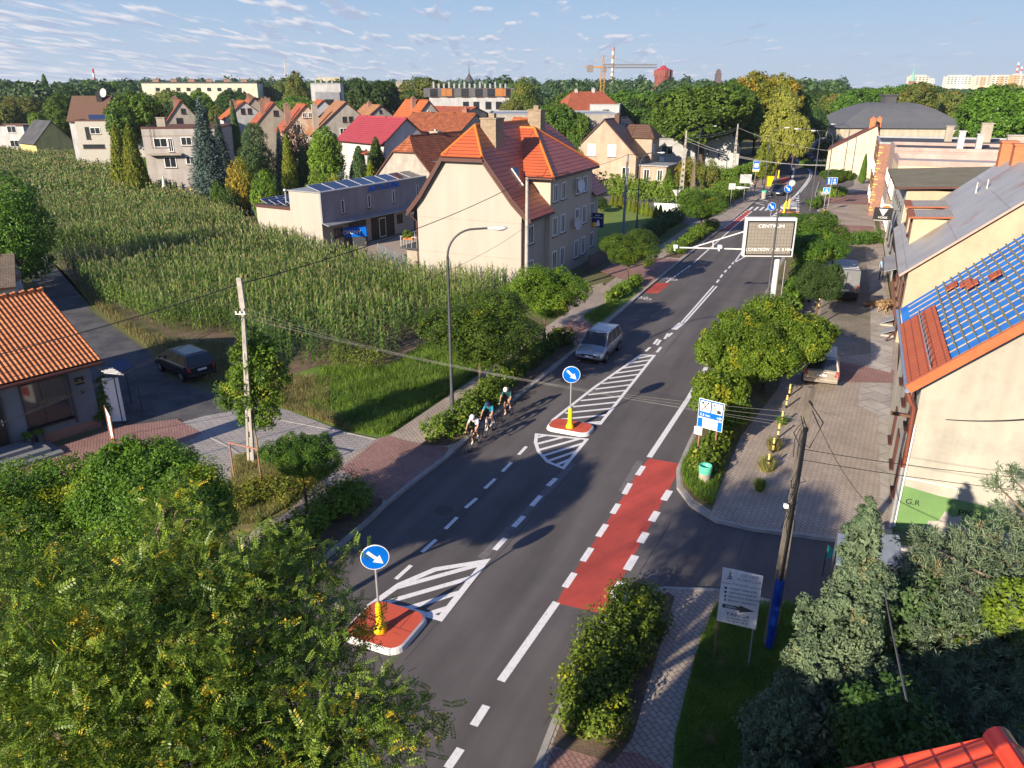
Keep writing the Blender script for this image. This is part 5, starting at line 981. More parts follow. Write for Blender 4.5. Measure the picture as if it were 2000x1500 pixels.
for k in range(3): b = MB(); b.box(-5.9-.35*k, -3.3+.35*k+(.2 if k else 0), -1.1-.38*k, -.03-.001*k, .0, .5-.16*k); b.build('step', M('grey_granite', (.2, .21, .22), .8, (.14, .15, .16), 30), t3)
for k, x in enumerate((-3.2, -2.75)):
    pt = thing('planter', 'dark tall planter %s the bar window' % ('next to the steps under' if k == 0 else 'on the window side of its twin under'), 'planter', Vector((0, 0, 0)), 0); pt.location = lb+Vector((math.cos(t.rotation_euler.z)*x-math.sin(t.rotation_euler.z)*-.35, math.sin(t.rotation_euler.z)*x+math.cos(t.rotation_euler.z)*-.35, .05)); pt.rotation_euler.z = t.rotation_euler.z
    b = MB(); b.lathe([(0, .12), (.02, .13), (.65, .2), (.65, .17), (.6, .17)], 4); b.build('pot', DARKMET, pt); mobj('leaves', crown_mesh('leaves', [(0, 0, .75, .2, .2, .14)], 14, 20, .1, .04, LM['mid'], 96+k, cs=.5), pt)
# blue awning, white board, banner beside the bar
t = thing('awning', 'flat dark blue canopy over the side terrace of the bar', 'awning', G(232, 760)); zA = 2.4; q = [G(214, 715, zA), G(240, 702, zA), G(262, 717, zA), G(222, 737, zA)]; b = MB(); b.solid([p-t.location for p in q], (0, 0, .08)); b.build('canopy', M('navy_canvas', (.02, .05, .13), .7), t); b = MB(); [b.tube([p-t.location, Vector((p.x, p.y, 0))-t.location], .03, 6) for p in q]; b.build('post', DARKMET, t)
t = thing('pergola_slats', 'blue and white striped slats beside the bar roof corner', 'pergola', G(200, 745)); b = MB()
for k in range(5): a = G(184+k*5, 716+k*3, 2.9)-t.location; b.tube([a, a+Vector((1.0, -.25, 0))], .05, 4)
b.tube([G(190, 718, 2.85)-t.location, Vector((.2, .2, 0))], .04, 4); b.build('slats', SHEETM, t)
t = thing('standing_board', 'tall white board standing at the corner of the bar terrace', 'board', G(232, 826)); b = MB(); b.box(-.35, .35, -.03, .03, .1, 2.3); b.build('panel', SIGNW, t, rot=(0, 0, R(10))); b = MB(); b.box(-.38, .38, -.12, .12, 0, .1); b.build('base', DARKMET, t, rot=(0, 0, R(10)))
t = thing('banner', 'narrow white advertising banner with red marks on a rusty frame', 'banner', G(236, 905)); b = MB(); b.tube([(-.35, .2, 0), (-.3, .2, 2.6)], .03, 6); b.tube([(.25, -.6, 0), (.3, -.6, 2.4)], .03, 6); b.build('frame', M('rusty_steel', (.25, .1, .06), .8, (.15, .06, .04), 8), t); b = MB(); b.solid([(-.3, .2, .5), (.28, -.6, .5), (.3, -.6, 2.35), (-.3, .2, 2.5)], (.01, .01, 0)); pn = b.build('panel', SIGNW, t); b = MB(); b.solid([(-.06, -.14, .8), (.2, -.5, .8), (.2, -.5, 1.25), (-.06, -.14, 1.35)], (-.016, -.014, 0)); b.build('red_mark', M('red_print', (.55, .03, .02), .5), pn)
mobj('climber', crown_mesh('climber', [(0, 0, 1.0, .4, .4, .8), (.2, .2, 1.9, .35, .35, .5), (-.1, -.2, .5, .4, .4, .5)], 60, 35, .09, .06, LM['mid'], 98, cs=.4), None, G(206, 828)); tag(bpy.context.scene.objects['climber'], 'leafy climber at the corner of the bar building', 'climber')
# small white house behind the bar
gable_house('white weatherboard cottage with brown shingle roof behind the bar', Vector((-43.6, 50.0, 0)), 62, 7, 9, 2.4, 3.7, SHINGLE, WHITER, wins=(('f', 1.8, 1.8, 1.3, 1.2, 'd'), ('r', 2.0, 1.8, 1.3, 1.1, 'd'), ('r', 6, 1.8, 1.3, 1.1, 'd')))
t = thing('satellite_dish', 'rust-stained satellite dish on a pole behind the bar roof', 'satellite dish', G(48, 600)); tz = T(45, 535, t.location.y).z; b = MB(); b.tube([(0, 0, 0), (0, 0, tz)], .04, 6); b.build('pole', ZINC, t); dish(t, -.1, -.2, tz, .55, 15, M('rust_stained_dish', (.6, .58, .55), .6, (.3, .14, .06), 2.2), 'reflector')
# ---------- houses on the left and centre, behind
def YG(px, Y, py=None): p = T(px, 300 if py is None else py, Y); return Vector((p.x, p.y, 0))
W2 = lambda zs, xs, w_=.9, h_=1.2, f='f', fr='w': tuple((f, x, z, w_, h_, fr) for z in zs for x in xs)
def zat(px, py, Y): return T(px, py, Y).z
# (label, peak px, peak py, gable px width, eave py, Y, theta, length, roof, wall, chimneys, windows)
def rowhouse(label, px, pyr, wpx, pye, Y, th, L, roof, wall, chims=(), wins=(), hip=0, over=.35, name='house', chimmat=BRICKR):
    o = YG(px, Y); zd = Y*math.cos(PITCH)+5; Wd = wpx/FPX*zd/max(.35, abs(math.cos(R(th)+math.atan2(o.x, Y)*1.0))); rz_ = zat(px, pyr, Y); ez_ = zat(px, pye, Y)
    return gable_house(label, o, th, Wd, L, max(2.4, ez_), rz_, roof, wall, over, [(f, u*Wd/2, zat(px, z, Y), w_, h_, fr) for (f, u, z, w_, h_, fr) in wins], [(x*Wd/2, y, s1, s2, rz_+dz) for (x, y, s1, s2, dz) in chims], name=name, hip=hip, chimmat=chimmat)
rowhouse('grey-beige gabled house with rust-red roof far left of the row', 368, 198, 50, 246, 150, -24, 9, TILER, OLDGREY, ((-.25, 1.0, .8, .6, .6), (-.3, 3, .5, .5, .5)), (('f', .05, 217, .8, .9, 'd'), ('f', -.2, 238, 1.1, 1.4, 'd')))
rowhouse('white gabled house with orange roof at the left end of the row', 489, 199, 56, 232, 165, -26, 9, TILEO, WHITER, ((-.5, 1, 1.2, .9, .2),), (('f', -.12, 217, .8, 1.1, 'd'), ('f', .2, 217, .8, 1.1, 'd')))
rowhouse('narrow red-roofed house with double chimneys behind the orange roof', 508, 192, 30, 215, 185, -26, 9, TILER, BEIGE, ((-.3, 1, .7, .7, .7), (-.3, 3, .7, .7, .7)))
rowhouse('beige gabled house with dark red roof and a tall orange chimney', 545, 202, 60, 246, 155, -24, 9, TILER, BEIGE, ((-.55, -.0+1, .8, .8, .5), (-.1, 8, 1.6, .8, .8)), (('f', .05, 221, .9, 1, 'd'),))
rowhouse('brick-gabled house with worn red roof in the middle of the row', 606, 206, 72, 256, 145, -24, 9, TILER, M('patched_brick_render', (.42, .27, .18), .95, (.5, .42, .32), .8, lo=.45, hi=.55), ((-.75, 1, 1, .8, .2),), (('f', -.1, 225, .7, .9, 'w'), ('f', .14, 225, .7, .9, 'w'), ('f', -.45, 251, 1.4, 1.6, 'w')))
rowhouse('small bright orange roof peeping between two gables', 640, 197, 30, 214, 190, -24, 8, TILEO, WHITER, ())
rowhouse('grey rendered house with tan roof and pale chimney in the row centre', 682, 201, 112, 262, 140, -22, 10, TILET, OLDGREY, ((-.85, 1.2, .9, 1, -.3),), (('f', -.06, 233, .7, .9, 'd'), ('f', .12, 233, .7, .9, 'd'), ('f', -.12, 260, 1.2, 1.7, 'w'), ('f', .36, 258, 1.2, 1.7, 'w'), ('f', .68, 259, .8, 1.2, 'w')), chimmat=BEIGE)
rowhouse('small tan-roofed house with a broken plaster gable', 748, 207, 36, 226, 165, -30, 9, TILET, OLDGREY, ((-.2, 5, .7, .7, .6),), (('f', 0, 218, .5, .6, 'd'),))
t = rowhouse('house with crimson metal roof, white dormer and grey gable', 796, 233, 66, 276, 112, -42, 12, TILEM, LGREY, (), (('f', .3, 272, .8, 1, 'w'),), over=.5)
rowhouse('beige gabled house with orange roof and a dark solar strip', 841, 198, 52, 236, 140, -30, 10, TILEO, OLDGREY, ((-.4, 4, .7, .7, .5),), (('f', 0, 220, .6, .9, 'w'), ('f', -.35, 247, 1.5, 1.8, 'w')))
rowhouse('long house with bright weathered orange tiles behind the cream house', 930, 224, 60, 262, 120, -62, 11, TILEOLD, OLDGREY, ((0.1, 2, .9, .8, .7),))
rowhouse('narrow white gable with tiled roof right behind the cream house', 1056, 235, 52, 272, 130, -28, 9, TILEO, WHITER, ())
rowhouse('small red tiled roof left of the modern flats', 930, 211, 50, 226, 150, -55, 10, TILER, OLDGREY, ())
t = thing('house', 'old farmhouse with half-hipped weathered tile roof next to the workshop', 'house', (0, 0, 0)); bpy.data.objects.remove(t)
oh = YG(790, 92); t = gable_house('old cream farmhouse with half-hipped weathered tile roof behind the workshop', oh, 30, 10.5, 13, 4.1, zat(800, 263, 95)-.2, TILEOLD, OLDGREY, .4, (), ((-.5, 7, 1.2, .9, 9.9),), hip=.3, chimmat=BEIGE)
dm = MB(); dm.box(1.6, 4.4, 2.0, 4.0, 5.0, 6.9); dd = dm.build('dormer', BEIGE, t); dm = MB(); dm.box(1.3, 4.7, 1.7, 4.3, 6.9, 7.02); dm.build('dormer_roof', TARPAPER, dd); dish(t, 2.7, .3, 6.2, .5, 20)
# dormer of the crimson house
bk_ = [o_ for o_ in SC.objects if o_.get('label', '').startswith('house with crimson')][0]; dm = MB(); dm.box(-4.6, -2.2, 3.2, 5.4, 4.4, 6.3); dd = dm.build('dormer', WHITER, bk_); dm = MB(); dm.solid([(-5.1, 2.9, 6.3), (-5.1, 5.7, 6.3), (-1.2, 5.7, 6.9), (-1.2, 2.9, 6.9)], (0, 0, .12)); dm.build('dormer_roof', TILER, dd); window(dd, -3.4, 3.2, 5.4, .8, 1.0, 0, 'b')
# peach house
pz = zat(1177, 236, 128); o = Vector((*G(1180, 352)[:2], 0)); o.y = 130; o.x = T(1178, 300, 130).x
t = gable_house('peach house with steep brown stepped roof behind the trimmed hedge', o, 27, 11.2, 11, 4.7, pz, TILEBR, PEACH, .4, (('f', -2.0, 5.4, 1.4, 1.9, 's'), ('f', 1.5, 5.4, 1.4, 1.9, 's'), ('f', 4.0, 2.0, 1.3, 1.9), ('f', -4.2, 2.1, 1.2, 1.8), ('r', 2, 2, .8, 1.8)), ((.6, 4.5, .8, .8, pz+.7),), chimmat=GUTTER)
dm = MB(); dm.box(2.0, 6.5, 5.2, 9.2, 0, 7.1); dd = dm.build('bay_wall', PEACH, t); dm = MB(); hz = 7.1
dm.solid([(1.0, 4.9, hz), (6.9, 4.9, hz), (5.2, 7.2, hz+2.0), (1.2, 7.2, hz+2.0)], Vector((0, -.5, .8)).normalized()*.14); dm.solid([(1.0, 9.5, hz), (6.9, 9.5, hz), (5.2, 7.2, hz+2.0), (1.2, 7.2, hz+2.0)], Vector((0, .5, .8)).normalized()*.14); dm.solid([(6.9, 4.9, hz), (6.9, 9.5, hz), (5.2, 7.2, hz+2.0)], Vector((.5, 0, .8)).normalized()*.14); dm.build('dormer_roof', TILEBR, dd); window(dd, 6.5, 6.2, 5.4, 1.1, 1.6, 90)
dm = MB(); dm.box(5.9, 10.4, 1.0, 6.5, 0, 3.2); dd = dm.build('porch', PEACH, t); dm = MB(); dm.box(5.9, 10.7, .7, 6.8, 3.2, 3.35); dm.build('porch_roof', SHEETM, dd); window(dd, 7.2, 1.0, 1.8, 1, 1.8); window(dd, 9.4, 1.0, 1.8, .9, 1.8)
def pw(px0, Y, th, x0, x1, y0, y1, fr='w'): k = (Y*math.cos(PITCH)+5)/FPX/math.cos(R(th)); m = (x0+x1)/2; return ('f', (m-px0)*k, zat(m, (y0+y1)/2, Y), (x1-x0)*k, zat(m, y0, Y)-zat(m, y1, Y), fr)
# modern and flat buildings
def wg(face, xs, zs, w_, h_, fr='d'): return [(face, x, z, w_, h_, fr) for x in xs for z in zs]
block('pinkish-grey flat-roofed house with balcony behind the blue spruce', YG(283, 119), -8, 11.2, 9, zat(330, 252, 119), PINKGREY, wins=[pw(283, 119, -8, *q) for q in ((302, 327, 270, 288), (328, 337, 270, 297), (352, 372, 268, 285), (316, 338, 307, 328), (356, 372, 306, 322))], cap=GUTTER, chims=((2.2, 3, 1.2, .8, zat(330, 240, 120)+.6, BEIGE),))
t = block('beige flat wing with a roof terrace and blue glass rail', YG(158, 150), -5, 11.6, 9, zat(200, 237, 150), M('cream_white_render', (.42, .4, .35), .9), wins=[pw(158, 150, -5, *q) for q in ((174, 182, 248, 272, 'd'), (183, 202, 249, 262), (165, 205, 282, 290, 'd'))], cap=GUTTER)
b = MB(); b.box(2.5, 9, .3, .34, zat(200, 237, 150), zat(200, 224, 150)); b.build('glass_rail', M('blue_glass', (.02, .04, .12), .2), t)
t = gable_house('white house with brown mansard roof and satellite dish, rear left', YG(165, 158), 90-8, 9, 12.0, zat(200, 232, 158), zat(200, 190, 158), M('brown_bitumen_roof', (.14, .08, .055), .85), WHITER, .5, [('r', u, z, 1.2, 1.4, 'd') for u in (2, 9) for z in (4, 7)], ((.6, 5, 1.2, 1.0, zat(200, 190, 158)+1.0),), chimmat=BLACK); dish(t, 1.8, 6.2, zat(200, 190, 158)+.8, .8, 60)
b = MB(); b.solid([(5.2, 7.5, 6.2), (5.2, 12.5, 6.2), (5.2, 10, 11.5)], (-3, 0, 0)); b.build('gable_dormer', WHITER, t)
block('light grey cubic house cut by the left photo edge', YG(-30, 195), 0, 10.8, 9, zat(20, 247, 195), LGREY, wins=wg('f', (3, 7.9), (5.5, 2.2), 2.2, 1.6, 'w'), cap=GUTTER)
gable_house('small pale yellow gabled house beyond the maize', YG(112, 178), -50, 8, 9, 3.6, zat(112, 238, 178), TARPAPER, stucco('soft_yellow', (.62, .52, .2)), .4)
t = thing('garage_row', 'long low brown garages at the far end of the maize field', 'garage', YG(52, 196)); b = MB(); b.box(0, 9, 0, 5, 0, 2.6); b.build('wall', GUTTER, t); b = MB(); b.box(-.3, 9.3, -.3, 5.3, 2.6, 2.8); b.build('roof', TARPAPER, t)
rowhouse('distant house with red roof at the far left edge', 4, 190, 40, 214, 300, -40, 12, TILER, WHITER); rowhouse('tiny orange roof among the far left trees', 72, 185, 34, 196, 330, -60, 14, TILEO, BEIGE)
block('long cream prefab apartment slab half hidden by trees', YG(298, 330), -6, 45, 12, zat(350, 163, 330), stucco('pale_lemon', (.62, .6, .45)), wins=wg('f', [6+4*k for k in range(9)], [zat(350, 163, 330)-2.2], 1.6, 1.2), parapet=.6, cap=TARPAPER, chims=[(4+7*k, 6, 2.4, 1, zat(350, 163, 330)+1.6, BRICKR) for k in range(6)])
block('blue-trimmed prefab block right of the long slab', YG(440, 360), -4, 14, 12, zat(460, 163, 360), WHITER, wins=wg('f', (3, 7, 11), (zat(460, 163, 360)-2.5,), 1.6, 1.2), parapet=.5, cap=TARPAPER)
t = block('white flat-roofed hall with rooftop ventilation stacks', YG(618, 240), -8, 8.5, 14, zat(640, 164, 240), WHITER, parapet=.3); b = MB(); [b.box(1+1.6*k, 1.4+1.6*k, 3, 3.5, zat(640, 164, 240), zat(640, 164, 240)+1.6) for k in range(4)]; b.build('vent_stacks', ZINC, t)
block('grey terrace block with an orange wall below the white hall', YG(626, 215), -8, 6.2, 8, zat(640, 182, 215), GREYR, wins=wg('f', (3.4,), (zat(640, 182, 215)-2.2,), 2.4, 1.4)); 
block('distant yellow office block on the skyline', YG(633, 600), 0, 16, 14, zat(650, 152, 600), stucco('ochre_render', (.55, .45, .28)), parapet=.8); block('small distant white block with purple sign band', YG(692, 640), 0, 11, 12, zat(700, 153, 640), WHITER)
block('distant beige building between the trees left of the flats', YG(780, 330), -6, 9, 10, zat(790, 160, 330), BEIGE); block('white roof fragment beside the distant beige building', YG(765, 260), -20, 3, 10, zat(780, 175, 260), WHITER)
t = [o_ for o_ in SC.objects if o_.get('label', '').startswith('pinkish-grey flat')][0]; b = MB(); b.box(.5, 5.4, -1.0, 0, zat(320, 303, 119), zat(320, 300, 119)); b.build('balcony_slab', BEIGE, t); b = MB(); b.box(-.02, 11.2, -.06, 0, zat(320, 266, 119), zat(320, 264, 119)); b.build('cornice', BEIGE, t)
for k in range(2): b = MB(); b.tube([(1.2+.5*k, -.12, zat(320, 290, 119)), (1.2+.5*k, -.12, zat(320, 255, 119)+.3)], .03, 4); b.build('ladder_rail', GUTTER, t)
# modern flats
YF = 235; zt = zat(900, 172, YF); zm = zat(900, 190, YF); t = block('modern apartment block with dark grey top floor and white lower floors', YG(842, YF), -4, 25, 14, zm, WHITER, wins=wg('f', (10.5, 13.5, 17, 20), (zm-2.2,), 1.7, 2.0)+wg('f', (17, 20), (zm-5.6,), 1.7, 2.0, 'd'), parapet=.1); b = MB(); b.box(-1.5, 25.5, -.3, 13, zm+.1, zt); up = b.build('top_floor', stucco('anthracite', (.115, .115, .12)), t)
for k, x in enumerate((0.6, 5.2, 9.5, 13.5, 17, 21.5)):
    window(up, x+.8, -.3, (zm+zt)/2, 2.2, 2.2, 0, 'b')
b = MB(); [b.box(1+1.5*k, 1.5+1.5*k, 5, 5.5, zt, zt+1.2+.5*(k % 3 == 0)) for k in range(15)]; b.build('roof_vents', ZINC, up); b = MB(); b.box(19, 22, -.36, -.3, zm+.3, zt-.1); b.build('wood_panel', M('orange_wood', (.4, .16, .05), .7), up); b = MB(); b.box(3.6, 6.6, -.36, -.3, zm+.3, zt-.1); b.build('wood_panel', MATS['orange_wood'], up)
block('long light grey industrial roof behind the cream house chimneys', YG(955, 150), 0, 24, 20, zat(1000, 224, 150), OLDGREY, SHEETM, .2)
t = gable_house('large house with hipped rust-red roof and two white chimneys', YG(1096, 205), 78, 13, 13, zat(1110, 212, 205), zat(1110, 181, 205), TILER, BEIGE, .6, (), ((0, 3.5, .7, .7, zat(1110, 176, 205)), (0, 8, .7, .7, zat(1110, 174, 205))), hip=.95, chimmat=WHITER)
b = MB(); b.box(6.2, 9.0, 5.4, 10, zat(1110, 212, 205)-.6, zat(1110, 205, 205)+.2); dm = b.build('dormer', BEIGE, t); window(dm, 9.0, 6.6, zat(1110, 208, 205)-.1, 1.4, .9, 90); window(dm, 9.0, 8.8, zat(1110, 208, 205)-.1, 1.4, .9, 90)
block('white cubic modern house with balcony', YG(1149, 195), 10, 7, 12, zat(1170, 205, 195), WHITER, wins=wg('f', (3.8,), (zat(1170, 205, 195)-2.2, 2.4), 1.5, 2.4), parapet=.2)
t = block('low cream garage with solar panels on its flat roof', YG(1074, 150), -6, 11, 7, zat(1110, 262, 150), WHITER, parapet=.15, cap=GUTTER, chims=((4.6, 4, .7, .6, zat(1110, 262, 150)+1.4, BRICKR),)); [solar(t, 1.5+k*1.4, 2, zat(1110, 262, 150)+.5, 1, 1, 1.6, 1.0, 15) for k in range(4)]
t = block('grey commercial building with metal rooftop units', YG(1205, 215), 5, 24, 20, zat(1230, 231, 215), LGREY, wins=wg('f', (5.5, 8.5, 12, 16), (2.3,), 1.4, 1.4)); b = MB(); rd = random.Random(2)
for k in range(14): x = 1+k*1.6; b.box(x, x+1.2, 4+rd.random()*4, 6+rd.random()*5, zat(1230, 231, 215)+.3, zat(1230, 231, 215)+1+rd.random()*1.2)
b.build('rooftop_units', SHEETM, t)
t = block('white annex with air conditioners and awnings, half behind the big tree', YG(1273, 150), 4, 8.0, 9, zat(1300, 273, 150), WHITER, wins=wg('f', (2.8,), (4.0,), 2.2, 1.6, 'w')); b = MB(); [b.box(.3+k*1.1, 1.2+k*1.1, -.35, -.02, 2.0, 2.7) for k in range(2)]; b.build('air_conditioner', SIGNW, t)
gable_house('white house with dark single-pitch roof beyond the big tree', YG(1398, 150), 15, 8.5, 10, 4.6, 7.0, TARPAPER, WHITER, .3, (('f', -1.5, 3.4, .6, 1.6, 'w'), ('f', .6, 3.4, .6, 1.6, 'w')), off=2.5)
# ---------- right side of the road
# yellow house with the roof being relaid
yh = Fr(G(1743, 1035), 23.5); t = thing('house', 'pale yellow house with blue roof underlay and battens, green-painted graffiti base', 'house', yh.o, -R(23.5)); WL = 10.2; EV = 5.75; SLP = .9; RXx = 7.2; RZz = EV+SLP*RXx
b = MB(); pr = [(0, 0), (2*RXx, 0), (2*RXx, EV), (RXx, RZz), (0, EV)]; F3 = [(x, 0, z) for x, z in pr]; B3 = [(x, WL, z) for x, z in pr]; b.face(F3); b.face(B3[::-1])
for i in (0, 1, 4): j = (i+1) % 5; b.face([F3[j], F3[i], B3[i], B3[j]])
b.build('wall', YELLOWR, t)
u = Vector((1, 0, SLP)).normalized(); nn = Vector((-SLP, 0, 1)).normalized()
def RP(s, y, h_=0): p = Vector((0, 0, EV))+u*s+nn*h_; return Vector((p.x, y, p.z))
smax = RXx/u.x; b = MB(); b.solid([RP(-.35, -.25, .02), RP(smax, -.25, .02), RP(smax, WL+.2, .02), RP(-.35, WL+.2, .02)], nn*.1); ro = b.build('roof', M('blue_underlay', (0.015, 0.13, 0.48), .6, (0.03, 0.2, 0.58), .5, bump=.6, bscale=2.5, stretch=(1, 1, 1)), t)
b = MB(); b.solid([(2*RXx+.3, -.25, EV-.27), (RXx, -.25, RZz), (RXx, WL+.2, RZz), (2*RXx+.3, WL+.2, EV-.27)], (.07, 0, .08)); b.build('far_slope', MATS['blue_underlay'], ro)
for k in range(24):
    s = 1.3+k*.34; b = MB(); b.solid([RP(s, -.22 if s > 2.0 else 2, .15), RP(s+.07, -.22, .15), RP(s+.07, WL+.15, .15), RP(s, WL+.15, .15)], nn*.05); b.build('batten', M('green_treated_wood', (.13, .15, .11), .9, (.2, .17, .12), 3), ro)
for k in range(13):
    y = .2+k*.8; b = MB(); b.solid([RP(.0, y, .125), RP(smax, y, .125), RP(smax, y+.05, .125), RP(.0, y+.05, .125)], nn*.03); b.build('counter_batten', M('raw_wood', (.5, .38, .22), .9, (.35, .25, .14), 4), ro)
b = MB(); b.solid([RP(-.4, -.3, .21), RP(1.1, -.3, .21), RP(1.1, 7.4, .21), RP(-.4, 7.4, .21)], nn*.04); b.build('roof_sheet', brickmat('brick_red_sheet', (.42, .11, .05), (.40, .10, .05), (.22, .05, .03), .35, .3, .02, 'UV', offset=0, bump=.6, noise=.15), ro)
b = MB()
for k in range(22): y = -.1+k*.34; b.tube([RP(.45, y, .27), RP(.55+.1*(k % 2), y+.17, .5), RP(.45, y+.34, .27)], .012, 4, cap=False)
b.tube([RP(.5, -.2, .42), RP(.5, 7.3, .42)], .02, 5); b.build('snow_guard', ZINC, ro)
for k, (s_, y_, a_) in enumerate(((1.7, 8.3, 10), (2.2, 7.4, 50), (2.4, 6.6, -20), (3.2, 5.9, 5))): q = MB(); q.solid([RP(s_, y_, .22+.03*k), RP(s_+.45, y_-.1, .24+.03*k), RP(s_+.5, y_+.6, .23+.03*k), RP(s_+.05, y_+.7, .22+.03*k)], nn*.05); tag(q.build('sheet_offcut', MATS['brick_red_sheet'], None, t.location, (0, 0, -R(23.5))), ('lowest', 'second', 'third', 'topmost')[k]+' loose red sheet offcut lying on the blue underlay', 'roof sheet', 'loose red sheets on the blue roof')
b = MB(); b.solid([RP(-.45, -.42, .0), RP(smax, -.42, .0), RP(smax, -.26, .0), RP(-.45, -.26, .0)], nn*.3); b.build('verge_trim', M('brick_red_trim', (.5, .13, .05), .5), ro)
b = MB(); b.tube([RP(-.5, -.35, .1), RP(-.5, WL+.2, .1)], .09, 8); b.build('gutter', M('blue_grey_gutter', (.25, .3, .42), .4, metal=.3), t)
b = MB(); b.tube([RP(-.55, -.1, .0), (-.28, -.1, EV-.7), (-.1, -.12, EV-.9), (-.09, -.12, 2.6)], .075, 8); b.build('downpipe', M('rust_brown_pipe', (.2, .06, .035), .6), t); b = MB(); b.tube([(-.09, -.12, 2.6), (-.09, -.12, .15)], .07, 8); b.build('downpipe', ZINC, t)
b = MB(); pts = [(.02, -.008, .0), (9, -.008, 0), (9, -.008, 1.25), (7.5, -.008, 1.35), (5, -.008, 1.4), (3.4, -.008, 1.45), (2.5, -.008, 1.62), (1.2, -.008, 1.68), (.02, -.008, 1.85)]; b.face(pts); b.build('green_paint', M('green_wall_paint', (.14, .25, .08), .9, (.10, .19, .07), .8), t)
b = MB(); b.face([(1.0, -.013, .2), (1.9, -.013, .15), (2.4, -.013, .5), (2.0, -.013, .75), (2.05, -.013, 1.1), (1.75, -.013, .95), (1.5, -.013, 1.15), (1.35, -.013, .7), (1.05, -.013, .65)]); b.face([(3.0, -.013, 0.1), (5.5, -.013, .1), (5.4, -.013, .8), (4.2, -.013, .95), (3.3, -.013, .7)]); b.build('bare_patch', CONC, t)
text('graffiti', 'G.R', .3, t, (.45, -.016, 1.25), (math.pi/2, 0, 0), BLACK, ext=.002); text('graffiti', 'PKSF', .33, t, (2.3, -.016, 1.2), (math.pi/2, R(-3), 0), BLACK, ext=.002, sx=1.25)
b = MB(); b.box(3.5, 5.1, -.03, 0, 3.05, 3.2); b.box(3.5, 3.68, -.03, 0, 3.2, 4.75); b.box(4.92, 5.1, -.03, 0, 3.2, 4.75); b.box(3.5, 5.1, -.03, 0, 4.75, 4.92); b.build('blind_window_surround', M('sandstone', (.42, .32, .22), .9), t)
b = MB(); b.tube([(.05, -.03, 2.15), (1.75, -.03, 2.1), (1.75, -.03, 1.7)], .025, 6); b.tube([(.03, -.05, 4.2), (.03, -.05, .2)], .03, 6); b.build('cable_conduit', SIGNW, t)
for y in (1.5, 4, 6.5): 
    for z in (1.5, 4.2): window(t, 0, y, z, .9, 1.4, -90, 'b', depth=.05)
b = MB(); b.box(-.75, -.05, .35, .42, 4.28, 4.4); b.build('cable_bracket', M('rusty_bracket', (.15, .07, .04), .8), t)
# house with the long sheet-metal roof and dormers
r2 = Fr(G(1748, 672), 24); t = thing('house', 'cream house with long silvery sheet-metal roof and two flat-topped dormers', 'house', r2.o, -R(24)); L2 = 17.5; EV2 = 4.7; S2 = .85; RX2 = 6.4; RZ2 = EV2+S2*RX2
WR2 = M('cream_yellow_render', (.43, .36, .25), .9, (.35, .29, .2), .8, detail=9)
b = MB(); pr = [(0, 0), (2*RX2, 0), (2*RX2, EV2), (RX2, RZ2), (0, EV2)]; F3 = [(x, 0, z) for x, z in pr]; B3 = [(x, L2, z) for x, z in pr]; b.face(F3); b.face(B3[::-1])
for i in (0, 1, 4): j = (i+1) % 5; b.face([F3[j], F3[i], B3[i], B3[j]])
b.build('wall', WR2, t); b = MB(); b.box(-.03, .0, 0, L2, 0, 1.2); b.build('plinth', BRICKR, t)
RUSTM = brickmat('rusty_sheet_roof', (.33, .325, .32), (.30, .295, .29), (.2, .17, .15), .6, 3.0, .02, 'UV', offset=.5, bump=.5, noise=.2, nscale=.5, rough=.45, spec=.5, dirt=((.26, .17, .13), .35, .56))
u2 = Vector((1, 0, S2)).normalized(); n2 = Vector((-S2, 0, 1)).normalized(); P2 = lambda s, y, h_=0: Vector(((Vector((0, 0, EV2))+u2*s+n2*h_).x, y, (Vector((0, 0, EV2))+u2*s+n2*h_).z)); sm2 = RX2/u2.x
b = MB(); b.solid([P2(-.6, -.3), P2(sm2, -.3), P2(sm2, L2+.2), P2(-.6, L2+.2)], n2*.12, 0, 1); b.solid([(2*RX2+.4, -.3, EV2-.3), (RX2, -.3, RZ2), (RX2, L2+.2, RZ2), (2*RX2+.4, L2+.2, EV2-.3)], (.08, 0, .09), 0, 1); ro = b.build('roof', [RUSTM, M('pink_trim', (.5, .33, .27), .7)], t)
for (y, z) in ((7.2, 0), (12.4, 0)):
    b = MB(); b.box(.15, 3.3, y, y+3.2, 4.6, 6.75); dm = b.build('dormer', WR2, t); b = MB(); b.solid([(-.2, y-.2, 6.75), (3.3, y-.2, 6.95), (3.3, y+3.4, 6.95), (-.2, y+3.4, 6.75)], (0, 0, .12), 0, 1); b.build('dormer_roof', [brickmat('corrugated_sheet', (.36, .34, .32), (.33, .31, .29), (.2, .17, .15), .14, 5, .02, 'UV', rot=90, noise=.15), M('rust_edge', (.3, .1, .05), .8)], dm); b = MB(); b.box(-.22, .25, y-.19, y+3.39, 6.9, 6.92); b.build('rust_strip', MATS['rust_edge'], dm); window(dm, .15, y+1.6, 5.9, 1.2, 1.1, -90, 'b')
for (x, y) in ((6.4, 13.5), (6.0, 16.6)): b = MB(); b.box(x-.5, x+.5, y-.6, y+.6, RZ2-.8, RZ2+1.1); b.box(x-.58, x+.58, y-.68, y+.68, RZ2+1.1, RZ2+1.22); b.build('chimney', M('orange_brick', (.5, .17, .07), .8, (.4, .13, .06), 6), ro)
b = MB(); b.tube([(3.9, 11, 8), (3.9, 11, 8.9)], .08, 8); b.tube([(4.4, 10.2, 8.2), (4.4, 10.2, 9.2)], .07, 8); b.build('vent_pipe', ZINC, ro)
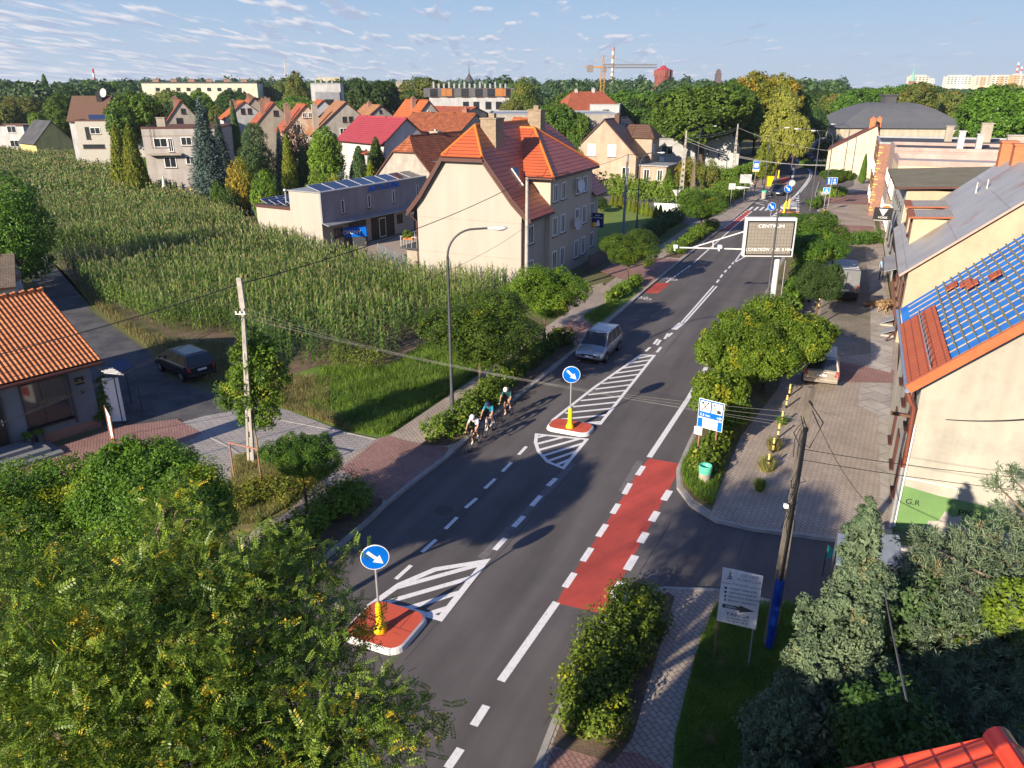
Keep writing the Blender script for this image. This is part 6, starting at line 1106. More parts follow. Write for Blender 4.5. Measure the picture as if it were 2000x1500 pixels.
b = MB(); b.tube([P2(-.65, -.3, -.02), P2(-.65, L2, -.02)], .09, 8); b.tube([P2(-.65, -.1, -.05), (-.1, -.1, EV2-.8), (-.1, -.1, .9), (-.6, -.3, .25)], .06, 8); b.build('gutter', GUTTER, t)
for y in (2.2, 5, 8, 11, 14): window(t, 0, y, 2.5, 1.0, 1.6, -90, 'b')
# grey-fronted house with mossy lean-to roof
r3 = Fr(r2.w(0, L2+.6), 22.5); t = thing('building', 'tall cream and grey building with mossy flat roof beyond the sheet-metal roof', 'building', r3.o, -R(22.5)); b = MB(); b.box(0, 14, 0, 15.5, 0, 7.4); b.build('wall', WR2, t); b = MB(); b.box(-.04, 0, .02, 15.4, 0, 7.3); b.build('facade', stucco('pale_grey_render', (.45, .45, .43)), t); b = MB(); b.solid([(-.9, -.5, 7.45), (14, -.5, 8.3), (14, 15.6, 8.3), (-.9, 15.6, 7.45)], (0, 0, .18), 0, 1); b.build('roof', [FELTBR, GUTTER], t)
for k in range(5): window(t, -.04, 2.5+k*2.5, 5.6, .5, .5, -90, 'd', sill=False)
for k in range(3): window(t, -.04, 5+k*3.5, 2.2, 1.0, 1.5, -90, 'd')
mb = MB(); mb.box(-.12, -.04, .6, 5.4, 2.3, 4.2); mb.build('sign_board', BLACK, t)
sg = thing('hanging_sign', 'square black projecting sign reading VOGE with a striped white triangle', 'sign', r3.w(-.05, 3.6, 0), -R(22.5)); zb = 4.35; b = MB(); b.box(-1.95, -.5, -.1, .1, zb, zb+1.12); b.build('panel', BLACK, sg, bevel=.02); b = MB(); b.box(-.5, 0, -.03, .03, zb+.9, zb+.96); b.build('bracket', DARKMET, sg); b = MB(); b.box(-.5, 0, -.03, .03, zb+.15, zb+.21); b.build('bracket', DARKMET, sg); b = MB(); cxx = -1.22
for k, (hw, z) in enumerate(((.62, 1.72), (.5, 1.52), (.38, 1.32), (.24, 1.12), (.12, .95))): b.solid([(cxx-hw*.6, -.105, zb+z*.59), (cxx+hw*.54, -.105, zb+z*.59), (cxx+hw*.43, -.105, zb+z*.59-.075), (cxx-hw*.48, -.105, zb+z*.59-.075)], (0, -.01, 0))
b.box(-1.9, -.55, -.11, -.1, zb+.05, zb+.08); b.build('emblem', SIGNW, sg); text('lettering', 'VOGE', .23, sg, (cxx, -.11, zb+.3), (math.pi/2, 0, 0), SIGNW, sx=1.2)
rsn = thing('round_sign', 'round orange and white sign above the black VOGE sign', 'sign', r3.w(-.9, 6.5, 0), -R(22.5)); b = MB(); b.disc((0, -.06, 4.9), .5, (0, -1, 0), 28, th=.12); b.build('panel', SIGNW, rsn); b = MB(); b.disc((0, -.07, 4.9), .42, (0, -1, 0), 28); b.build('disc', M('orange_paint', (.75, .2, .05), .5), rsn); b = MB(); b.disc((0, -.08, 4.85), .2, (0, -1, 0), 24); b.build('emblem', SIGNW, rsn); b = MB(); b.box(.45, .9, -.03, .03, 4.85, 4.92); b.build('bracket', DARKMET, rsn)
# yellow parapet house, pink house, brick house
r4 = Fr(r3.w(0, 16.2), 22.5); t = block('yellow-cream flat-roofed house with stained parapet between grey and pink houses', r4.o, 22.5, 24, 9.5, 7.9, M('stained_cream', (.6, .5, .33), .9, (.3, .26, .2), .6, lo=.5, hi=.75), SHEETM, .5, cap=PINK, wins=[('l', y, z, 1, 1.5, 'w') for y in (2, 4.8, 7.5) for z in (2, 5.2)])
r5 = Fr(r4.w(0, 10), 22.5); t = block('pink rendered house with dark roof and several white chimneys', r5.o, 22.5, 26, 10, 8.6, PINK, TARPAPER, .35, cap=PINK, wins=[('l', y, z, 1, 1.5, 'w') for y in (2, 5, 8) for z in (2, 5.4)], chims=((6.5, 3.5, .6, .6, 10.5, WHITER), (8.6, 6, .6, .6, 10.1, WHITER), (11.5, 3, 1.6, .8, 10.2, OLDGREY), (13.4, 2.8, .5, .5, 10.3, WHITER), (17.5, 1.2, 1.4, .5, 9.6, BRICKR)))
r6 = Fr(r5.w(-1.2, 10.6), 22.5); t = block('bare red brick house with yellow stone toothing on its front corner', r6.o, 22.5, 24, 14, 8.6, BRICKR, TARPAPER, .25, wins=[('l', y, z, .9, 1.4, 'w') for y in (3, 7, 11) for z in (2, 5.4)], chims=((12, 8, 1.2, .8, 10.8, BEIGE), (8, 8, .8, .7, 10.4, BEIGE))); b = MB(); rd = random.Random(3)
for k in range(26): z = .4+k*.31; b.box(-.03, .25+.2*(k % 2), -.03, .0, z, z+.14) if k % 3 else b.box(-.04, 0, .3+rd.random()*12, .9+rd.random()*12, z, z+.12)
b.build('quoins', M('yellow_stone', (.6, .42, .12), .9), t)
gable_house('cream house with maroon gabled roof and twin chimneys beyond the brick house', Vector((*T(1668, 300, 140)[:2], 0)), 24, 8.5, 12, 4.6, zat(1705, 245, 142), brickmat('maroon_sheet', (.2, .06, .045), (.17, .05, .04), (.08, .02, .02), .4, 2, .02, 'UV', noise=.2), stucco('warm_cream', (.64, .54, .4)), .3, (), ((2.2, 3, .9, .8, zat(1725, 232, 142)), (3.2, 5.5, .8, .8, zat(1735, 232, 142))), off=3.0, chimmat=M('orange_brick2', (.5, .17, .07), .8))
# the hall with the large curved hip roof
HY = 190; hz = zat(1740, 202, HY); he = zat(1740, 250, HY); o = YG(1634, HY); t = thing('hall', 'big hall under a curved dark grey hip roof with a small roof lantern', 'building', o, -R(6)); HW = YG(1872, HY).x-o.x; b = MB(); b.box(0, HW, 0, 26, 0, he); b.build('wall', stucco('hall_beige', (.45, .4, .31)), t); rings = []
for k in range(7):
    f = k/6.; ins = f*.35*HW; zz_ = he+(hz-he)*(1-(1-f)**1.45); rings.append((ins, min(12.5, ins*.95), zz_))
b = MB()
for (i0, j0, z0), (i1, j1, z1_) in zip(rings[:-1], rings[1:]):
    A = [(i0-.6*(z0 == he), j0-.6*(z0 == he), z0), (HW-i0+.6*(z0 == he), j0-.6*(z0 == he), z0), (HW-i0, 26-j0, z0), (i0-.6*(z0 == he), 26-j0, z0)]; Bq = [(i1, j1, z1_), (HW-i1, j1, z1_), (HW-i1, 26-j1, z1_), (i1, 26-j1, z1_)]
    for q in range(4): b.face([A[q], A[(q+1) % 4], Bq[(q+1) % 4], Bq[q]])
i1, j1, z1_ = rings[-1]; b.face([(i1, j1, z1_), (HW-i1, j1, z1_), (HW-i1, 26-j1, z1_), (i1, 26-j1, z1_)]); hr = b.build('roof', M('slate_grey_roof', (.10, .105, .115), .8, (.085, .09, .1), .5), t); b = MB(); b.box(HW/2-1.8, HW/2+.9, 11, 14, hz, hz+1.6); b.box(HW/2-2.1, HW/2+1.2, 10.7, 14.3, hz+1.6, hz+1.9); b.build('roof_lantern', TARPAPER, hr)
gable_house('white house with wide brown roof, skylights and red chimney near the bend', YG(1648, 215), 96, 12, 15.5, zat(1640, 238, 215), zat(1640, 210, 215), M('brown_grey_tiles', (.14, .12, .11), .85), WHITER, .6, (), ((2.5, 11.5, .8, .8, zat(1640, 214, 215)),))
t = block('white side wing of the brown-roofed house with open loggia', YG(1600, 205), 6, 9.5, 8, zat(1620, 240, 205), WHITER, wins=wg('f', (3, 6.5), (zat(1620, 240, 205)-2.0,), 2.4, 1.5)+wg('f', (6.0,), (2.2,), 2, 1.5)); block('grey shed-like building at the inside of the bend', YG(1555, 225), 0, 6, 8, zat(1570, 226, 225), LGREY, wins=())
gable_house('dark red long roof at the far right edge behind the big tree', YG(2010, 210), 80, 12, 20, 8, zat(1990, 172, 210), TILER, OLDGREY, .5); block('long white parapet wall of a flat building at the right edge', YG(1900, 112), 0, 24, 10, zat(1950, 290, 112), WHITER, SHEETM, .5)
gable_house('orange tiled roof behind the right-hand tree', YG(2010, 150), 75, 9, 12, 4, zat(2000, 256, 150), TILEO, BEIGE, .4)
# red roofed house below the camera
nb = G(1945, 1440, 7.6); t = thing('house', 'house with glossy bright red tile roof at the bottom right corner', 'house', (nb.x, nb.y, 0), R(-4)); b = MB(); RD = brickmat('bright_red_tiles', (.5, .05, .02), (.45, .045, .018), (.12, .01, .01), .24, .36, .018, 'UV', offset=0, bump=1.0, profile=1.4, noise=.15, rough=.35, spec=.5)
b.solid([(0, 0, 7.5), (-5.2, .9, 4.3), (-5.2, -18, 4.3), (0, -18, 7.5)], (-.06, 0, .12)); b.solid([(0, 0, 7.5), (5.2, .9, 4.3), (5.2, -18, 4.3), (0, -18, 7.5)], (.06, 0, .12))
ro = b.build('roof', RD, t); b = MB(); b.tube([(0, .0, 7.62), (0, -18, 7.62)], .16, 10); b.build('ridge_cap', RD, ro); b = MB(); b.box(-4.7, 4.7, -17.4, -.4, 0, 4.4); b.build('wall', LGREY, t); b = MB(); b.solid([(-4.7, -.4, 4.4), (4.7, -.4, 4.4), (0, -.4, 7.35)], (0, -.1, 0)); b.build('gable', LGREY, t)
# ================================================================ SIGNS, LAMPS, POLES
AL = R(-24)      # objects set square to the road are turned by this
def keep_right(foot, h, label, r=.4, bz=.0, island=True, rz=0.0):
    p = G(foot[0], foot[1], bz); t = thing('keep_right_sign', label, 'traffic sign', p, rz, 'keep-right signs on the traffic islands')
    b = MB(); b.tube([(0, 0, .8), (0, 0, h)], .035, 10); b.build('post', ZINC, t)
    b = MB(); b.lathe([(0, .19), (.1, .19), (.22, .13), (.3, .105), (.85, .105), (.95, .08), (1.02, .05)], 16); b.build('base', YEL, t)
    b = MB(); b.disc((0, -.05, h-r+.05), r, (0, -1, 0), 32, th=.03); d = b.build('disc', SIGNW, t); b = MB(); b.disc((0, -.055, h-r+.05), r*.95, (0, -1, 0), 32); b.build('blue_field', BLUE, d)
    c = Vector((0, -.06, h-r+.05)); a = Vector((.72, 0, -.7)).normalized(); s_ = Vector((a.z, 0, -a.x)); k = r
    b = MB(); q = [c-a*k*.7-s_*k*.12, c-a*k*.7+s_*k*.12, c+a*k*.12+s_*k*.12, c+a*k*.12+s_*k*.36, c+a*k*.78, c+a*k*.12-s_*k*.36, c+a*k*.12-s_*k*.12]; b.face(q if (q[1]-q[0]).cross(q[2]-q[1]).y < 0 else q[::-1]); b.build('arrow', SIGNW, d); return t
def island(cpx, w_, l_, label):
    p = G(*cpx); t = thing('traffic_island', label, 'traffic island', (p.x, p.y, 0.02), AL, 'white-edged traffic islands'); r = .42
    def rr(a, b, q): return [(sx*(a-q)+q*math.cos(an), sy*(b-q)+q*math.sin(an)) for (sx, sy, a0) in ((1, 1, 0), (-1, 1, 90), (-1, -1, 180), (1, -1, 270)) for an in [R(a0+k*15) for k in range(7)]]
    b = MB(); o_ = rr(w_/2, l_/2, r); i_ = rr(w_/2-.1, l_/2-.1, r-.06); n = len(o_)
    for k in range(n): j = (k+1) % n; b.face([(*o_[k], 0), (*o_[j], 0), (*[.6*u+.4*v for u, v in zip(o_[j], i_[j])], .13), (*[.6*u+.4*v for u, v in zip(o_[k], i_[k])], .13)], smooth=True); b.face([(*[.6*u+.4*v for u, v in zip(o_[k], i_[k])], .13), (*[.6*u+.4*v for u, v in zip(o_[j], i_[j])], .13), (*i_[j], .165), (*i_[k], .165)], smooth=True)
    b.build('kerb', WHITE, t); b = MB(); b.prism(rr(w_/2-.1, l_/2-.1, r-.06), .1, .165); b.build('top', brickmat('red_rubber_tiles', (.52, .09, .05), (.46, .08, .045), (.2, .04, .03), 1.0, .9, .015, 'Object', 0, noise=.15, bump=.4), t); return t
island((1114, 838), 2.15, 1.35, 'small red-topped traffic island between the two hatched areas'); keep_right((1113, 835), 3.0, 'keep-right sign with white arrow near the silver car, on its red island', bz=.18, rz=R(-4))
island((753, 1228), 2.05, 1.95, 'near red-topped traffic island partly covered by locust leaves'); keep_right((743, 1232), 2.9, 'nearest keep-right sign, leaning slightly above the locust twigs', bz=.18, rz=R(10))
keep_right((1502, 447), 2.9, 'keep-right sign showing just above the electronic message board', .45); keep_right((1534, 407), 3.0, 'farthest keep-right sign, beside the dark oncoming car', .5)
t = thing('traffic_island', 'pale triangular traffic island before the bend', 'traffic island', (0, 0, 0)); b = MB(); b.prism(gp([(1524, 407), (1540, 394), (1557, 396), (1557, 408)]), .02, .14); b.build('top', LGREY, t); b = MB(); strip(b, [(1518, 412), (1560, 414)], .5, .15, z0=.02); b.build('kerb', M('red_kerb', (.4, .1, .06), .8), t)
for (f, h, lab) in (((1540, 408), 1.2, 'yellow marker post on the pale island, near the grey round sign'), ((1531, 416), 1.2, 'yellow marker post right of the keep-right sign above the message board'), ((1520, 348), 1.3, 'yellow marker post by the far red bay'), ((1585, 308), 1.5, 'yellow marker post on the far island behind the car')):
    p = G(*f); t = thing('marker_post', lab, 'bollard', p, 0, 'yellow marker posts'); b = MB(); b.lathe([(0, .2), (.12, .2), (.25, .12), (h, .12), (h+.1, .03)], 12); b.build('post', YEL, t)
t = thing('traffic_sign', 'round grey back of a sign behind the farthest keep-right sign', 'traffic sign', G(1541, 404)); b = MB(); b.tube([(0, 0, 0), (0, 0, 3.2)], .035, 8); b.build('post', ZINC, t); b = MB(); b.disc((0, -.05, 3.1), .42, (0, -1, 0), 24, th=.03); b.build('disc', LGREY, t)
# blue restaurant / golf sign
p = G(1361, 890, .15); d = G(1412, 790, 2.8)-G(1363, 778, 2.8); t = thing('information_sign', 'blue restaurant and mini golf sign with white pictograms, reading 3,5 km', 'road sign', p, math.atan2(d.y, d.x)); Wd = 1.12; x0 = -.12
rust = M('rusty_post', (.32, .12, .07), .8, (.22, .16, .13), 4); b = MB(); b.tube([(0, .03, 0), (0, .03, 2.5)], .035, 8); b.build('post', rust, t); b = MB(); b.tube([(.75, .03, 0), (.75, .03, 2.3)], .035, 8); b.build('post', rust, t)
b = MB(); b.box(x0, x0+Wd, -.03, 0, 1.85, 2.68); p1 = b.build('upper_panel', SIGNW, t, bevel=.01); b = MB(); b.box(x0+.02, x0+Wd-.02, -.034, -.03, 1.87, 2.66); b.build('blue_field', BLUE, p1)
b = MB(); b.box(x0+.08, x0+.53, -.038, -.034, 2.13, 2.6); b.box(x0+.6, x0+1.05, -.038, -.034, 2.13, 2.6); b.build('pictogram_field', SIGNW, p1); b = MB()
b.solid([(x0+.15, -.04, 2.18), (x0+.18, -.04, 2.16), (x0+.46, -.04, 2.54), (x0+.43, -.04, 2.56)], (0, -.002, 0)); b.solid([(x0+.46, -.04, 2.18), (x0+.43, -.04, 2.16), (x0+.15, -.04, 2.54), (x0+.18, -.04, 2.56)], (0, -.002, 0)); b.disc((x0+.19, -.043, 2.52), .05, (0, -1, 0), 10); b.disc((x0+.43, -.043, 2.53), .045, (0, -1, 0), 10)
b.solid([(x0+.66, -.04, 2.5), (x0+.7, -.04, 2.51), (x0+.86, -.04, 2.24), (x0+.83, -.04, 2.22)], (0, -.002, 0)); b.solid([(x0+.66, -.04, 2.53), (x0+.66, -.04, 2.5), (x0+.86, -.04, 2.5), (x0+.86, -.04, 2.53)], (0, -.002, 0)); b.solid([(x0+.82, -.04, 2.17), (x0+1.01, -.04, 2.17), (x0+1.0, -.04, 2.3), (x0+.86, -.04, 2.33)], (0, -.002, 0)); b.build('pictogram', BLACK, p1)
text('lettering', '3,5 km', .15, p1, (x0+.32, -.04, 1.98), (math.pi/2, 0, 0), SIGNW, ext=.002, sx=1.1); b = MB(); b.face([(x0+.85, -.04, 1.95), (x0+.97, -.04, 1.95), (x0+.97, -.04, 1.9), (x0+1.08, -.04, 1.975), (x0+.97, -.04, 2.05), (x0+.97, -.04, 2.0), (x0+.85, -.04, 2.0)]); b.build('arrow', SIGNW, p1)
b = MB(); b.box(x0, x0+Wd, -.03, 0, 1.38, 1.83); p2_ = b.build('lower_panel', SIGNW, t, bevel=.01); b = MB(); b.box(x0+.02, x0+.24, -.034, -.03, 1.4, 1.81); b.box(x0+.9, x0+Wd-.02, -.034, -.03, 1.4, 1.81); b.build('blue_field', BLUE, p2_); text('lettering', '3 Światy', .155, p2_, (x0+.56, -.034, 1.69), (math.pi/2, 0, 0), BLACK, ext=.002); b = MB(); [b.disc((x0+.36+.2*k, -.034, 1.48), .025, (0, -1, 0), 10) for k in range(3)]; b.build('dot', BLACK, p2_)
t = thing('small_notice', 'small white notice plate hanging beside the blue sign', 'sign', p, math.atan2(d.y, d.x)); b = MB(); b.box(-.18, .17, -.12, -.1, 1.05, 1.4); pn = b.build('plate', SIGNW, t); text('lettering', 'UWAGA', .08, pn, (0, -.125, 1.3), (math.pi/2, 0, 0), MATS['red_letters'], ext=.002); b = MB(); b.box(-.1, -.04, -.124, -.12, 1.13, 1.18); b.box(.03, .1, -.124, -.12, 1.12, 1.17); b.build('mark', BLACK, pn)
# TANGA board
p = G(1392, 1290, .15); d = G(1487, 1102, 2.95)-G(1415, 1090, 2.95); t = thing('advertising_board', 'white workwear advertising board on two rusty posts, reading TANGA', 'sign board', p, math.atan2(d.y, d.x)); wb = 1.0
b = MB(); b.tube([(.02, 0, 0), (.02, 0, 3.0)], .025, 8); b.build('post', rust, t); b = MB(); b.tube([(wb-.06, 0, 0), (wb-.06, 0, 2.9)], .025, 8); b.build('post', ZINC, t)
zt_, zb_ = 3.08, 1.32; b = MB(); b.solid([(-.02, -.03, zb_+.06), (wb, -.03, zb_), (wb, -.03, zt_-.06), (-.02, -.03, zt_)], (0, -.012, 0)); pn = b.build('panel', M('banner_white', (.8, .8, .8), .6, (.7, .7, .71), 3), t)
DG = M('print_grey', (.07, .075, .085), .6); LG = M('print_light_grey', (.3, .31, .33), .6)
def tl(s_, z, size, m=DG, x=.5, al='CENTER', sx=1.0): text('lettering', s_, size, pn, (x*wb, -.046, z+.3), (math.pi/2, 0, 0), m, al, .001, sx)
tl('ODZIEŻ', 2.62, .115, LG, .68, sx=1.1); tl('ROBOCZA', 2.49, .115, LG, .68, sx=1.1); tl('www.TANGA.com.pl', 2.32, .1, LG, .5, sx=1.15)
for k, s_ in enumerate(('ODZIEŻ ROBOCZA', 'OBUWIE ROBOCZE', 'RĘKAWICE ROBOCZE', 'ŚRODKI OCHRONY')): tl(s_, 2.17-.125*k, .078, DG, .2, 'LEFT', 1.05)
b = MB(); [b.box(.08+.01*k, .15, -.045, -.042, 2.43-.125*k, 2.5-.125*k) for k in range(4)]; b.build('pictogram', DG, pn); b = MB(); b.face([(.08, -.046, 1.96), (.08, -.046, 1.84), (.52, -.046, 1.83), (.52, -.046, 1.77), (.92, -.046, 1.88), (.52, -.046, 2.0), (.52, -.046, 1.95)]); b.build('arrow', DG, pn); text('lettering', '300m', .11, pn, (.3, -.05, 1.895), (math.pi/2, 0, 0), SIGNW, ext=.001, sx=1.2)
tl('TANGA', 1.36, .15, DG, .5, sx=1.2); tl('UL. KU DOŁOM 6', 1.24, .075); tl('TEL: 32 331 68 15', 1.15, .075); b = MB(); [b.solid([(.1+.02*k, -.046, 2.75+.07*k), (.26-.02*k, -.046, 2.77+.07*k), (.22-.02*k, -.046, 2.82+.07*k), (.12+.02*k, -.046, 2.78+.07*k)], (0, -.001, 0)) for k in range(4)]; b.build('emblem', DG, pn)
# electronic message board on its white mast with camera arm
YV = 52.0; a_ = T(1457, 427, YV); c_ = T(1549, 499, YV); base = Vector((T(1512, 560, YV+.4).x, YV+.4, .13)); t = thing('message_board', 'large white electronic traffic message board on a thick white mast with camera arm', 'message board', base, R(-2)); X0 = a_.x-base.x; X1 = X0+3.35; Z1 = a_.z-.13+.1; Z0 = Z1-2.62
b = MB(); b.tube([(0, 0, 0), (0, 0, Z1-.4)], .19, 16); b.build('mast', WHITE, t); b = MB(); b.box(X0, X1, -.75, -.25, Z0, Z1); cb = b.build('cabinet', WHITE, t, bevel=.03); b = MB(); b.box(X0+.1, X1-.12, -.77, -.75, Z0+.1, Z1-.2); b.build('black_rim', BLACK, cb)
LED = brickmat('led_panel', (.25, .225, .185), (.235, .21, .175), (.14, .125, .105), .22, .22, .014, 'UV', offset=0, bump=.2, noise=.06, rough=.5); b = MB(); b.box(X0+.19, X1-.21, -.785, -.77, Z0+.19, Z1-.3); b.build('led_panel', LED, cb)
LEDT = bpy.data.materials.new('lit_letters'); LEDT.use_nodes = True; e_ = LEDT.node_tree.nodes['Principled BSDF']; e_.inputs['Base Color'].default_value = (.8, .8, .8, 1); e_.inputs['Emission Color'].default_value = (1, 1, 1, 1); e_.inputs['Emission Strength'].default_value = .08; xm = (X0+X1)/2
text('lettering', 'CENTRUM', .30, cb, (xm, -.79, Z1-.55), (math.pi/2, 0, 0), LEDT, ext=.002, sx=1.25); text('lettering', '( CASŁYKÓW  LUD  8 MIN.', .27, cb, (xm+.05, -.79, Z0+.5), (math.pi/2, 0, 0), LEDT, ext=.002, sx=.98); text('lettering', '. DOLNE .  . 15  MIN.', .24, cb, (xm, -.789, Z0+1.3), (math.pi/2, 0, 0), M('dim_letters', (.29, .265, .23), .6), ext=.001)
b = MB(); zA_ = T(1322, 487, YV-.3).z-.13; xA = T(1322, 487, YV-.3).x-base.x; b.tube([(xA, -.3, zA_), (X0+.6, -.2, zA_-.12), (0, 0, zA_-.15)], .055, 8); b.tube([(xA+1.2, -.3, zA_), (X0, -.3, zA_+1.1)], .045, 8); b.tube([(xA+2.6, -.3, zA_-.06), (xA+2.55, -.3, zA_+.48)], .035, 6); b.build('camera_arm', WHITE, t)
for x in (xA, xA+3.0): b = MB(); b.box(x-.1, x+.14, -.55, -.2, zA_-.02, zA_+.2); b.tube([(x, -.35, zA_), (x, -.35, zA_-.2)], .07, 8); b.build('camera', WHITE, t)
for x in (-.28, .62): b = MB(); b.tube([(x, .2, .2), (x, .2, Z0+.1)], .03, 6); b.build('ladder_rail', ZINC, t)
# other signs
def post_sign(foot, h, label, parts, name='traffic_sign', cat='traffic sign', rz=0, post=ZINC, pr=.035, bz=.1):
    t = thing(name, label, cat, G(foot[0], foot[1], bz), rz); b = MB(); b.tube([(0, .03, 0), (0, .03, h)], pr, 8); b.build('post', post, t)
    for nm, mt, pts in parts: b = MB(); b.solid(pts, (0, -.015, 0)) if len(pts) > 2 else b.disc((pts[0][0], pts[0][1], pts[0][2]), pts[1], (0, -1, 0), 22, th=.015); b.build(nm, mt, t)
    return t
sq = lambda x0, x1, z0, z1, y=0: [(x0, y, z0), (x1, y, z0), (x1, y, z1), (x0, y, z1)]
tt = post_sign((1617, 405), 3.9, 'pair of blue square lane signs with white arrow and car on tall posts', (('panel', SIGNW, sq(-.75, .75, 3.0, 3.85)), ('blue_field', BLUE, sq(-.71, -.03, 3.04, 3.81, -.017)), ('blue_field', BLUE, sq(.03, .71, 3.04, 3.81, -.017)), ('arrow', SIGNW, [(-.43, -.034, 3.1), (-.3, -.034, 3.1), (-.3, -.034, 3.5), (-.2, -.034, 3.5), (-.37, -.034, 3.76), (-.53, -.034, 3.5), (-.43, -.034, 3.5)]), ('figure', SIGNW, sq(.2, .55, 3.12, 3.3, -.034)), ('figure', SIGNW, [(.37, -.034, 3.55), .13])))
post_sign((1608, 415), 3.1, 'blue pedestrian crossing sign with a white triangle', (('panel', SIGNW, sq(-.42, .42, 2.3, 3.1)), ('blue_field', M('sky_blue_sign', (.02, .3, .75), .4), sq(-.38, .38, 2.34, 3.06, -.017)), ('triangle', SIGNW, [(-.3, -.034, 2.42), (.3, -.034, 2.42), (0, -.034, 2.98)]), ('figure', BLACK, [(-.06, -.05, 2.46), (.06, -.05, 2.46), (0, -.05, 2.8)])))
tt = post_sign((1602, 432), 1.6, 'leaning black and yellow striped marker before the crossing', (), 'marker_post', 'bollard', R(0), YEL, .1); tt.rotation_euler = (0, R(14), 0); b = MB(); [b.tube([(0, .03, .2+.4*k), (0, .03, .4+.4*k)], .105, 8) for k in range(4)]; b.build('stripe', BLACK, tt)
gs = G(1645, 338, .1); tt = post_sign((1660, 340), 3.0, 'large turquoise-green direction sign on grey posts in the bend', (('panel', SIGNW, sq(-3.4, 1.0, 1.5, 4.6)), ('green_field', M('turquoise_sign', (.0, .42, .28), .4), sq(-3.33, .93, 1.57, 4.53, -.017)), ('white_field', SIGNW, sq(-2.6, -.9, 1.75, 2.3, -.034))), 'direction_sign', 'road sign')
b = MB(); b.tube([(-2.8, .03, 0), (-2.8, .03, 3)], .06, 8); b.build('post', ZINC, tt); text('lettering', 'Zabrze\nSportowa Arena\nCentrum', .5, tt, (-1.1, -.036, 3.5), (math.pi/2, 0, 0), SIGNW, ext=.002)
def bus_stop(foot, h, lab): return post_sign(foot, h, lab, (('panel', SIGNW, sq(-.5, .5, h-1.6, h)), ('blue_field', BLUE, sq(-.46, .46, h-1.2, h-.04, -.017)), ('white_field', SIGNW, sq(-.3, .3, h-.95, h-.35, -.034)), ('yellow_field', YEL, sq(-.46, .46, h-1.56, h-1.42, -.017))), 'bus_stop_sign', 'bus stop sign')
bus_stop((1472, 372), 4.4, 'blue and yellow bus stop sign by the two waiting people'); bus_stop((1687, 345), 3.6, 'bus stop sign on the right pavement before the brick house')
post_sign((1317, 430), 3.6, 'inverted triangular grey back of a yield sign at the side street', (('panel', LGREY, [(-.5, 0, 3.55), (.5, 0, 3.55), (0, 0, 2.75)]),)); post_sign((1452, 392), 3.6, 'square grey back of a road sign on two posts near the bus stop', (('panel', LGREY, sq(-.8, .8, 2.4, 3.6)),)); post_sign((1426, 403), 3.0, 'small square grey sign back beside the hedge', (('panel', LGREY, sq(-.45, .45, 2.2, 3.0)),))
post_sign((1578, 300), 4.5, 'yellow and white priority signs on the far lamp column', (('panel', YEL, sq(-.5, .5, 3.0, 4.0)), ('panel', M('pale_yellow_sign', (.7, .65, .4), .5), [(-.5, 0, 4.6), (0, 0, 4.1), (.5, 0, 4.6), (0, 0, 5.1)]))); post_sign((1586, 305), 4.2, 'small blue round arrow sign on the far island', (('disc', SIGNW, [(0, 0, 3.9), .62]), ('blue_field', BLUE, [(0, -.017, 3.9), .57]), ('arrow', SIGNW, [(-.35, -.034, 3.6), (-.2, -.034, 3.5), (.3, -.034, 4.0), (.4, -.034, 3.9), (.42, -.034, 4.3), (.05, -.034, 4.25), (.17, -.034, 4.13)]))); post_sign((1597, 302), 5, 'blue rectangular lane guidance sign near the white truck', (('panel', SIGNW, sq(-1, 1.2, 3.8, 5.2)), ('blue_field', BLUE, sq(-.95, 1.15, 3.85, 5.15, -.017)), ('arrow', SIGNW, sq(-.5, -.2, 4.0, 5.0, -.034)), ('arrow', SIGNW, sq(.3, .9, 4.3, 4.7, -.034))))
# lamps
def lamp(foot, h, arm, rz, label, bz=.13, mat=DARKMET, rt=.05):
    t = thing('street_lamp', label, 'street lamp', G(foot[0], foot[1], bz), R(rz), 'curved-arm street lamps'); b = MB(); b.tube([(0, 0, 0), (0, 0, .02), (0, 0, 1.4), (0, 0, 1.45), (0, 0, h-1.2)], [.11, .10, .10, .075, .06], 10); b.build('pole', mat, t)
    b = MB(); pts = [(1.2*(1-math.cos(R(a))), 0, h-1.2+1.2*math.sin(R(a))) for a in range(0, 91, 10)]+[(arm, 0, h+.03)]; b.tube(pts, .045, 8); b.build('arm', mat, t)
    b = MB(); q = lambda x, r_, s_: b
    b.lathe([(0, .03), (.05, .07), (.3, .08), (.35, .12), (.7, .15), (.85, .10), (.9, .02)], 12); hd = b.build('lamp_head', WHITE, t, (arm-.1, 0, h+.03), (0, R(90), 0)); hd.scale = (.6, 1, 1); b = MB(); b.lathe([(.38, .11), (.5, .16), (.7, .15), (.82, .05)], 12); gl = b.build('lens', M('lamp_lens', (.5, .5, .48), .15, spec=.6), hd, (.05, 0, 0)); return t
lamp((884, 822), 9.1, 1.85, 4, 'tall dark street lamp rising from the shrubs beside the cyclists'); lamp((1492, 640), 9.0, 2.0, 176, 'street lamp with its curved arm crossing in front of the message board')
lamp((1243, 448), 8.2, 1.9, 6, 'street lamp on the lawn behind the cream house'); lamp((1360, 345), 8.5, 2.2, 8, 'street lamp beside the white houses, above the hedge'); lamp((1582, 412), 10.0, 2.6, 182, 'lamp on the right side of the bend, head over the road'); lamp((1609, 400), 9.5, 2.2, 176, 'lamp behind the blue lane signs'); lamp((1645, 350), 9, 2.5, 180, 'lamp on the pavement beside the green direction sign'); lamp((1490, 385), 9.5, 2.0, 5, 'lamp column with the yellow bin near the bus stop')
lamp((1575, 290), 9, 2.5, 180, 'far lamp in front of the white house in the bend'); 
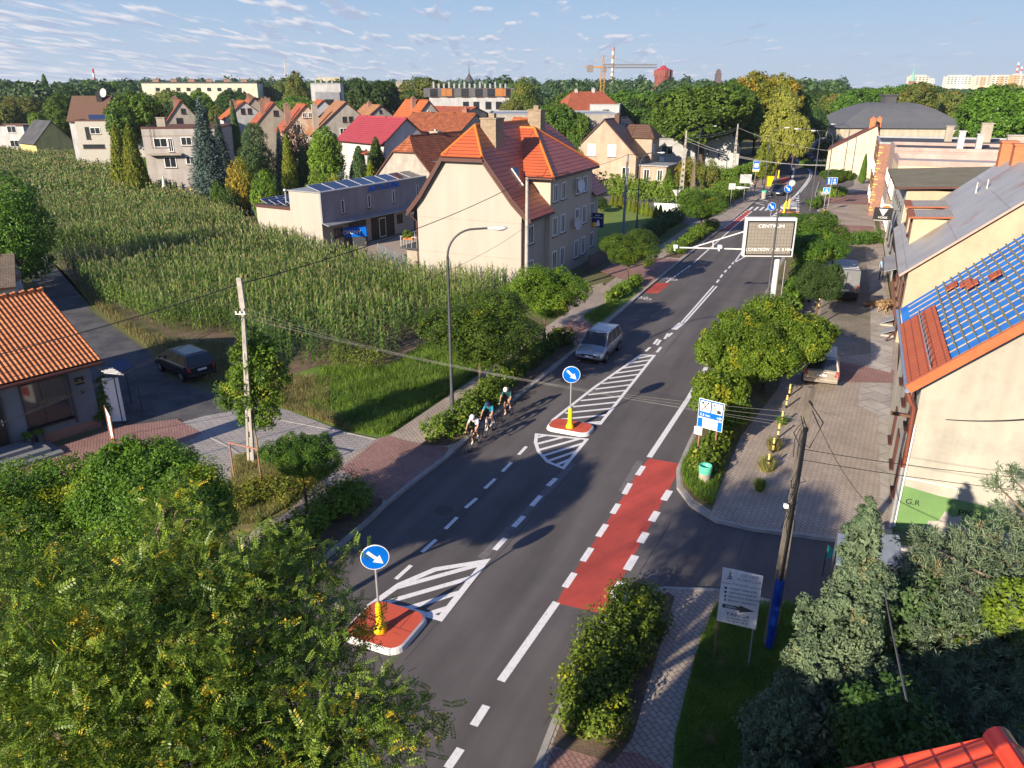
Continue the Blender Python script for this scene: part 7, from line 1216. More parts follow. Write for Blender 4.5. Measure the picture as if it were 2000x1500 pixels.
# concrete poles
def concrete_pole(label, foot, h, r0=.16, lean=(0, 0), bz=.05, lattice=True, rz=0, mat=CONC):
    t = thing('utility_pole', label, 'utility pole', G(foot[0], foot[1], bz), R(rz)); b = MB(); n = 10
    top = Vector((lean[0], lean[1], h)); w1 = r0*.55
    if lattice:
        for sx in (-1, 1): b.solid([(sx*r0-.045, -.1, 0), (sx*r0+.045, -.1, 0), (top.x+sx*w1*.5+.03, top.y-.06, h*.86), (top.x+sx*w1*.5-.03, top.y-.06, h*.86)], (0, .17, 0))
        for k in range(n):
            f = (k+.5)/n*.86; c = top*f/.86 if False else Vector((lean[0]*f/.86, lean[1]*f/.86, h*f)); wq = r0*(1-f)+w1*.5*f; b.box(c.x-wq, c.x+wq, c.y-.07, c.y+.05, c.z-.22, c.z+.22)
        b.solid([(top.x-.1, top.y-.07, h*.85), (top.x+.1, top.y-.07, h*.85), (top.x+.09, top.y-.07, h), (top.x-.09, top.y-.07, h)], (0, .15, 0))
    else: b.tube([(0, 0, 0), tuple(top)], [r0, r0*.7], 10)
    b.build('pole', mat, t); return t, G(foot[0], foot[1], bz)+top
lp, LT = concrete_pole('pale lattice concrete pole standing in the sapling on the grass mound', (491, 905), 8.0, .1, (.5, 0), bz=.14)
ip = MB(); [ip.lathe([(0, .03), (.08, .04), (.1, .01)], 8, (x, -.13)) for x in (-.16, 0, .16)]; ip.box(-.2, .2, -.15, -.11, -.03, 0); ip.build('insulator', SIGNW, lp, (.42, 0, 6.6))
rp, RT = concrete_pole('lattice concrete pole with a blue plastic sleeve and tangled cables, near right', (1501, 1262), 7.9, .1, (.12, .05), bz=.15, mat=M('weathered_concrete', (.2, .175, .14), .95, (.07, .06, .05), 1.4, stretch=(1, 1, .4)))
b = MB(); b.tube([(-.02, -.06, 0), (.02, -.05, 2.3)], .12, 12); b.build('blue_sleeve', M('blue_plastic', (.01, .06, .4), .35), rp); b = MB(); rd = random.Random(8)
for k in range(14):
    z = 4.2+rd.random()*3.0; x = rd.uniform(-.15, .1); b.tube([(x, -.12, z), (x+rd.uniform(-.3, .3), -.2+rd.uniform(-.1, .1), z-.3), (x+rd.uniform(-.1, .2), -.13, z-rd.uniform(.4, .9))], .012, 4)
b.tube([(.05, -.1, 7.6), (.5, -.1, 7.0), (.25, -.1, 6.3), (.0, -.12, 6.5)], .015, 5); b.tube([(0, -.14, 2.2), (.03, -.16, 6.9)], .03, 6); b.build('cable_tangle', BLACK, rp); b = MB(); b.box(-.2, -.1, -.2, -.1, 4.6, 4.7); b.build('terminal_box', SIGNW, rp)
hp, HT = concrete_pole('round concrete pole in front of the cream house corner', (1028, 585), 8.9, .16, (0, 0), bz=.13, lattice=False); gp2, GT = concrete_pole('grey pole on the lawn behind the cream house', (1216, 468), 8.6, .15, (.1, 0), lattice=False, mat=GREYR)
cp, CT = concrete_pole('tall lattice concrete pole above the trimmed hedge', (1329, 388), 9.3, .3, (.1, 0)); dp_, DT = concrete_pole('second lattice concrete pole further along the hedge', (1431, 346), 9.0, .3, (0, 0)); ap, AT = concrete_pole('twin-legged wooden pole between hedge and garden', (1352, 372), 5, .35, (0, 0), mat=BARKL); ip1, IT = concrete_pole('leaning bare pole at the far end of the maize', (122, 288), 7.6, .2, (-.6, 0), lattice=False, mat=BARKL)
# cables
def cable(pairs, label, r=.012, mat=BLACK, sag=.5, n=14):
    b = MB(); o_ = Vector(pairs[0][0])
    for (a, c, *s_) in pairs:
        a, c = Vector(a), Vector(c); sg = s_[0] if s_ else sag; b.tube([a.lerp(c, k/n)-Vector((0, 0, 4*sg*(k/n)*(1-k/n)))-o_ for k in range(n+1)], r, 5, cap=False)
    o = b.build('cable', mat, None, o_); return tag(o, label, 'cable')
V = Vector; LM_ = LT-V((.08, 0, 1.5)); RM_ = RT-V((.1, 0, .6))
cable([(LT-V((0, 0, .25)), HT-V((0, 0, .1)), .5), (LT-V((0, 0, .25)), G(0, 770, 3.6)+V((-6, -6, 1.5)), .4)], 'thick black cable from the round pole past the lattice pole to the left edge', .022)
wire = M('bare_wire', (.42, .41, .40), .5); cable([(LM_+V((x, 0, z)), RM_+V((x, 0, z-.4)), .35+z) for x, z in ((-.1, 0), (0, .14), (.1, .3), (.2, -.16))], 'four thin wires spanning the road between the two lattice poles', .003, M('dull_wire', (.22, .21, .2), .5))
cable([(LM_+V((x, 0, 0)), G(0, 900, 2.5)+V((-5, -4, .5)), .5) for x in (-.1, .1, .2)], 'thin wires from the lattice pole towards the bar building', .009)
cable([(RT-V((0, 0, .4)), G(1690, 1055, 1.5)+V((0, 0, 1.2)), .3), (G(1690, 1055, 1.5)+V((0, 0, 1.2)), nb+V((-.8, .6, .0)), .15)], 'cable dropping from the near right pole to the red-roofed house', .015, M('grey_cable', (.2, .18, .16), .7))
cable([(RT-V((0, 0, 1.7)), yh.w(9, -.6, 4.0), .3), (RT-V((0, 0, 2.0)), yh.w(10, -.6, 3.6), .3)], 'two thin wires from the near right pole past the graffiti wall', .009)
cable([(yh.w(-.6, .38, 4.4), T(2060, 812, 22), .25)], 'black cable from the yellow house bracket to the right edge', .018); cable([(HT, GT, .4), (GT, CT-V((0, 0, 1)), .6)], 'cable from the round pole over the lawn towards the hedge poles', .02)
cable([(CT-V((0, 0, z)), DT-V((0, 0, z)), .5) for z in (.6, .9)]+[(CT-V((0, 0, z)), G(1640, 330, 8)+V((0, 0, .3*z)), 1.0) for z in (.9, 1.3)]+[(DT-V((0, 0, .6)), G(1700, 300, 8), .9)], 'wires from the hedge poles across the bend', .022, wire); cable([(HT-V((0, 0, z)), mh_.w(0, 0, 5.0-z*.3), .1) for z in (3.2, 3.6)]+[(HT-V((0, 0, 3.4)), LM_+V((6, 10, -1)), .3)], 'thin service wires at the cream house corner', .01)
# striped posts, bins, red frame, timber, awning frame
for k, (f, h) in enumerate((((1541, 774), .66), ((1535, 797), .68), ((1526, 830), .7), ((1519, 856), .72), ((1509, 885), .72), ((1499, 918), .74), ((1598, 603), .9), ((1592, 622), .9), ((1586, 644), .9))):
    nmk = ('first of the near row, by the minivan bumper', 'second of the near row', 'third of the near row', 'fourth of the near row, level with the pole top', 'fifth of the near row', 'nearest one, standing in a weed tuft', 'farthest one below the van-side tree', 'middle one of the three by the van', 'nearest of the three by the van')[k]
    t = thing('striped_post', 'yellow and black striped post, '+nmk, 'bollard', G(f[0], f[1], .13), 0, 'striped posts along the car park'); b = MB(); b.lathe([(0, .045), (h, .045), (h, .001)], 10); b.build('post', BLACK, t); b = MB(); [b.lathe([(z, .048), (z+.2, .048)], 10) for z in (.18, h-.24)]; b.lathe([(h-.02, .05), (h+.01, .045), (h+.012, .001)], 10); b.build('band', M('pale_yellow_paint', (.75, .55, .18), .6), t)
t = thing('litter_bin', 'round stone litter bin with a mint green liner on the grass corner', 'litter bin', G(1375, 942, .15)); b = MB(); b.lathe([(0, .2), (.05, .23), (.5, .24)], 18); b.build('body', M('washed_concrete', (.42, .38, .3), .95, (.28, .25, .2), 40), t); b = MB(); b.lathe([(.45, .25), (.72, .27), (.78, .25), (.74, .22), (.3, .2), (.3, .001)], 18); b.build('liner', M('mint_plastic', (.1, .5, .33), .5), t)
t = thing('litter_bin', 'stone litter bin with a green rim at the bus stop lamp', 'litter bin', G(1491, 388, .13)); b = MB(); b.lathe([(0, .3), (.9, .32)], 14); b.build('body', MATS['washed_concrete'], t); b = MB(); b.lathe([(.88, .34), (1.15, .34), (1.15, .25)], 14); b.build('liner', MATS['mint_plastic'], t)
t = thing('waste_bin', 'bright yellow bin fixed to the lamp column at the bus stop', 'waste bin', G(1494, 384, .13)); b = MB(); b.solid([(0, -.3, 1.5), (.55, -.3, 1.5), (.95, -.3, 2.9), (0, -.3, 2.9)], (0, .5, 0)); b.build('body', YEL, t); b = MB(); b.box(-.1, 0, -.1, 0, 1.7, 2.6); b.build('bracket', ZINC, t)
p = G(458, 935, .1); q = G(512, 950, .14); t = thing('pipe_frame', 'rusty red goal-shaped pipe frame in front of the lattice pole', 'frame', p); dd_ = q-p; b = MB(); b.tube([(0, 0, 0), (0, 0, 1.62)], .035, 8); b.build('leg', rust, t); b = MB(); b.tube([dd_, dd_+V((0, 0, 1.62))], .035, 8); b.build('leg', rust, t); b = MB(); b.tube([(-.05, 0, 1.63), dd_+V((.05, 0, 1.63))], .035, 8); b.build('crossbar', rust, t)
WOOD = M('fresh_timber', (.55, .38, .2), .85, (.42, .28, .14), 5); BW = M('brown_boards', (.28, .18, .1), .9, (.2, .13, .07), 4); base = G(1716, 596, .14)
for k in range(9): t = MB(); t.box(-1.1, 1.1, -.11, .11, 0, .05); o = t.build('plank', BW if k > 4 else WOOD, None, base+V((.1*(k % 3)-.1, .25*(k % 3)-.3, .08+.06*(k//3+k % 2)+.05*(k > 4))), (0, 0, R(-10+k*4))); tag(o, ('brown board in the upper layer' if k > 4 else 'pale board in the lower layer')+' of the timber pile by the wall', 'plank', 'boards piled by the house wall')
for k in range(12): b = MB(); b.box(-1.0, 1.0, -.03, .03, 0, .05); tag(b.build('batten', WOOD, None, base+V((-.1, -1.2, .1+.05*k)) + V((.08*(k % 4)-.1, .1*(k % 5)-.2, 0)), (0, R(-6+k*1.5), R(35 if k % 2 else 65))), 'pale batten in the criss-cross heap in front of the board pile', 'batten', 'loose battens heaped by the wall')
t = thing('box_awning', 'dark grey awning box along the foot of the metal-roofed house', 'awning', r2.w(-.05, 10.5, 0), -R(24)); b = MB(); b.solid([(0, 0, 2.6), (-.9, 0, 2.3), (-.9, 5.5, 2.3), (0, 5.5, 2.6)], (0, 0, .06)); b.build('canopy', GREYR, t); b = MB(); b.box(-.95, -.9, 0, 5.5, 2.15, 2.36); b.build('valance', DARKMET, t)
for k, y in enumerate((1.0, 3.6)): t = thing('cellar_hatch', 'grey cellar hatch %s the sheet-metal-roofed house' % ('nearest the corner of' if k == 0 else 'further along the wall of'), 'hatch', r2.w(-.35, y, .14), -R(24)); b = MB(); b.solid([(-.5, 0, .1), (.25, 0, .45), (.25, .9, .45), (-.5, .9, .1)], (0, 0, .05)); b.build('lid', GREYR, t); b = MB(); b.box(-.5, .25, 0, .9, 0, .1); b.build('frame', CONC, t)
t = thing('roof_platform', 'grey-blue glazed shelter roof behind the cypress top', 'shelter', G(1690, 1130)); q = [G(1636, 1045, 2.3)-t.location, G(1757, 1048, 2.3)-t.location, G(1762, 1112, 2.3)-t.location, G(1632, 1104, 2.3)-t.location]; b = MB(); b.solid(q, (0, 0, .06)); b.build('roof', M('dusty_glass_roof', (.25, .3, .34), .3, (.18, .22, .25), 2, spec=.5), t); b = MB(); [b.tube([p_, V((p_.x, p_.y, 0))], .04, 6) for p_ in q]; b.build('post', DARKMET, t)
t = thing('flag_banner', 'small turquoise pennant beside the cypress top', 'banner', G(1606, 1125)); b = MB(); b.tube([(0, 0, 0), (0, 0, 1.2)], .02, 6); b.build('pole', DARKMET, t); b = MB(); b.solid([(0, 0, .6), (.35, 0, .9), (0, 0, 1.2)], (0, .01, 0)); b.build('cloth', M('turquoise_cloth', (.05, .45, .4), .7), t)
t = thing('fence_gate', 'dark sliding yard gate beside the cream house', 'gate', G(1150, 536)); d = G(1196, 505)-G(1150, 536); t.rotation_euler = (0, 0, math.atan2(d.y, d.x)); b = MB(); [b.box(0, d.length, -.02, .02, .15+k*.16, .28+k*.16) for k in range(9)]; b.build('slats', DARKMET, t); b = MB(); b.box(-.06, .06, -.06, .06, 0, 1.7); b.box(d.length-.06, d.length+.06, -.06, .06, 0, 1.7); b.build('post', DARKMET, t)
t = thing('garden_fence', 'dark mesh fence along the lawn and left pavement', 'fence', G(1196, 505)); d = G(1320, 424)-G(1196, 505); t.rotation_euler = (0, 0, math.atan2(d.y, d.x)); b = MB(); [b.box(0, d.length, -.01, .01, .1+k*.1, .115+k*.1) for k in range(13)]; [b.box(x*.35, x*.35+.012, -.01, .01, .1, 1.4) for x in range(int(d.length/.35))]; b.build('mesh', DARKMET, t)
for k in range(int(d.length/3)): b = MB(); b.box(k*3-.03, k*3+.03, -.03, .03, 0, 1.5); b.build('post', DARKMET, t)
mobj('hedge', crown_mesh('hedge', [(i*1.7, 0, .8, 1.3, .8, .9) for i in range(14)], 260, 30, .2, .12, LM['dark'], 99, cs=.4), None, G(1330, 428)+V((0, 0, 0)), (0, 0, math.atan2((G(1215, 500)-G(1330, 428)).y, (G(1215, 500)-G(1330, 428)).x))); tag(SC.objects[-1] if False else [o for o in SC.objects if o.name.startswith('hedge') and 'label' not in o][0], 'dark low hedge behind the mesh fence on the left pavement', 'hedge')
for k in range(14): p = G(1195+k*8.5, 402+k*2.6); tree('thuja', p, 1.5+.2*(k % 3), '%s from the left of the small young thujas edging the mown lawn' % 'first second third fourth fifth sixth seventh eighth ninth tenth eleventh twelfth thirteenth fourteenth'.split()[k], 'thuja', 'thuja', 'young thujas in a line at the lawn edge', wscale=1.3)
t = thing('white_board', 'low white board leaning at the side street by the yield sign', 'board', G(1276, 420)); b = MB(); b.box(0, 3.6, -.03, .03, .1, 1.5); b.build('panel', SIGNW, t, rot=(0, 0, R(-20))); b = MB(); b.box(.2, .3, .03, .3, 0, 1.4); b.build('stay', ZINC, t, rot=(0, 0, R(-20)))
t = thing('blue_skip', 'small blue trade counter with white lettering and folded parasol by the workshop', 'container', G(696, 480)); b = MB(); b.box(-1.1, 1.1, -.5, .5, 1.0, 1.9); b.build('body', BLUE, t, rot=(0, 0, R(10))); text('lettering', 'OPONY', .5, t, (-.2, -.62, 1.45), (math.pi/2, 0, R(10)), SIGNW); b = MB(); b.box(-1, 1, -.45, .45, 0, 1.0); b.build('base', DARKMET, t, rot=(0, 0, R(10)))
def parasol(p, h, label, r=.22): t = thing('parasol', label, 'parasol', p); b = MB(); b.tube([(0, 0, 0), (0, 0, h)], .03, 6); b.build('pole', ZINC, t); b = MB(); b.lathe([(h*.4, r*.9), (h*.45, r), (h*.8, r*.45), (h, .03)], 10); b.build('canopy', M('canvas', (.6, .57, .5), .9), t)
parasol(G(693, 474), 3.2, 'closed pale parasol by the workshop gate'); parasol(YG(311, 112), 3.4, 'closed white garden parasol on the terrace of the pinkish house', .4)
t = thing('terrace_railing', 'low pale garden railing below the pinkish-grey house', 'railing', YG(310, 112)); b = MB(); [b.box(x*.9, x*.9+.35, -.1, .1, 0, 1.0) for x in range(6)]; b.box(0, 5, -.12, .12, 1.0, 1.1); b.build('balusters', BEIGE, t)
t = thing('garden_swing', 'yellow and red climbing frame with swing in the back garden', 'play frame', YG(371, 108)); b = MB(); [b.tube([(x, y*1.0, 0), (x, 0, 2.2)], .05, 6) for x in (-1.2, 1.2) for y in (-1, 1)]; b.tube([(-1.2, 0, 2.2), (1.2, 0, 2.2)], .05, 6); b.build('frame', BARKL, t); b = MB(); b.box(-.7, .4, -.05, .05, 1.0, 2.0); b.build('yellow_panel', YEL, t)
# ================================================================ VEHICLES
def vehicle(label, cat, loc, rz, L, Wd, H, paint, kind='hatch', front=True, plate='SG 4K82L', group=None, name='parked_car', rim=None, trim=None):
    """local +y is forward"""
    t = thing(name, label, cat, loc, rz, group); w_ = Wd/2; r = .31 if kind != 'van' else .35
    S = {'hatch': ((-.5, .38, .80), (-.485, .30, .92), (-.42, .24, .97), (-.1, .22, .95), (.18, .22, .96), (.32, .22, .93), (.43, .24, .80), (.485, .28, .66), (.5, .36, .56)), 'mpv': ((-.5, .36, .86), (-.49, .30, 1.0), (-.42, .24, 1.03), (-.1, .22, 1.0), (.18, .22, .98), (.30, .22, .93), (.42, .24, .82), (.485, .28, .7), (.5, .36, .6)), 'van': ((-.5, .45, 1.15), (-.497, .35, 1.25), (-.4, .3, 1.3), (0, .3, 1.3), (.25, .3, 1.3), (.32, .3, 1.2), (.44, .32, 1.05), (.49, .36, .85), (.5, .42, .6))}[kind]
    b = MB(); rings = []
    for i, (f, zb, zt) in enumerate(S):
        ww = w_*(.90 if i in (0, len(S)-1) else .97 if i in (1, len(S)-2) else 1.0); y = f*L; zm = (zb+zt)*.5
        half = [(0, zb), (ww*.85, zb), (ww*.97, zb+.1), (ww, zm), (ww*.985, zt-.12), (ww*.93, zt-.03), (ww*.8, zt), (0, zt+.03)]
        rings.append([(x, y, z) for x, z in half]+[(-x, y, z) for x, z in half[-2:0:-1]])
    n = len(rings[0]); v0 = len(b.v)
    for rg in rings: b.v += rg
    for i in range(len(rings)-1):
        for k in range(n): b.f.append((v0+i*n+k, v0+i*n+(k+1) % n, v0+(i+1)*n+(k+1) % n, v0+(i+1)*n+k)); b.mi.append(0); b.sm.append(True); b.uv.append([(0, 0)]*4)
    b.face(rings[0]); b.face(rings[-1][::-1])
    G_ = {'hatch': (-.485, -.40, .11, .33, .86), 'mpv': (-.49, -.42, .10, .33, .9), 'van': (-.497, -.49, .26, .36, .97)}[kind]; yb0, yt0, yt1, yb1 = [q*L for q in G_[:4]]; zb = S[3][2]-.03; zt = H; wb, wt = w_*.93, w_*(.76 if kind != 'van' else .88)
    Q = [(-wb, yb0, zb), (wb, yb0, zb), (wb, yb1, zb-.06), (-wb, yb1, zb-.06), (-wt, yt0, zt-.05), (wt, yt0, zt-.05), (wt, yt1, zt-.04), (-wt, yt1, zt-.04), (-wt*.5, (yt0+yt1)/2-.3, zt), (wt*.5, (yt0+yt1)/2-.3, zt)]
    Q = [Vector(q) for q in Q]
    b.face([Q[0], Q[1], Q[5], Q[4]]); b.face([Q[1], Q[2], Q[6], Q[5]]); b.face([Q[2], Q[3], Q[7], Q[6]]); b.face([Q[3], Q[0], Q[4], Q[7]])
    ym = (yt0+yt1)/2; m0 = [Vector((-wt*.75, yt0+.25, zt)), Vector((wt*.75, yt0+.25, zt)), Vector((wt*.75, yt1-.2, zt)), Vector((-wt*.75, yt1-.2, zt))]
    for k in range(4): b.face([Q[4+k], Q[4+(k+1) % 4], m0[(k+1) % 4], m0[k]], smooth=True)
    b.face(m0, smooth=True); body = b.build('body', paint, t)
    def pane(nm, q4, m_, ins=.08, off=.012):
        c = sum(q4, Vector())/4; nrm = (q4[1]-q4[0]).cross(q4[2]-q4[1]).normalized(); mid = Vector((0, (yb0+yb1)/2, zb)); nrm = nrm if nrm.dot(c-mid) > 0 else -nrm
        q = [p_.lerp(c, ins)+nrm*off for p_ in q4]; m2 = MB(); m2.face(q if (q[1]-q[0]).cross(q[2]-q[1]).dot(nrm) > 0 else q[::-1]); return m2.build(nm, m_, t)
    pane('windscreen', [Q[2], Q[3], Q[7], Q[6]], GLASS)
    if kind != 'van': pane('rear_window', [Q[0], Q[1], Q[5], Q[4]], GLASS, .12)
    else: pass
    for (A, B_, C, D) in ((Q[1], Q[2], Q[6], Q[5]), (Q[0], Q[3], Q[7], Q[4])):
        rngs = ((.04, .30), (.34, .62), (.66, .96)) if kind != 'van' else ((.72, .97),)
        for (f0, f1) in rngs: pane('side_window', [A.lerp(B_, f0), A.lerp(B_, f1), D.lerp(C, f1), D.lerp(C, f0)], GLASS, .07)
    TY = M('tyre_rubber', (.02, .02, .022), .85); RM = M('alloy_rim', (.45, .46, .48), .35, metal=.7)
    for sx in (-1, 1):
        for fy in (-.31, .32):
            a = MB(); x0_, x1_ = sx*(w_-.2), sx*(w_+.015); ctr = (0, fy*L, r)
            a.tube([(x0_, fy*L, r), (x1_-sx*.02, fy*L, r), (x1_, fy*L, r)], [r, r, r*.9], 20); wh = a.build('wheel', TY, t)
            a = MB(); a.disc((x1_+sx*.004, fy*L, r), r*.62, (sx, 0, 0), 16); rmo = a.build('rim', RM, wh); a = MB(); [a.disc((x1_+sx*.008, fy*L+r*.4*math.cos(q_*1.2566), r+r*.4*math.sin(q_*1.2566)), r*.13, (sx, 0, 0), 8) for q_ in range(5)]; a.build('rim_hole', BLACK, rmo)
            a = MB(); ar = [(sx*(w_*1.0+.004), fy*L+(r+.07)*math.cos(R(k*15)), r+(r+.07)*math.sin(R(k*15))) for k in range(13)]; a.face(ar if sx > 0 else ar[::-1]); a.build('wheel_arch', BLACK, t)
    yf = L/2; yr = -L/2; zh = S[-2][2]-.06
    for sx in (-1, 1):
        a = MB(); a.solid([(sx*w_*.55, yf-.01, zh-.13), (sx*w_*.9, yf-.1, zh-.10), (sx*w_*.93, yf-.22, zh+.06), (sx*w_*.6, yf-.08, zh+.03)], (0, .02, .01)); a.build('headlight', M('headlight_glass', (.7, .7, .68), .1, spec=.7), t)
        a = MB(); zr = S[0][2]; a.solid([(sx*w_*.72, yr-.005, zr-.18), (sx*w_*.93, yr+.03, zr-.18), (sx*w_*.9, yr+.05, zr+(.12 if kind != 'van' else .25)), (sx*w_*.8, yr+.02, zr+(.12 if kind != 'van' else .25))], (0, -.02, 0)); a.build('tail_light', M('tail_light_red', (.45, .01, .015), .25, spec=.6), t)
        a = MB(); a.box(sx*w_-.02 if sx > 0 else -w_-.16, sx*w_+.16 if sx > 0 else -w_+.02, .2*L, .2*L+.1, zb-.02, zb+.12); a.build('mirror', paint if kind != 'van' else BLACK, t, bevel=.02)
    a = MB(); a.box(-w_*.5, w_*.5, yf-.02, yf+.012, zh-.13, zh-.03); a.build('grille', BLACK, t); a = MB(); a.box(-w_*.7, w_*.7, yf-.03, yf+.015, .26, .36); a.build('air_intake', BLACK, t)
    for (yy, zz_, rr_) in ((yf+.016, .45, 180), (yr-.02, .72 if kind != 'van' else .95, 0)):
        a = MB(); a.box(-.26, .26, -.008, 0, -.055, .055); pl_ = a.build('number_plate', SIGNW, t, (0, yy, zz_), (0, 0, R(rr_))); text('lettering', plate, .09, pl_, (.02, -.01, 0), (math.pi/2, 0, 0), BLACK, ext=.001); a = MB(); a.box(-.26, -.22, -.01, -.008, -.055, .055); a.build('blue_band', BLUE, pl_)
    a = MB(); a.box(-w_*.93, w_*.93, yr-.045, yr+.05, .32, .5 if kind != 'van' else .82); a.build('bumper', trim or paint, t, bevel=.02)
    if kind == 'van':
        for x in (-.012,): a = MB(); a.box(x, x+.024, yr-.02, yr+.01, .65, H-.15); a.build('door_seam', BLACK, t)
        a = MB(); [a.box(-wt*.9, wt*.9, yt0+.4+k*.55, yt0+.5+k*.55, zt-.01, zt+.012) for k in range(6)]; a.build('roof_rib', WHITE, t)
    return t
SILV = M('silver_paint', (.36, .38, .40), .3, (.34, .36, .38), 1, metal=.55, spec=.6); BLK = M('black_car_paint', (.012, .012, .018), .18, spec=.7); BEIGEC = M('champagne_paint', (.42, .37, .31), .35, metal=.5); GREYV = M('grey_van_paint', (.17, .175, .185), .4); DBL = M('dark_blue_paint', (.012, .02, .045), .2, spec=.7)
road_dir = -AL
c = G(1170, 692, .02); vehicle('silver compact hatchback driving towards the camera past the shrubs', 'car', c, math.pi-road_dir-R(1), 3.85, 1.76, 1.58, SILV, 'hatch', name='driving_car')
a = G(316, 725, .02); b_ = G(359, 746, .02); d = a-b_; hdg = math.atan2(-d.x, d.y); side = V((d.y, -d.x, 0)).normalized(); ctr = (a+b_)/2+side*.78; vehicle('black hatchback parked on the old asphalt beside the maize, seen from behind', 'car', ctr, hdg, 3.95, 1.72, 1.52, BLK, 'mpv', plate='SG 47190')
c = G(1597, 757, .15); fw = V((math.sin(R(23)), math.cos(R(23)), 0)); vehicle('silver-beige minivan parked under the big tree, seen from the rear', 'car', c+fw*2.15, -R(21), 4.33, 1.82, 1.6, BEIGEC, 'mpv', plate='KR 2W415')
c = G(1641, 590, .15); vehicle('grey delivery van with black bumper parked on the cobbles under a tree', 'van', c+fw*2.6, -R(19), 5.4, 2.0, 2.45, GREYV, 'van', name='parked_van', trim=BLACK)
vehicle('dark blue car coming round the bend past the keep-right sign', 'car', G(1519, 380, .02), math.pi-R(20), 4.1, 1.75, 1.5, DBL, 'hatch', name='driving_car'); vehicle('dark grey car driving away in the middle of the bend', 'car', G(1576, 312, .02), -R(-5), 4.3, 1.8, 1.5, M('charcoal_paint', (.05, .05, .055), .3), 'hatch', name='driving_car'); vehicle('small dark car farthest away, coming out of the tree shade', 'car', G(1556, 288, .02), math.pi-R(40), 4.2, 1.8, 1.5, BLK, 'hatch', name='driving_car')
vehicle('dark car half hidden behind the maize by the solar annex', 'car', YG(493, 97)+V((0, 0, .02)), R(40), 4.3, 1.8, 1.45, DBL, 'hatch')
t = thing('box_truck', 'white box truck standing at the far right of the bend', 'truck', G(1598, 303, .02), -R(-35)); b = MB(); b.box(-1.25, 1.25, -2.6, 3.2, 1.0, 3.6); b.build('cargo_box', WHITE, t); b = MB(); b.box(-1.1, 1.1, -4.6, -2.75, .5, 2.6); b.build('cab', LGREY, t, bevel=.15); b = MB(); b.box(-1.0, 1.0, -4.64, -4.6, 1.5, 2.3); b.build('windscreen', GLASS, t)
for x in (-1.05, 1.05):
    for y in (-3.7, 2.2): b = MB(); b.tube([(x-.15, y, .45), (x+.15, y, .45)], .45, 14); b.build('wheel', M('tyre_rubber', (.02, .02, .022), .85), t)
# ================================================================ PEOPLE AND BICYCLES
SKIN = M('skin', (.5, .28, .19), .6)
def figure(label, loc, rz, J, E_, zones, rad, head, hairmat=None, helmet=None, glasses=False, name='person'):
    """one continuous skinned body. J joints, E_ edges, zones: material index by joint-pair"""
    t = thing(name, label, 'person', loc, rz); names = list(J); me = bpy.data.meshes.new('body'); me.from_pydata([J[k] for k in names], [(names.index(a), names.index(b)) for a, b in E_], []); o = bpy.data.objects.new('body', me); COL.objects.link(o)
    md = o.modifiers.new('skin', 'SKIN'); sv = me.skin_vertices[0].data
    for i, k in enumerate(names): r_ = rad[k]; sv[i].radius = r_ if isinstance(r_, tuple) else (r_, r_); sv[i].use_root = (k == 'pelvis')
    md.use_smooth_shade = True; ss = o.modifiers.new('sub', 'SUBSURF'); ss.levels = 2; ss.render_levels = 2
    dg = bpy.context.evaluated_depsgraph_get(); m2 = bpy.data.meshes.new_from_object(o.evaluated_get(dg)); bpy.data.objects.remove(o)
    mats = [SKIN]+zones['mats']; m2.materials.clear(); [m2.materials.append(m_) for m_ in mats]
    segs = [(Vector(J[a]), Vector(J[b]), zones['z'].get((a, b), zones['z'].get((b, a), 0))) for a, b in E_]
    for p_ in m2.polygons:
        c = p_.center; best = (9, 0)
        for A, B_, z in segs:
            ab = B_-A; tt_ = max(0, min(1, (c-A).dot(ab)/max(ab.length_squared, 1e-9))); dd = (c-(A+ab*tt_)).length
            if isinstance(z, tuple): z = z[0] if tt_ < z[2] else z[1]
            if dd < best[0]: best = (dd, z)
        p_.material_index = best[1]
    body = mobj('body', m2, t); hc, fwd = Vector(J['head']), Vector(head)
    sdv = fwd.cross(Vector((0, 0, 1))).normalized(); upv = sdv.cross(fwd).normalized()
    b = MB(); b.lathe([(-.01, .001), (0, .012), (.02, .012), (.035, .004)], 8); nz = b.build('nose', SKIN, t, hc+fwd*.10-upv*.02, (0, 0, 0)); b = MB()
    for s_ in (-1, 1): b.disc(hc+fwd*.098+sdv*.035*s_+upv*.012, .012, fwd, 8)
    b.disc(hc+fwd*.097-upv*.055, .02, fwd, 8); b.build('face_features', M('dark_features', (.06, .02, .02), .6), t)
    if helmet:
        b = MB(); pr = [(-.02, .112), (.03, .118), (.08, .105), (.12, .07), (.14, .002)]; b.lathe(pr, 14); hm = b.build('helmet', helmet, t, hc+upv*.01, fwd.to_track_quat('Y', 'Z').to_euler()); hm.scale = (.95, 1.2, 1); b = MB(); [b.box(-.012+x, .012+x, -.08, .08, .095-abs(x)*.4, .125-abs(x)*.5) for x in (-.05, 0, .05)]; b.build('vent', BLACK, hm)
    if hairmat: b = MB(); b.lathe([(-.09, .09), (-.02, .112), (.05, .108), (.1, .075), (.13, .002)], 14); hm = b.build('hair', hairmat, t, hc-fwd*.02+upv*.01, fwd.to_track_quat('Y', 'Z').to_euler())
    return t
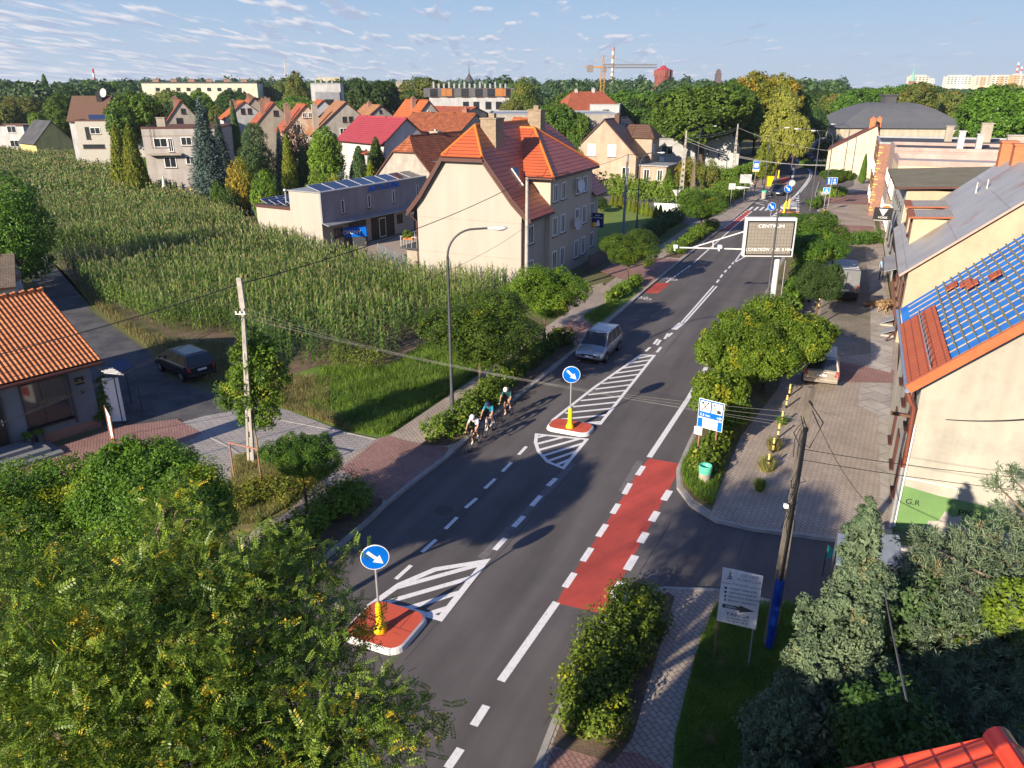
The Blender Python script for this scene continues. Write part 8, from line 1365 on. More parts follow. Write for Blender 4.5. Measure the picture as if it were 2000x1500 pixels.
def cyclist(label, f, r_, jersey, helmet, shoes, blabel, frame, lean=.0):
    a = G(f[0], f[1], .02); c = G(r_[0], r_[1], .02); d = a-c; rz = math.atan2(-d.x, d.y); o_ = c+d.normalized()*.5   # local +y forward
    t = thing('bicycle', blabel, 'bicycle', o_, rz, 'road bicycles'); yR, yF = -.5, .49; RW = .335
    for y in (yR, yF):
        b = MB(); pts = [(0, y+RW*math.cos(2*math.pi*k/28), RW+RW*math.sin(2*math.pi*k/28)) for k in range(29)]; b.tube(pts, .014, 6, cap=False); wh = b.build('wheel', M('tyre_rubber', (.02, .02, .022), .85), t)
        b = MB(); pts = [(0, y+(RW-.03)*math.cos(2*math.pi*k/28), RW+(RW-.03)*math.sin(2*math.pi*k/28)) for k in range(29)]; b.tube(pts, .012, 5, cap=False); [b.tube([(0, y, RW), (0, y+(RW-.03)*math.cos(k*.5236), RW+(RW-.03)*math.sin(k*.5236))], .003, 4, cap=False) for k in range(12)]; b.tube([(-.05, y, RW), (.05, y, RW)], .02, 8); b.build('rim', DARKMET, wh)
    BB = V((0, -.08, .28)); ST = V((0, -.26, .80)); HT_ = V((0, .36, .86)); HB = V((0, .40, .74)); b = MB(); [b.tube(q, .018, 8) for q in ([BB, ST], [ST+V((0, .02, -.02)), HT_+V((0, 0, -.04))], [BB, HB], [HT_, HB], [BB, (0, yR, RW)], [ST+V((0, .02, -.05)), (0, yR, RW)])]; b.tube([HB, (0, yF, RW)], .014, 6); b.build('frame', frame, t)
    b = MB(); b.tube([ST, ST+V((0, -.04, .14))], .014, 6); b.build('seat_post', BLACK, t); b = MB(); b.solid([(-.07, -.44, .95), (.07, -.44, .95), (.02, -.15, .955), (-.02, -.15, .955)], (0, 0, .035)); b.build('saddle', BLACK, t, bevel=.01)
    b = MB(); b.tube([HT_, HT_+V((0, .08, .05))], .015, 6)
    for s_ in (-1, 1): b.tube([HT_+V((0, .08, .05)), HT_+V((s_*.19, .08, .05)), HT_+V((s_*.2, .17, .04)), HT_+V((s_*.2, .19, -.04)), HT_+V((s_*.2, .10, -.09))], .013, 6)
    b.build('handlebar', BLACK, t); b = MB(); b.disc(BB+V((.045, 0, 0)), .09, (1, 0, 0), 16, th=.008); b.tube([BB+V((.06, 0, 0)), BB+V((.07, .11, -.13))], .011, 5); b.tube([BB+V((-.06, 0, 0)), BB+V((-.07, -.11, .13))], .011, 5); b.box(.05, .13, .06, .15, .14, .16); b.box(-.13, -.05, -.23, -.14, .40, .42); b.build('crank', BLACK, t)
    P = {'pelvis': (0, -.30, 1.02), 'waist': (0, -.2, 1.15), 'chest': (0, .02, 1.34), 'neck': (0, .15, 1.44), 'head': (0, .25, 1.53), 'crown': (0, .26, 1.60)}
    E2 = [('pelvis', 'waist'), ('waist', 'chest'), ('chest', 'neck'), ('neck', 'head'), ('head', 'crown')]; rad = {'pelvis': (.15, .12), 'waist': (.135, .105), 'chest': (.16, .12), 'neck': .055, 'head': (.085, .095), 'crown': (.07, .075)}; Z = {('pelvis', 'waist'): 1, ('waist', 'chest'): 1, ('chest', 'neck'): (1, 0, .75), }
    for s_, kn, an in ((1, (.1, .12, .72), (.1, .02, .25)), (-1, (-.1, .14, .98), (-.1, -.12, .52))):
        q = 'R' if s_ > 0 else 'L'; P['hip'+q] = (s_*.09, -.27, .97); P['knee'+q] = kn; P['ank'+q] = an; P['toe'+q] = (an[0], an[1]+.16, an[2]-.07)
        P['sh'+q] = (s_*.17, .06, 1.38); P['elb'+q] = (s_*.25, .24, 1.14); P['wr'+q] = (s_*.21, .47, .97); P['hand'+q] = (s_*.2, .54, .94)
        E2 += [('pelvis', 'hip'+q), ('hip'+q, 'knee'+q), ('knee'+q, 'ank'+q), ('ank'+q, 'toe'+q), ('chest', 'sh'+q), ('sh'+q, 'elb'+q), ('elb'+q, 'wr'+q), ('wr'+q, 'hand'+q)]
        rad.update({'hip'+q: .095, 'knee'+q: .058, 'ank'+q: .037, 'toe'+q: (.035, .03), 'sh'+q: .065, 'elb'+q: .04, 'wr'+q: .027, 'hand'+q: (.035, .022)}); Z.update({('pelvis', 'hip'+q): 2, ('hip'+q, 'knee'+q): (2, 0, .75), ('ank'+q, 'toe'+q): 3, ('chest', 'sh'+q): 1, ('sh'+q, 'elb'+q): (1, 0, .7), ('wr'+q, 'hand'+q): 4})
        for k in range(4): nm = 'f%d%s' % (k, q); P[nm] = (s_*.2+(k-1.5)*.016, .60-.006*k, .925); P[nm+'b'] = (s_*.2+(k-1.5)*.016, .605-.01*k, .89); E2 += [('hand'+q, nm), (nm, nm+'b')]; rad[nm] = .010; rad[nm+'b'] = .008; Z[('hand'+q, nm)] = 0; Z[(nm, nm+'b')] = 0
        P['th'+q] = (s_*.2-s_*.035, .56, .925); E2.append(('hand'+q, 'th'+q)); rad['th'+q] = .010
    figure(label, o_, rz, P, E2, {'mats': [jersey, BLACK, shoes, BLACK], 'z': Z}, rad, Vector((0, .97, -.25)).normalized(), helmet=helmet)
cyclist('cyclist in white jersey and white helmet, leading the three riders', (920, 881), (937, 864), M('white_jersey', (.7, .7, .72), .8), SIGNW, SIGNW, 'black road bicycle ridden by the white-jerseyed leader', BLACK)
cyclist('cyclist in bright turquoise jersey and dark blue helmet, riding second', (950, 852), (966, 838), M('turquoise_jersey', (.02, .26, .36), .8), M('navy_helmet', (.02, .05, .12), .5), SIGNW, 'white and black road bicycle of the turquoise rider', SIGNW)
cyclist('cyclist in dark teal jersey and white helmet, riding last', (984, 823), (999, 808), M('dark_teal_jersey', (.02, .10, .11), .8), SIGNW, SIGNW, 'dark road bicycle of the last rider', GUTTER)
def walker(label, px, rz, top, pants, hair, pose='stand', s_=1.0, bz=.13):
    st = {'stand': (.06, -.04, 0), 'walk': (.24, -.22, .1), 'sit': (0, 0, 0)}[pose]; P = {'pelvis': (0, 0, .95), 'waist': (0, 0, 1.12), 'chest': (0, .01, 1.36), 'neck': (0, .01, 1.50), 'head': (0, .03, 1.62), 'crown': (0, .03, 1.69)}; dz = 0
    if pose == 'sit': dz = -.45; P = {k: (v[0], v[1], v[2]+dz) for k, v in P.items()}
    E2 = [('pelvis', 'waist'), ('waist', 'chest'), ('chest', 'neck'), ('neck', 'head'), ('head', 'crown')]; rad = {'pelvis': (.155, .11), 'waist': (.135, .1), 'chest': (.165, .115), 'neck': .055, 'head': (.085, .095), 'crown': (.07, .075)}; Z = {('pelvis', 'waist'): 1, ('waist', 'chest'): 1, ('chest', 'neck'): (1, 0, .6)}
    for sg, y in ((1, st[0]), (-1, st[1])):
        q = 'R' if sg > 0 else 'L'
        if pose == 'sit': kn, an = (sg*.12, .42, .5), (sg*.12, .42, .08)
        else: kn, an = (sg*.1, y*.7+.03, .5), (sg*.1, y, .08)
        P['hip'+q] = (sg*.1, 0, .9+dz); P['knee'+q] = kn; P['ank'+q] = an; P['toe'+q] = (an[0], an[1]+.17, .035); ay = -y*.8; P['sh'+q] = (sg*.19, 0, 1.42+dz); P['elb'+q] = (sg*.25, ay*.5-.02, 1.14+dz); P['wr'+q] = (sg*.24, ay+.1, .93+dz+(.1 if pose == 'sit' else 0)); P['hand'+q] = (sg*.24, ay+.13, .86+dz+(.1 if pose == 'sit' else 0))
        E2 += [('pelvis', 'hip'+q), ('hip'+q, 'knee'+q), ('knee'+q, 'ank'+q), ('ank'+q, 'toe'+q), ('chest', 'sh'+q), ('sh'+q, 'elb'+q), ('elb'+q, 'wr'+q), ('wr'+q, 'hand'+q)]
        rad.update({'hip'+q: .095, 'knee'+q: .06, 'ank'+q: .042, 'toe'+q: .035, 'sh'+q: .065, 'elb'+q: .042, 'wr'+q: .03, 'hand'+q: (.035, .02)}); Z.update({('pelvis', 'hip'+q): 2, ('hip'+q, 'knee'+q): 2, ('knee'+q, 'ank'+q): 2, ('ank'+q, 'toe'+q): 3, ('chest', 'sh'+q): 1, ('sh'+q, 'elb'+q): 1})
        hx, hy, hz_ = P['hand'+q]
        for k in range(4): nm = 'f%d%s' % (k, q); P[nm] = (hx, hy+(k-1.5)*.018+.01, hz_-.075+.006*abs(k-1.5)); E2.append(('hand'+q, nm)); rad[nm] = .009
        P['th'+q] = (hx-sg*.01, hy+.05, hz_-.02); E2.append(('hand'+q, 'th'+q)); rad['th'+q] = .01
    t = figure(label, G(px[0], px[1], bz), rz, P, E2, {'mats': [top, pants, BLACK], 'z': Z}, rad, Vector((0, 1, -.05)).normalized(), hairmat=hair); t.scale = (s_, s_, s_); return t
HAIRD = M('dark_hair', (.03, .02, .015), .8); HAIRL = M('blond_hair', (.3, .2, .1), .8); WT = M('white_shirt', (.6, .55, .52), .9); LB_ = M('light_blue_shirt', (.25, .42, .6), .9); DK = M('dark_clothes', (.04, .04, .05), .9)
walker('person in white top and pale jeans waiting at the bus stop', (1466, 376), R(160), WT, M('pale_jeans', (.3, .36, .42), .9), HAIRL, 's' and 'stand'); walker('person in dark jacket standing beside the pale-clothed one at the stop', (1473, 374), R(190), M('brown_jacket', (.12, .09, .07), .9), M('blue_jeans', (.05, .08, .15), .9), HAIRD)
walker('person in grey top walking a bicycle up the red cycle lane', (1603, 396), R(-20), M('grey_shirt', (.25, .25, .25), .9), DK, HAIRD, 'walk', bz=.03); walker('person with light blue shirt walking by the house wall near the timber', (1720, 545), R(150), LB_, DK, HAIRD, 'walk'); walker('person in dark clothes sitting on the bench beside the bus stop', (1673, 334), R(150), DK, M('red_shorts', (.3, .03, .03), .9), HAIRD, 'sit', bz=.13)
t = thing('bench', 'plain bench with a dark sitter at the right bus stop', 'bench', G(1674, 334, .13), R(150)); b = MB(); b.box(-.8, .8, -.35, .1, .36, .42); b.build('seat', BARKL, t); b = MB(); b.box(-.7, -.62, -.3, .05, 0, .36); b.build('leg', DARKMET, t); b = MB(); b.box(.62, .7, -.3, .05, 0, .36); b.build('leg', DARKMET, t); b = MB(); b.box(-.8, .8, -.38, -.34, .6, .85); b.build('backrest', BARKL, t)
# ================================================================ TREES FURTHER AWAY
def far_tree(kind, px, pyt, wpx, Y, mat=None, label=None, name='tree', group=None, base=0):
    p = YG(px, Y); H = max(2.0, T(px, pyt, Y).z); w_ = wpx/FPX*(Y*math.cos(PITCH)+CAM_H*math.sin(PITCH)*.5); H0 = PROTO[kind][2]; k = w_/(mesh_w(PROTO[kind][0])*H/H0)
    return tree(kind, (p.x, p.y, base), H, label, name, 'tree', group, wscale=max(.45, min(2.2, k)), mat=mat)
for a in ((403, 192, 72, 104, 'spruce', None, 'blue-grey spruce in front of the pinkish house, tallest of the garden conifers', 'spruce_tree'), (432, 228, 46, 118, 'spruce', None, 'second paler spruce behind the blue-grey one', 'spruce_tree'), (232, 240, 40, 118, 'thuja', None, 'left one of the tall golden thujas by the maize edge', 'thuja_tree'), (258, 243, 44, 112, 'thuja', None, 'right one of the tall golden thujas by the maize edge', 'thuja_tree'), (275, 310, 20, 112, 'thuja', None, 'low thuja at the foot of the golden pair', 'thuja_tree'),
    (465, 196, 30, 130, 'cypress', None, 'pointed dark conifer before the orange roofed house', 'conifer'), (500, 232, 78, 104, 'pine', None, 'bushy dark pine in the middle of the gardens', 'pine_tree'), (462, 304, 40, 98, 'bush', 'autumn', 'small round tree with dry brown-green crown', 'tree'), (548, 250, 34, 112, 'spruce', None, 'slim grey spruce beside the purple tree', 'spruce_tree'), (575, 236, 46, 116, 'bush', 'purple', 'dark purple-leaved tree against the white extensions', 'tree'), (562, 262, 34, 104, 'thuja', None, 'tall golden conifer beside the bright maple', 'thuja_tree'), (590, 285, 40, 106, 'cypress', None, 'dark conifer in the shade beside the maple', 'conifer'),
    (638, 244, 84, 100, 'tall', 'light', 'bright light green maple in the garden centre', 'maple_tree'), (506, 330, 52, 92, 'bush', 'hedge', 'clipped bright green bush at the lawn edge', 'bush'), (612, 330, 56, 92, 'bush', 'hedge', 'clipped round green bush left of the workshop roof', 'bush'), (668, 334, 44, 96, 'bush', 'spruce', 'small grey-blue conifer bush behind the solar roof', 'bush'), (645, 340, 34, 95, 'bush', 'linden', 'yellow bush behind the solar roof', 'bush'), (735, 268, 56, 108, 'cypress', 'dark', 'dark thuja screen between gardens and farmhouse', 'conifer'), (700, 285, 44, 112, 'thuja', 'pine', 'dark column left of the thuja screen', 'conifer'), (765, 268, 40, 112, 'thuja', None, 'golden-topped thuja beside the farmhouse gable', 'thuja_tree'), (722, 314, 36, 98, 'thuja', None, 'yellow thuja in front of the dark screen', 'thuja_tree'), (415, 350, 26, 102, 'bush', 'mid', 'tiny bush on the garden lawn', 'bush'), (434, 362, 40, 96, 'bush', 'dark', 'dark low bush at the lawn fence', 'bush'),
    (276, 172, 108, 152, 'broad', None, 'large walnut tree behind the white mansard house', 'tree'), (590, 136, 56, 260, 'tall', 'olive', 'grey-green willow-like tree below the lattice mast', 'tree'), (742, 140, 100, 215, 'broad_b', None, 'tall dark oak left of the modern flats', 'tree'), (1022, 148, 66, 200, 'tall', None, 'tall olive poplar right of the modern flats', 'tree'), (1000, 188, 50, 190, 'broad', 'olive', 'lower olive tree at the foot of the poplar', 'tree'), (1080, 197, 86, 150, 'broad', None, 'rounded green tree before the hipped red roof house', 'tree'), (1128, 215, 50, 148, 'broad', None, 'smaller green tree attached to the rounded one', 'tree'), (1117, 265, 44, 112, 'bush', 'mid', 'leafy bush in front of the cream garage', 'bush'), (1178, 405, 60, 100, 'pine', 'dark', 'dark bushy conifer beside the far gable of the cream house', 'conifer'), (1276, 232, 20, 140, 'spruce', 'mid', 'thin young spruce before the grey commercial building', 'spruce_tree'),
    (1370, 156, 190, 150, 'broad', 'mid', 'huge dense green tree left of the road bend', 'tree'), (1318, 170, 90, 155, 'broad_b', 'mid', 'left shoulder crown of the huge green tree', 'tree'), (1430, 150, 90, 158, 'broad', 'mid', 'crown between the huge green tree and the turning one', 'tree'), (1485, 132, 130, 165, 'broad', 'autumn', 'tallest tree with yellowing crown inside the bend', 'tree'), (1540, 150, 60, 170, 'broad_b', 'mid', 'green crown behind the lime tree', 'tree'), (1522, 165, 76, 140, 'tall', 'linden', 'pale yellow-green lime tree beside the bend', 'lime_tree'), (1550, 215, 60, 138, 'broad', 'linden', 'lower pale branches of the lime tree over the road', 'lime_tree'), (1495, 275, 46, 128, 'tall', 'thuja', 'golden-green thuja group at the bend', 'thuja_tree'), (1395, 240, 60, 160, 'broad', 'linden', 'pale weeping willow behind the dark roof', 'willow_tree'), (1345, 305, 50, 128, 'bush', 'autumn', 'olive garden tree behind the twin-legged pole', 'tree'), (1390, 310, 44, 126, 'bush', 'olive', 'loose garden tree right of the first hedge pole', 'tree'), (1310, 330, 24, 122, 'thuja', 'mid', 'grey-green rounded conifer behind the hedge', 'conifer'),
    (1945, 158, 150, 135, 'broad', 'mid', 'big green ash tree at the upper right', 'tree'), (1900, 225, 80, 140, 'broad_b', 'mid', 'lower left part of the ash group at the upper right', 'tree'), (1852, 215, 30, 230, 'tall', 'light', 'slim light tree right of the hall roof', 'tree'), (1590, 205, 36, 190, 'broad', 'dark', 'dark tree above the street sign bridge', 'tree'), (1612, 262, 44, 180, 'bush', 'dark', 'bushes before the white brown-roofed house', 'bush'), (1640, 290, 30, 150, 'bush', 'mid', 'bush at the foot of the hall', 'bush'), (90, 215, 36, 190, 'broad', 'light', 'pale round tree at the far end of the field', 'tree'), (1692, 300, 14, 130, 'thuja', 'mid', 'ivy column on the brick house corner', 'climbing_plant')):
    far_tree(a[4], a[0], a[1], a[2], a[3], a[5], a[6], a[7])
rd = random.Random(12)
# rows of ordinary trees filling the neighbourhood behind the houses; each one is its own thing
ORD = 'first second third fourth fifth sixth seventh eighth ninth tenth eleventh twelfth thirteenth fourteenth fifteenth sixteenth seventeenth eighteenth nineteenth twentieth twenty-first twenty-second twenty-third twenty-fourth twenty-fifth twenty-sixth twenty-seventh twenty-eighth twenty-ninth thirtieth'.split()
def scatter(n, x0, x1, Y0, Y1, yt0, yt1, kinds, mats, desc, grp, seed):
    r_ = random.Random(seed)
    for k in range(n):
        px = x0+(x1-x0)*(k+.5)/n+r_.uniform(-.5, .5)*(x1-x0)/n; Y = r_.uniform(Y0, Y1); H = r_.uniform(yt0, yt1); p = YG(px, Y)
        tree(r_.choice(kinds), p, H, ORD[k]+' from the left among the '+desc, 'tree', 'tree', grp, wscale=r_.uniform(.9, 1.35), mat=r_.choice(mats))
scatter(16, -60, 330, 200, 290, 10, 16, ['broad', 'broad_b', 'tall'], ['mid', 'dark', 'olive'], 'garden trees beyond the maize', 'garden trees beyond the maize', 1)
scatter(14, -40, 240, 300, 420, 14, 20, ['broad', 'broad_b', 'tall', 'cypress'], ['dark', 'mid', None], 'skyline trees at the far left', 'skyline trees at the far left', 2)
scatter(22, 300, 720, 190, 260, 9, 15, ['broad', 'broad_b', 'tall'], ['mid', 'dark', 'olive', 'light'], 'trees behind the gabled row', 'trees behind the row of gabled houses', 3)
scatter(16, 460, 860, 270, 380, 14, 19, ['broad_b', 'broad'], ['dark', 'mid', 'olive'], 'taller dark trees behind that belt', 'dark trees behind the belt', 4)
scatter(26, 1000, 1560, 205, 280, 10, 15, ['broad', 'broad_b', 'tall'], ['dark', 'mid', 'mid', 'light', 'autumn'], 'wood edge trees below the crane', 'wood edge trees below the crane', 5)
scatter(30, 1560, 2060, 235, 330, 12, 17, ['broad', 'broad_b'], ['dark', 'mid', 'dark', 'autumn', 'olive'], 'park trees behind the hall', 'park trees behind the hall', 6)
scatter(10, 1300, 1560, 175, 200, 9, 13, ['broad', 'broad_b'], ['mid', 'dark'], 'trees filling the inside of the bend', 'trees inside the bend', 7)
scatter(7, 180, 470, 150, 185, 3, 5.5, ['broad', 'bush'], ['mid', 'dark', 'light'], 'low trees between the left houses', 'low garden trees between houses', 8)
scatter(9, 480, 760, 118, 134, 2.5, 4.5, ['bush', 'thuja'], ['mid', 'dark', 'hedge'], 'low shrubs before the gabled row', 'garden shrubs before the gabled row', 9)
scatter(8, 1060, 1330, 150, 190, 3, 5, ['bush', 'broad'], ['mid', 'dark'], 'low trees between the centre houses', 'low trees between the centre houses', 10)
scatter(5, 345, 480, 262, 320, 11, 15, ['tall', 'broad'], ['olive', 'mid'], 'loose trees before the long cream slab', 'trees before the long cream slab', 11)
# the far forest reads as one mass
rng = np.random.default_rng(77); nT = 2300; Yf = 300+900*rng.uniform(0, 1, nT)**1.8; Xf = rng.uniform(-1.0, 1.0, nT)*Yf*.85; P = []; Nn = []; S = []
keep = ~((Xf/Yf > -.45) & (Xf/Yf < -.02) & (Yf < 400)); Yf, Xf = Yf[keep], Xf[keep]; nT = len(Yf); Hf = 15.5+(Yf-300)*.0085+rng.normal(size=nT)*2.0+2.0*(np.sin(Xf*.021+Yf*.01)); Hf = np.where(Xf/Yf > .40, np.minimum(Hf, 13.5), Hf); Rf = rng.uniform(3.6, 6.5, nT)*(1+(Yf-300)*.0006)
for q in range(200):
    d = unit(rng.normal(size=(nT, 3))); d[:, 2] = np.abs(d[:, 2])-.2; rr = np.stack([Rf, Rf, Hf*.40], 1)*rng.uniform(.78, 1.05, (nT, 1)); bump = 1+.16*np.sin(d[:, :1]*8+Xf[:, None])*np.cos(d[:, 1:2]*9+Yf[:, None]); P.append(np.stack([Xf, Yf, Hf*.6], 1)+d*rr*bump); Nn.append(unit(d+rng.normal(size=(nT, 3))*.45)); S.append(rng.uniform(.9, 1.9, nT)*(1+(Yf-300)*.0012))
V_, F_ = leaf_quads(np.concatenate(P), np.concatenate(Nn), np.concatenate(S), np.concatenate(S)*.8, rng)
tag(mobj('forest', fast_mesh('forest', V_, F_, [leafmat('far_forest', (0.016, 0.038, 0.014), (0.06, 0.10, 0.026), (0.13, 0.11, 0.03), yellow=-.04, nscale=.05, trans=.2)])), 'far dark woodland closing the horizon', 'wood', kind='stuff')
# ================================================================ SKYLINE
# tower crane
cY = 420; cp_ = YG(1171, cY); t = thing('tower_crane', 'yellow-orange tower crane above the wood, jib pointing right', 'crane', cp_); zc_ = T(1171, 132, cY).z; ztop = T(1171, 112, cY).z; sc_ = cY/FPX; CR = M('crane_orange', (.42, .2, .04), .6); CRG = M('crane_grey', (.2, .17, .15), .6); b = MB()
for sx in (-1, 1):
    for sy in (-1, 1): b.tube([(sx*.9, sy*.9, 0), (sx*.9, sy*.9, zc_)], .14, 4)
for k in range(int(zc_/1.8)):
    z = k*1.8
    for (x0, y0, x1, y1) in ((-.9, -.9, .9, -.9), (.9, -.9, .9, .9), (-.9, .9, .9, .9), (-.9, -.9, -.9, .9)): b.tube([(x0, y0, z), (x1, y1, z+1.8)], .08, 3, cap=False)
b.build('mast', CR, t); b = MB(); xe = 97*sc_; x_b = -32*sc_
for (y, z) in ((-.6, 0), (.6, 0), (0, 1.4)): b.tube([(0, y, zc_+z), (xe, y, zc_+z)], .22, 4)
for k in range(20): x = k*xe/20; b.tube([(x, -.6, zc_), (x+xe/40, 0, zc_+1.4), (x+xe/20, -.6, zc_)], .15, 3, cap=False)
b.build('jib', CRG, t); b = MB(); b.box(x_b, 0, -.7, .7, zc_-.2, zc_+.6); b.build('counter_jib', CR, t); b = MB(); b.box(x_b+1.0, x_b+4, -.8, .8, zc_-2.2, zc_+1.2); b.build('counterweight', CRG, t); b = MB(); b.tube([(-.8, 0, zc_), (0, 0, ztop+1)], .2, 4); b.tube([(.8, 0, zc_), (0, 0, ztop+1)], .2, 4); b.tube([(0, 0, ztop+1), (xe*.62, 0, zc_+1.4)], .07, 3); b.tube([(0, 0, ztop+1), (x_b*.8, 0, zc_+.5)], .07, 3); b.build('apex', CR, t); b = MB(); b.box(-.2, 1.8, -1.6, -.7, zc_-2.2, zc_-.2); b.build('cab', CRG, t)
def chimney_stack(px, pyt, Y, rpx, cols, label, base=0, seg=8):
    p = YG(px, Y); H = T(px, pyt, Y).z; r = rpx/FPX*Y; t = thing('chimney_stack', label, 'chimney', p); z0 = 0
    b = MB(); b.lathe([(0, r*1.35), (H*.9, r*1.02)], 14, mi=1)
    for k in range(seg): a, c = H*.35+(H*.65)*k/seg, H*.35+(H*.65)*(k+1)/seg; b.lathe([(a, r*1.3-(r*.3)*a/H+.02), (c, r*1.3-(r*.3)*c/H+.02)], 14, mi=k % 2)
    b.lathe([(H, r*1.05), (H, .01)], 14); b.build('shaft', cols, t); return t
RW = [M('stack_red', (.45, .08, .07), .7), M('stack_white', (.62, .6, .58), .7)]; chimney_stack(1189, 92, 900, 2.3, [M('stack_brown', (.35, .2, .14), .8), M('stack_cream', (.58, .52, .45), .8)], 'tall chimney with faded brown and white bands behind the crane', seg=9); chimney_stack(211, 134, 900, 1.7, RW, 'red and white striped chimney at the far left', seg=5); chimney_stack(1951, 122, 1600, 1.6, RW, 'left one of the striped chimneys above the tower blocks'); chimney_stack(1959, 130, 1600, 1.6, RW, 'right one of the striped chimneys above the tower blocks')
# red water tower
p = YG(1285, 560); u_ = 560/FPX; t = thing('water_tower', 'big round red-brick water tower with a red conical roof', 'tower', p); zt = T(1285, 128, 560).z; zc2 = T(1285, 137, 560).z; b = MB(); b.lathe([(0, 14*u_), (zc2-4, 15*u_), (zc2-3, 16.2*u_), (zc2, 16.2*u_)], 24); b.build('drum', M('brick_red_tower', (.24, .075, .055), .85, (.17, .05, .04), .3), t); b = MB(); b.lathe([(zc2, 16.6*u_), (zt-1.5, 7*u_), (zt, 3*u_), (zt+.2, .05)], 16); rf = b.build('roof', M('red_tin', (.36, .04, .05), .5), t); b = MB(); b.tube([(0, 0, zt), (0, 0, zt+4)], .2, 5); b.build('finial', ZINC, rf)
b = MB(); [b.tube([(16.3*u_*math.cos(k*.524), 16.3*u_*math.sin(k*.524), zc2-4), (16.3*u_*math.cos(k*.524), 16.3*u_*math.sin(k*.524), zc2)], .35, 4) for k in range(12)]; b.build('pilasters', M('pale_brick', (.3, .12, .08), .85), t)
p = YG(1389, 700); u_ = 700/FPX; t = thing('stone_tower', 'small dark stepped tower on the wooded skyline', 'tower', p); z = [T(1389, y, 700).z for y in (150, 143, 138, 135)]; b = MB(); b.box(-4*u_, 4*u_, -4, 4, 0, z[1]); b.box(-3*u_, 3*u_, -3, 3, z[1], z[2]); b.box(-2*u_, 2*u_, -2, 2, z[2], z[3]); b.build('shaft', M('dark_stone', (.12, .09, .09), .9), t)
p = YG(1757, 1100); u_ = 1100/FPX; t = thing('church_spire', 'slender green copper church spire at the right skyline', 'church', p); zs = T(1757, 130, 1100).z; zb2 = T(1757, 158, 1100).z; b = MB(); b.box(-4*u_, 4*u_, -4, 4, 0, zb2); b.build('tower', BRICKR, t); b = MB(); b.lathe([(zb2, 4.5*u_), (zb2+6, 2.4*u_), (zs, .1)], 8); b.build('spire', M('green_copper', (.18, .45, .33), .7), t)
p = YG(575, 620); t = thing('lattice_mast', 'thin grey lattice radio mast on the left skyline', 'mast', p); zt = T(575, 112, 620).z; b = MB()
for s_ in ((-1, -1), (1, -1), (0, 1)): b.tube([(s_[0]*2.2, s_[1]*2.2, 0), (s_[0]*.5, s_[1]*.5, zt-2)], .22, 4)
for k in range(14): z = zt*k/14; f = 2.2-1.7*k/14; b.tube([(-f, -f, z), (f, -f, z+zt/14)], .14, 3); b.tube([(f, -f, z), (-f, -f, z+zt/14)], .14, 3)
b.tube([(0, 0, zt-2), (0, 0, zt+4)], .15, 4); b.build('mast', ZINC, t)
t = thing('church_spire', 'dark needle spire on the skyline above the flats', 'church', YG(919, 800)); zt = T(919, 126, 800).z; b = MB(); b.box(-4, 4, -4, 4, 0, zt-16); b.build('tower', BRICKR, t); b = MB(); b.lathe([(zt-16, 5.5), (zt-12, 3), (zt-8, .5), (zt, .1)], 8); b.build('spire', TARPAPER, t)
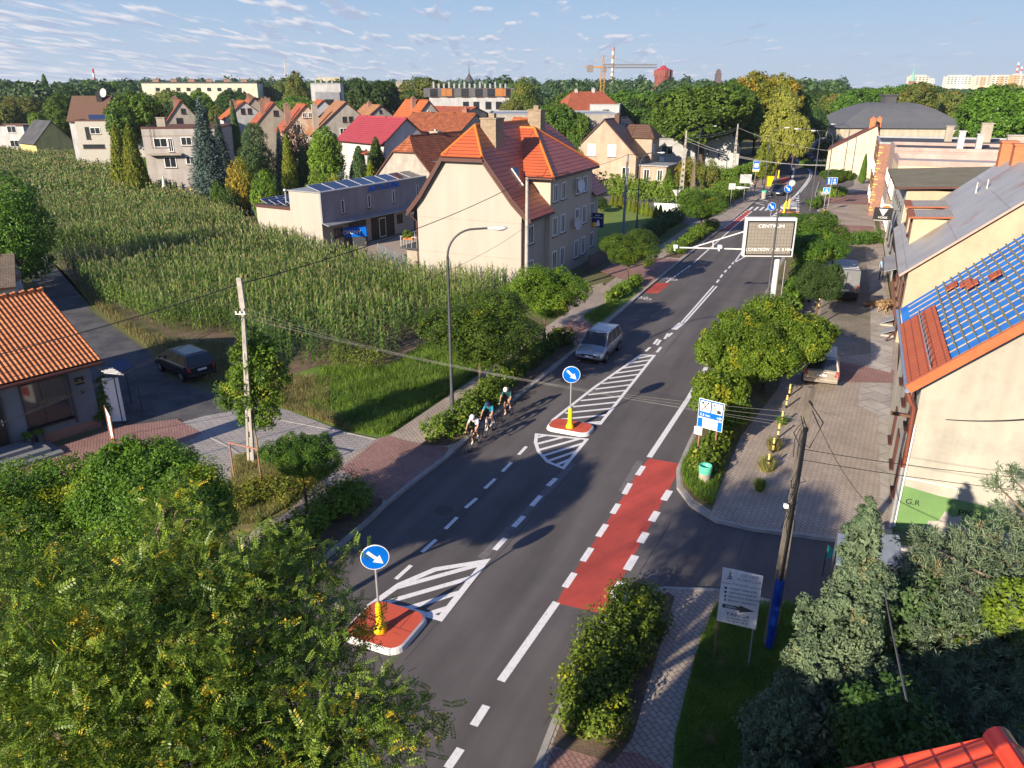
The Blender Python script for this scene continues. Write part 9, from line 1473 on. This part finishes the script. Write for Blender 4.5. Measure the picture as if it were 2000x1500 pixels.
# tower blocks at the right skyline
def slab(px0, px1, pyt, Y, mat, label, wins=True, acc=None, base_py=160):
    a, c = YG(px0, Y), YG(px1, Y); W_ = c.x-a.x; H = T(px0, pyt, Y).z; t = thing('apartment_tower', label, 'building', a, 0); b = MB(); b.box(0, W_, 0, 12, 0, H); b.build('wall', mat, t); b = MB(); b.box(W_*.1, W_*.9, 3, 9, H, H+2.2); b.build('roof', LGREY, t); fl = 3.0; z0 = T(px0, 168, Y).z
    if acc: b = MB(); b.box(W_*.35, W_*.6, -.25, 0, 0, H); b.build('facade_stripe', acc, t)
    nrow = max(1, int((H-max(z0, 0))/fl)); ncol = max(2, int(W_/5.5)); k = 0
    b = MB()
    for i in range(ncol): 
        for j in range(nrow): b.box(W_*(i+.25)/ncol, W_*(i+.75)/ncol, -.3, -.02, H-fl*(j+1)+.8, H-fl*(j+1)+2.2)
    b.build('windows', M('far_windows', (.16, .19, .23), .3), t)
HZ1 = M('tower_cream', (.62, .55, .42), .9); HZ2 = M('tower_orange', (.6, .36, .16), .9); HZ3 = M('tower_white', (.66, .66, .64), .9); HZ4 = M('tower_green', (.55, .58, .5), .9)
slab(1753, 1788, 149, 1250, HZ1, 'cream tower block beside the green spire'); slab(1790, 1800, 155, 1500, HZ3, 'tiny pale block right of the cream tower block'); slab(1822, 1875, 149, 1300, HZ4, 'pale greenish tower slab on the right skyline', acc=HZ3); slab(1876, 1905, 150, 1280, HZ1, 'cream and orange slab, first from the greenish one', acc=HZ2); slab(1906, 1946, 149, 1280, HZ1, 'long cream slab below the striped chimneys', acc=HZ2); slab(1947, 1975, 147, 1260, HZ2, 'orange tower slab right of the striped chimneys', acc=HZ1); slab(1976, 2040, 148, 1240, HZ1, 'last cream slab at the right photo edge', acc=HZ2)
slab(0, 44, 166, 1200, HZ1, 'low cream block on the far left horizon'); slab(86, 105, 162, 1200, HZ3, 'white block on the far left horizon')
# unseen block of flats, added and sized to shade the lower right corner
t = thing('building', 'plain house beside the red roof, outside the view, shading the lower right', 'building', (-5.0, -.5, 0), 0); bpy.data.objects.remove(t)
block('unseen block of flats added behind the viewpoint to shade the lower right corner', (-10.8, -16.0, 0), 0, 14.5, 15.0, 10.2, LGREY)
# ---------------- air haze
hz = MB(); hz.box(-2700, 2700, -300, 2700, -1, 80); ho = hz.build('haze', bpy.data.materials.new('air_haze')); ho['kind'] = 'stuff'; ho['label'] = 'thin pale air haze over the whole town'
hm = ho.data.materials[0]; hm.use_nodes = True; hm.node_tree.nodes.clear(); ov = N(hm.node_tree, 'ShaderNodeOutputMaterial'); pv = N(hm.node_tree, 'ShaderNodeVolumePrincipled'); pv.inputs['Density'].default_value = 0.00012; pv.inputs['Color'].default_value = (.75, .85, 1, 1); pv.inputs['Anisotropy'].default_value = 0.2; hm.node_tree.links.new(pv.outputs[0], ov.inputs['Volume'])
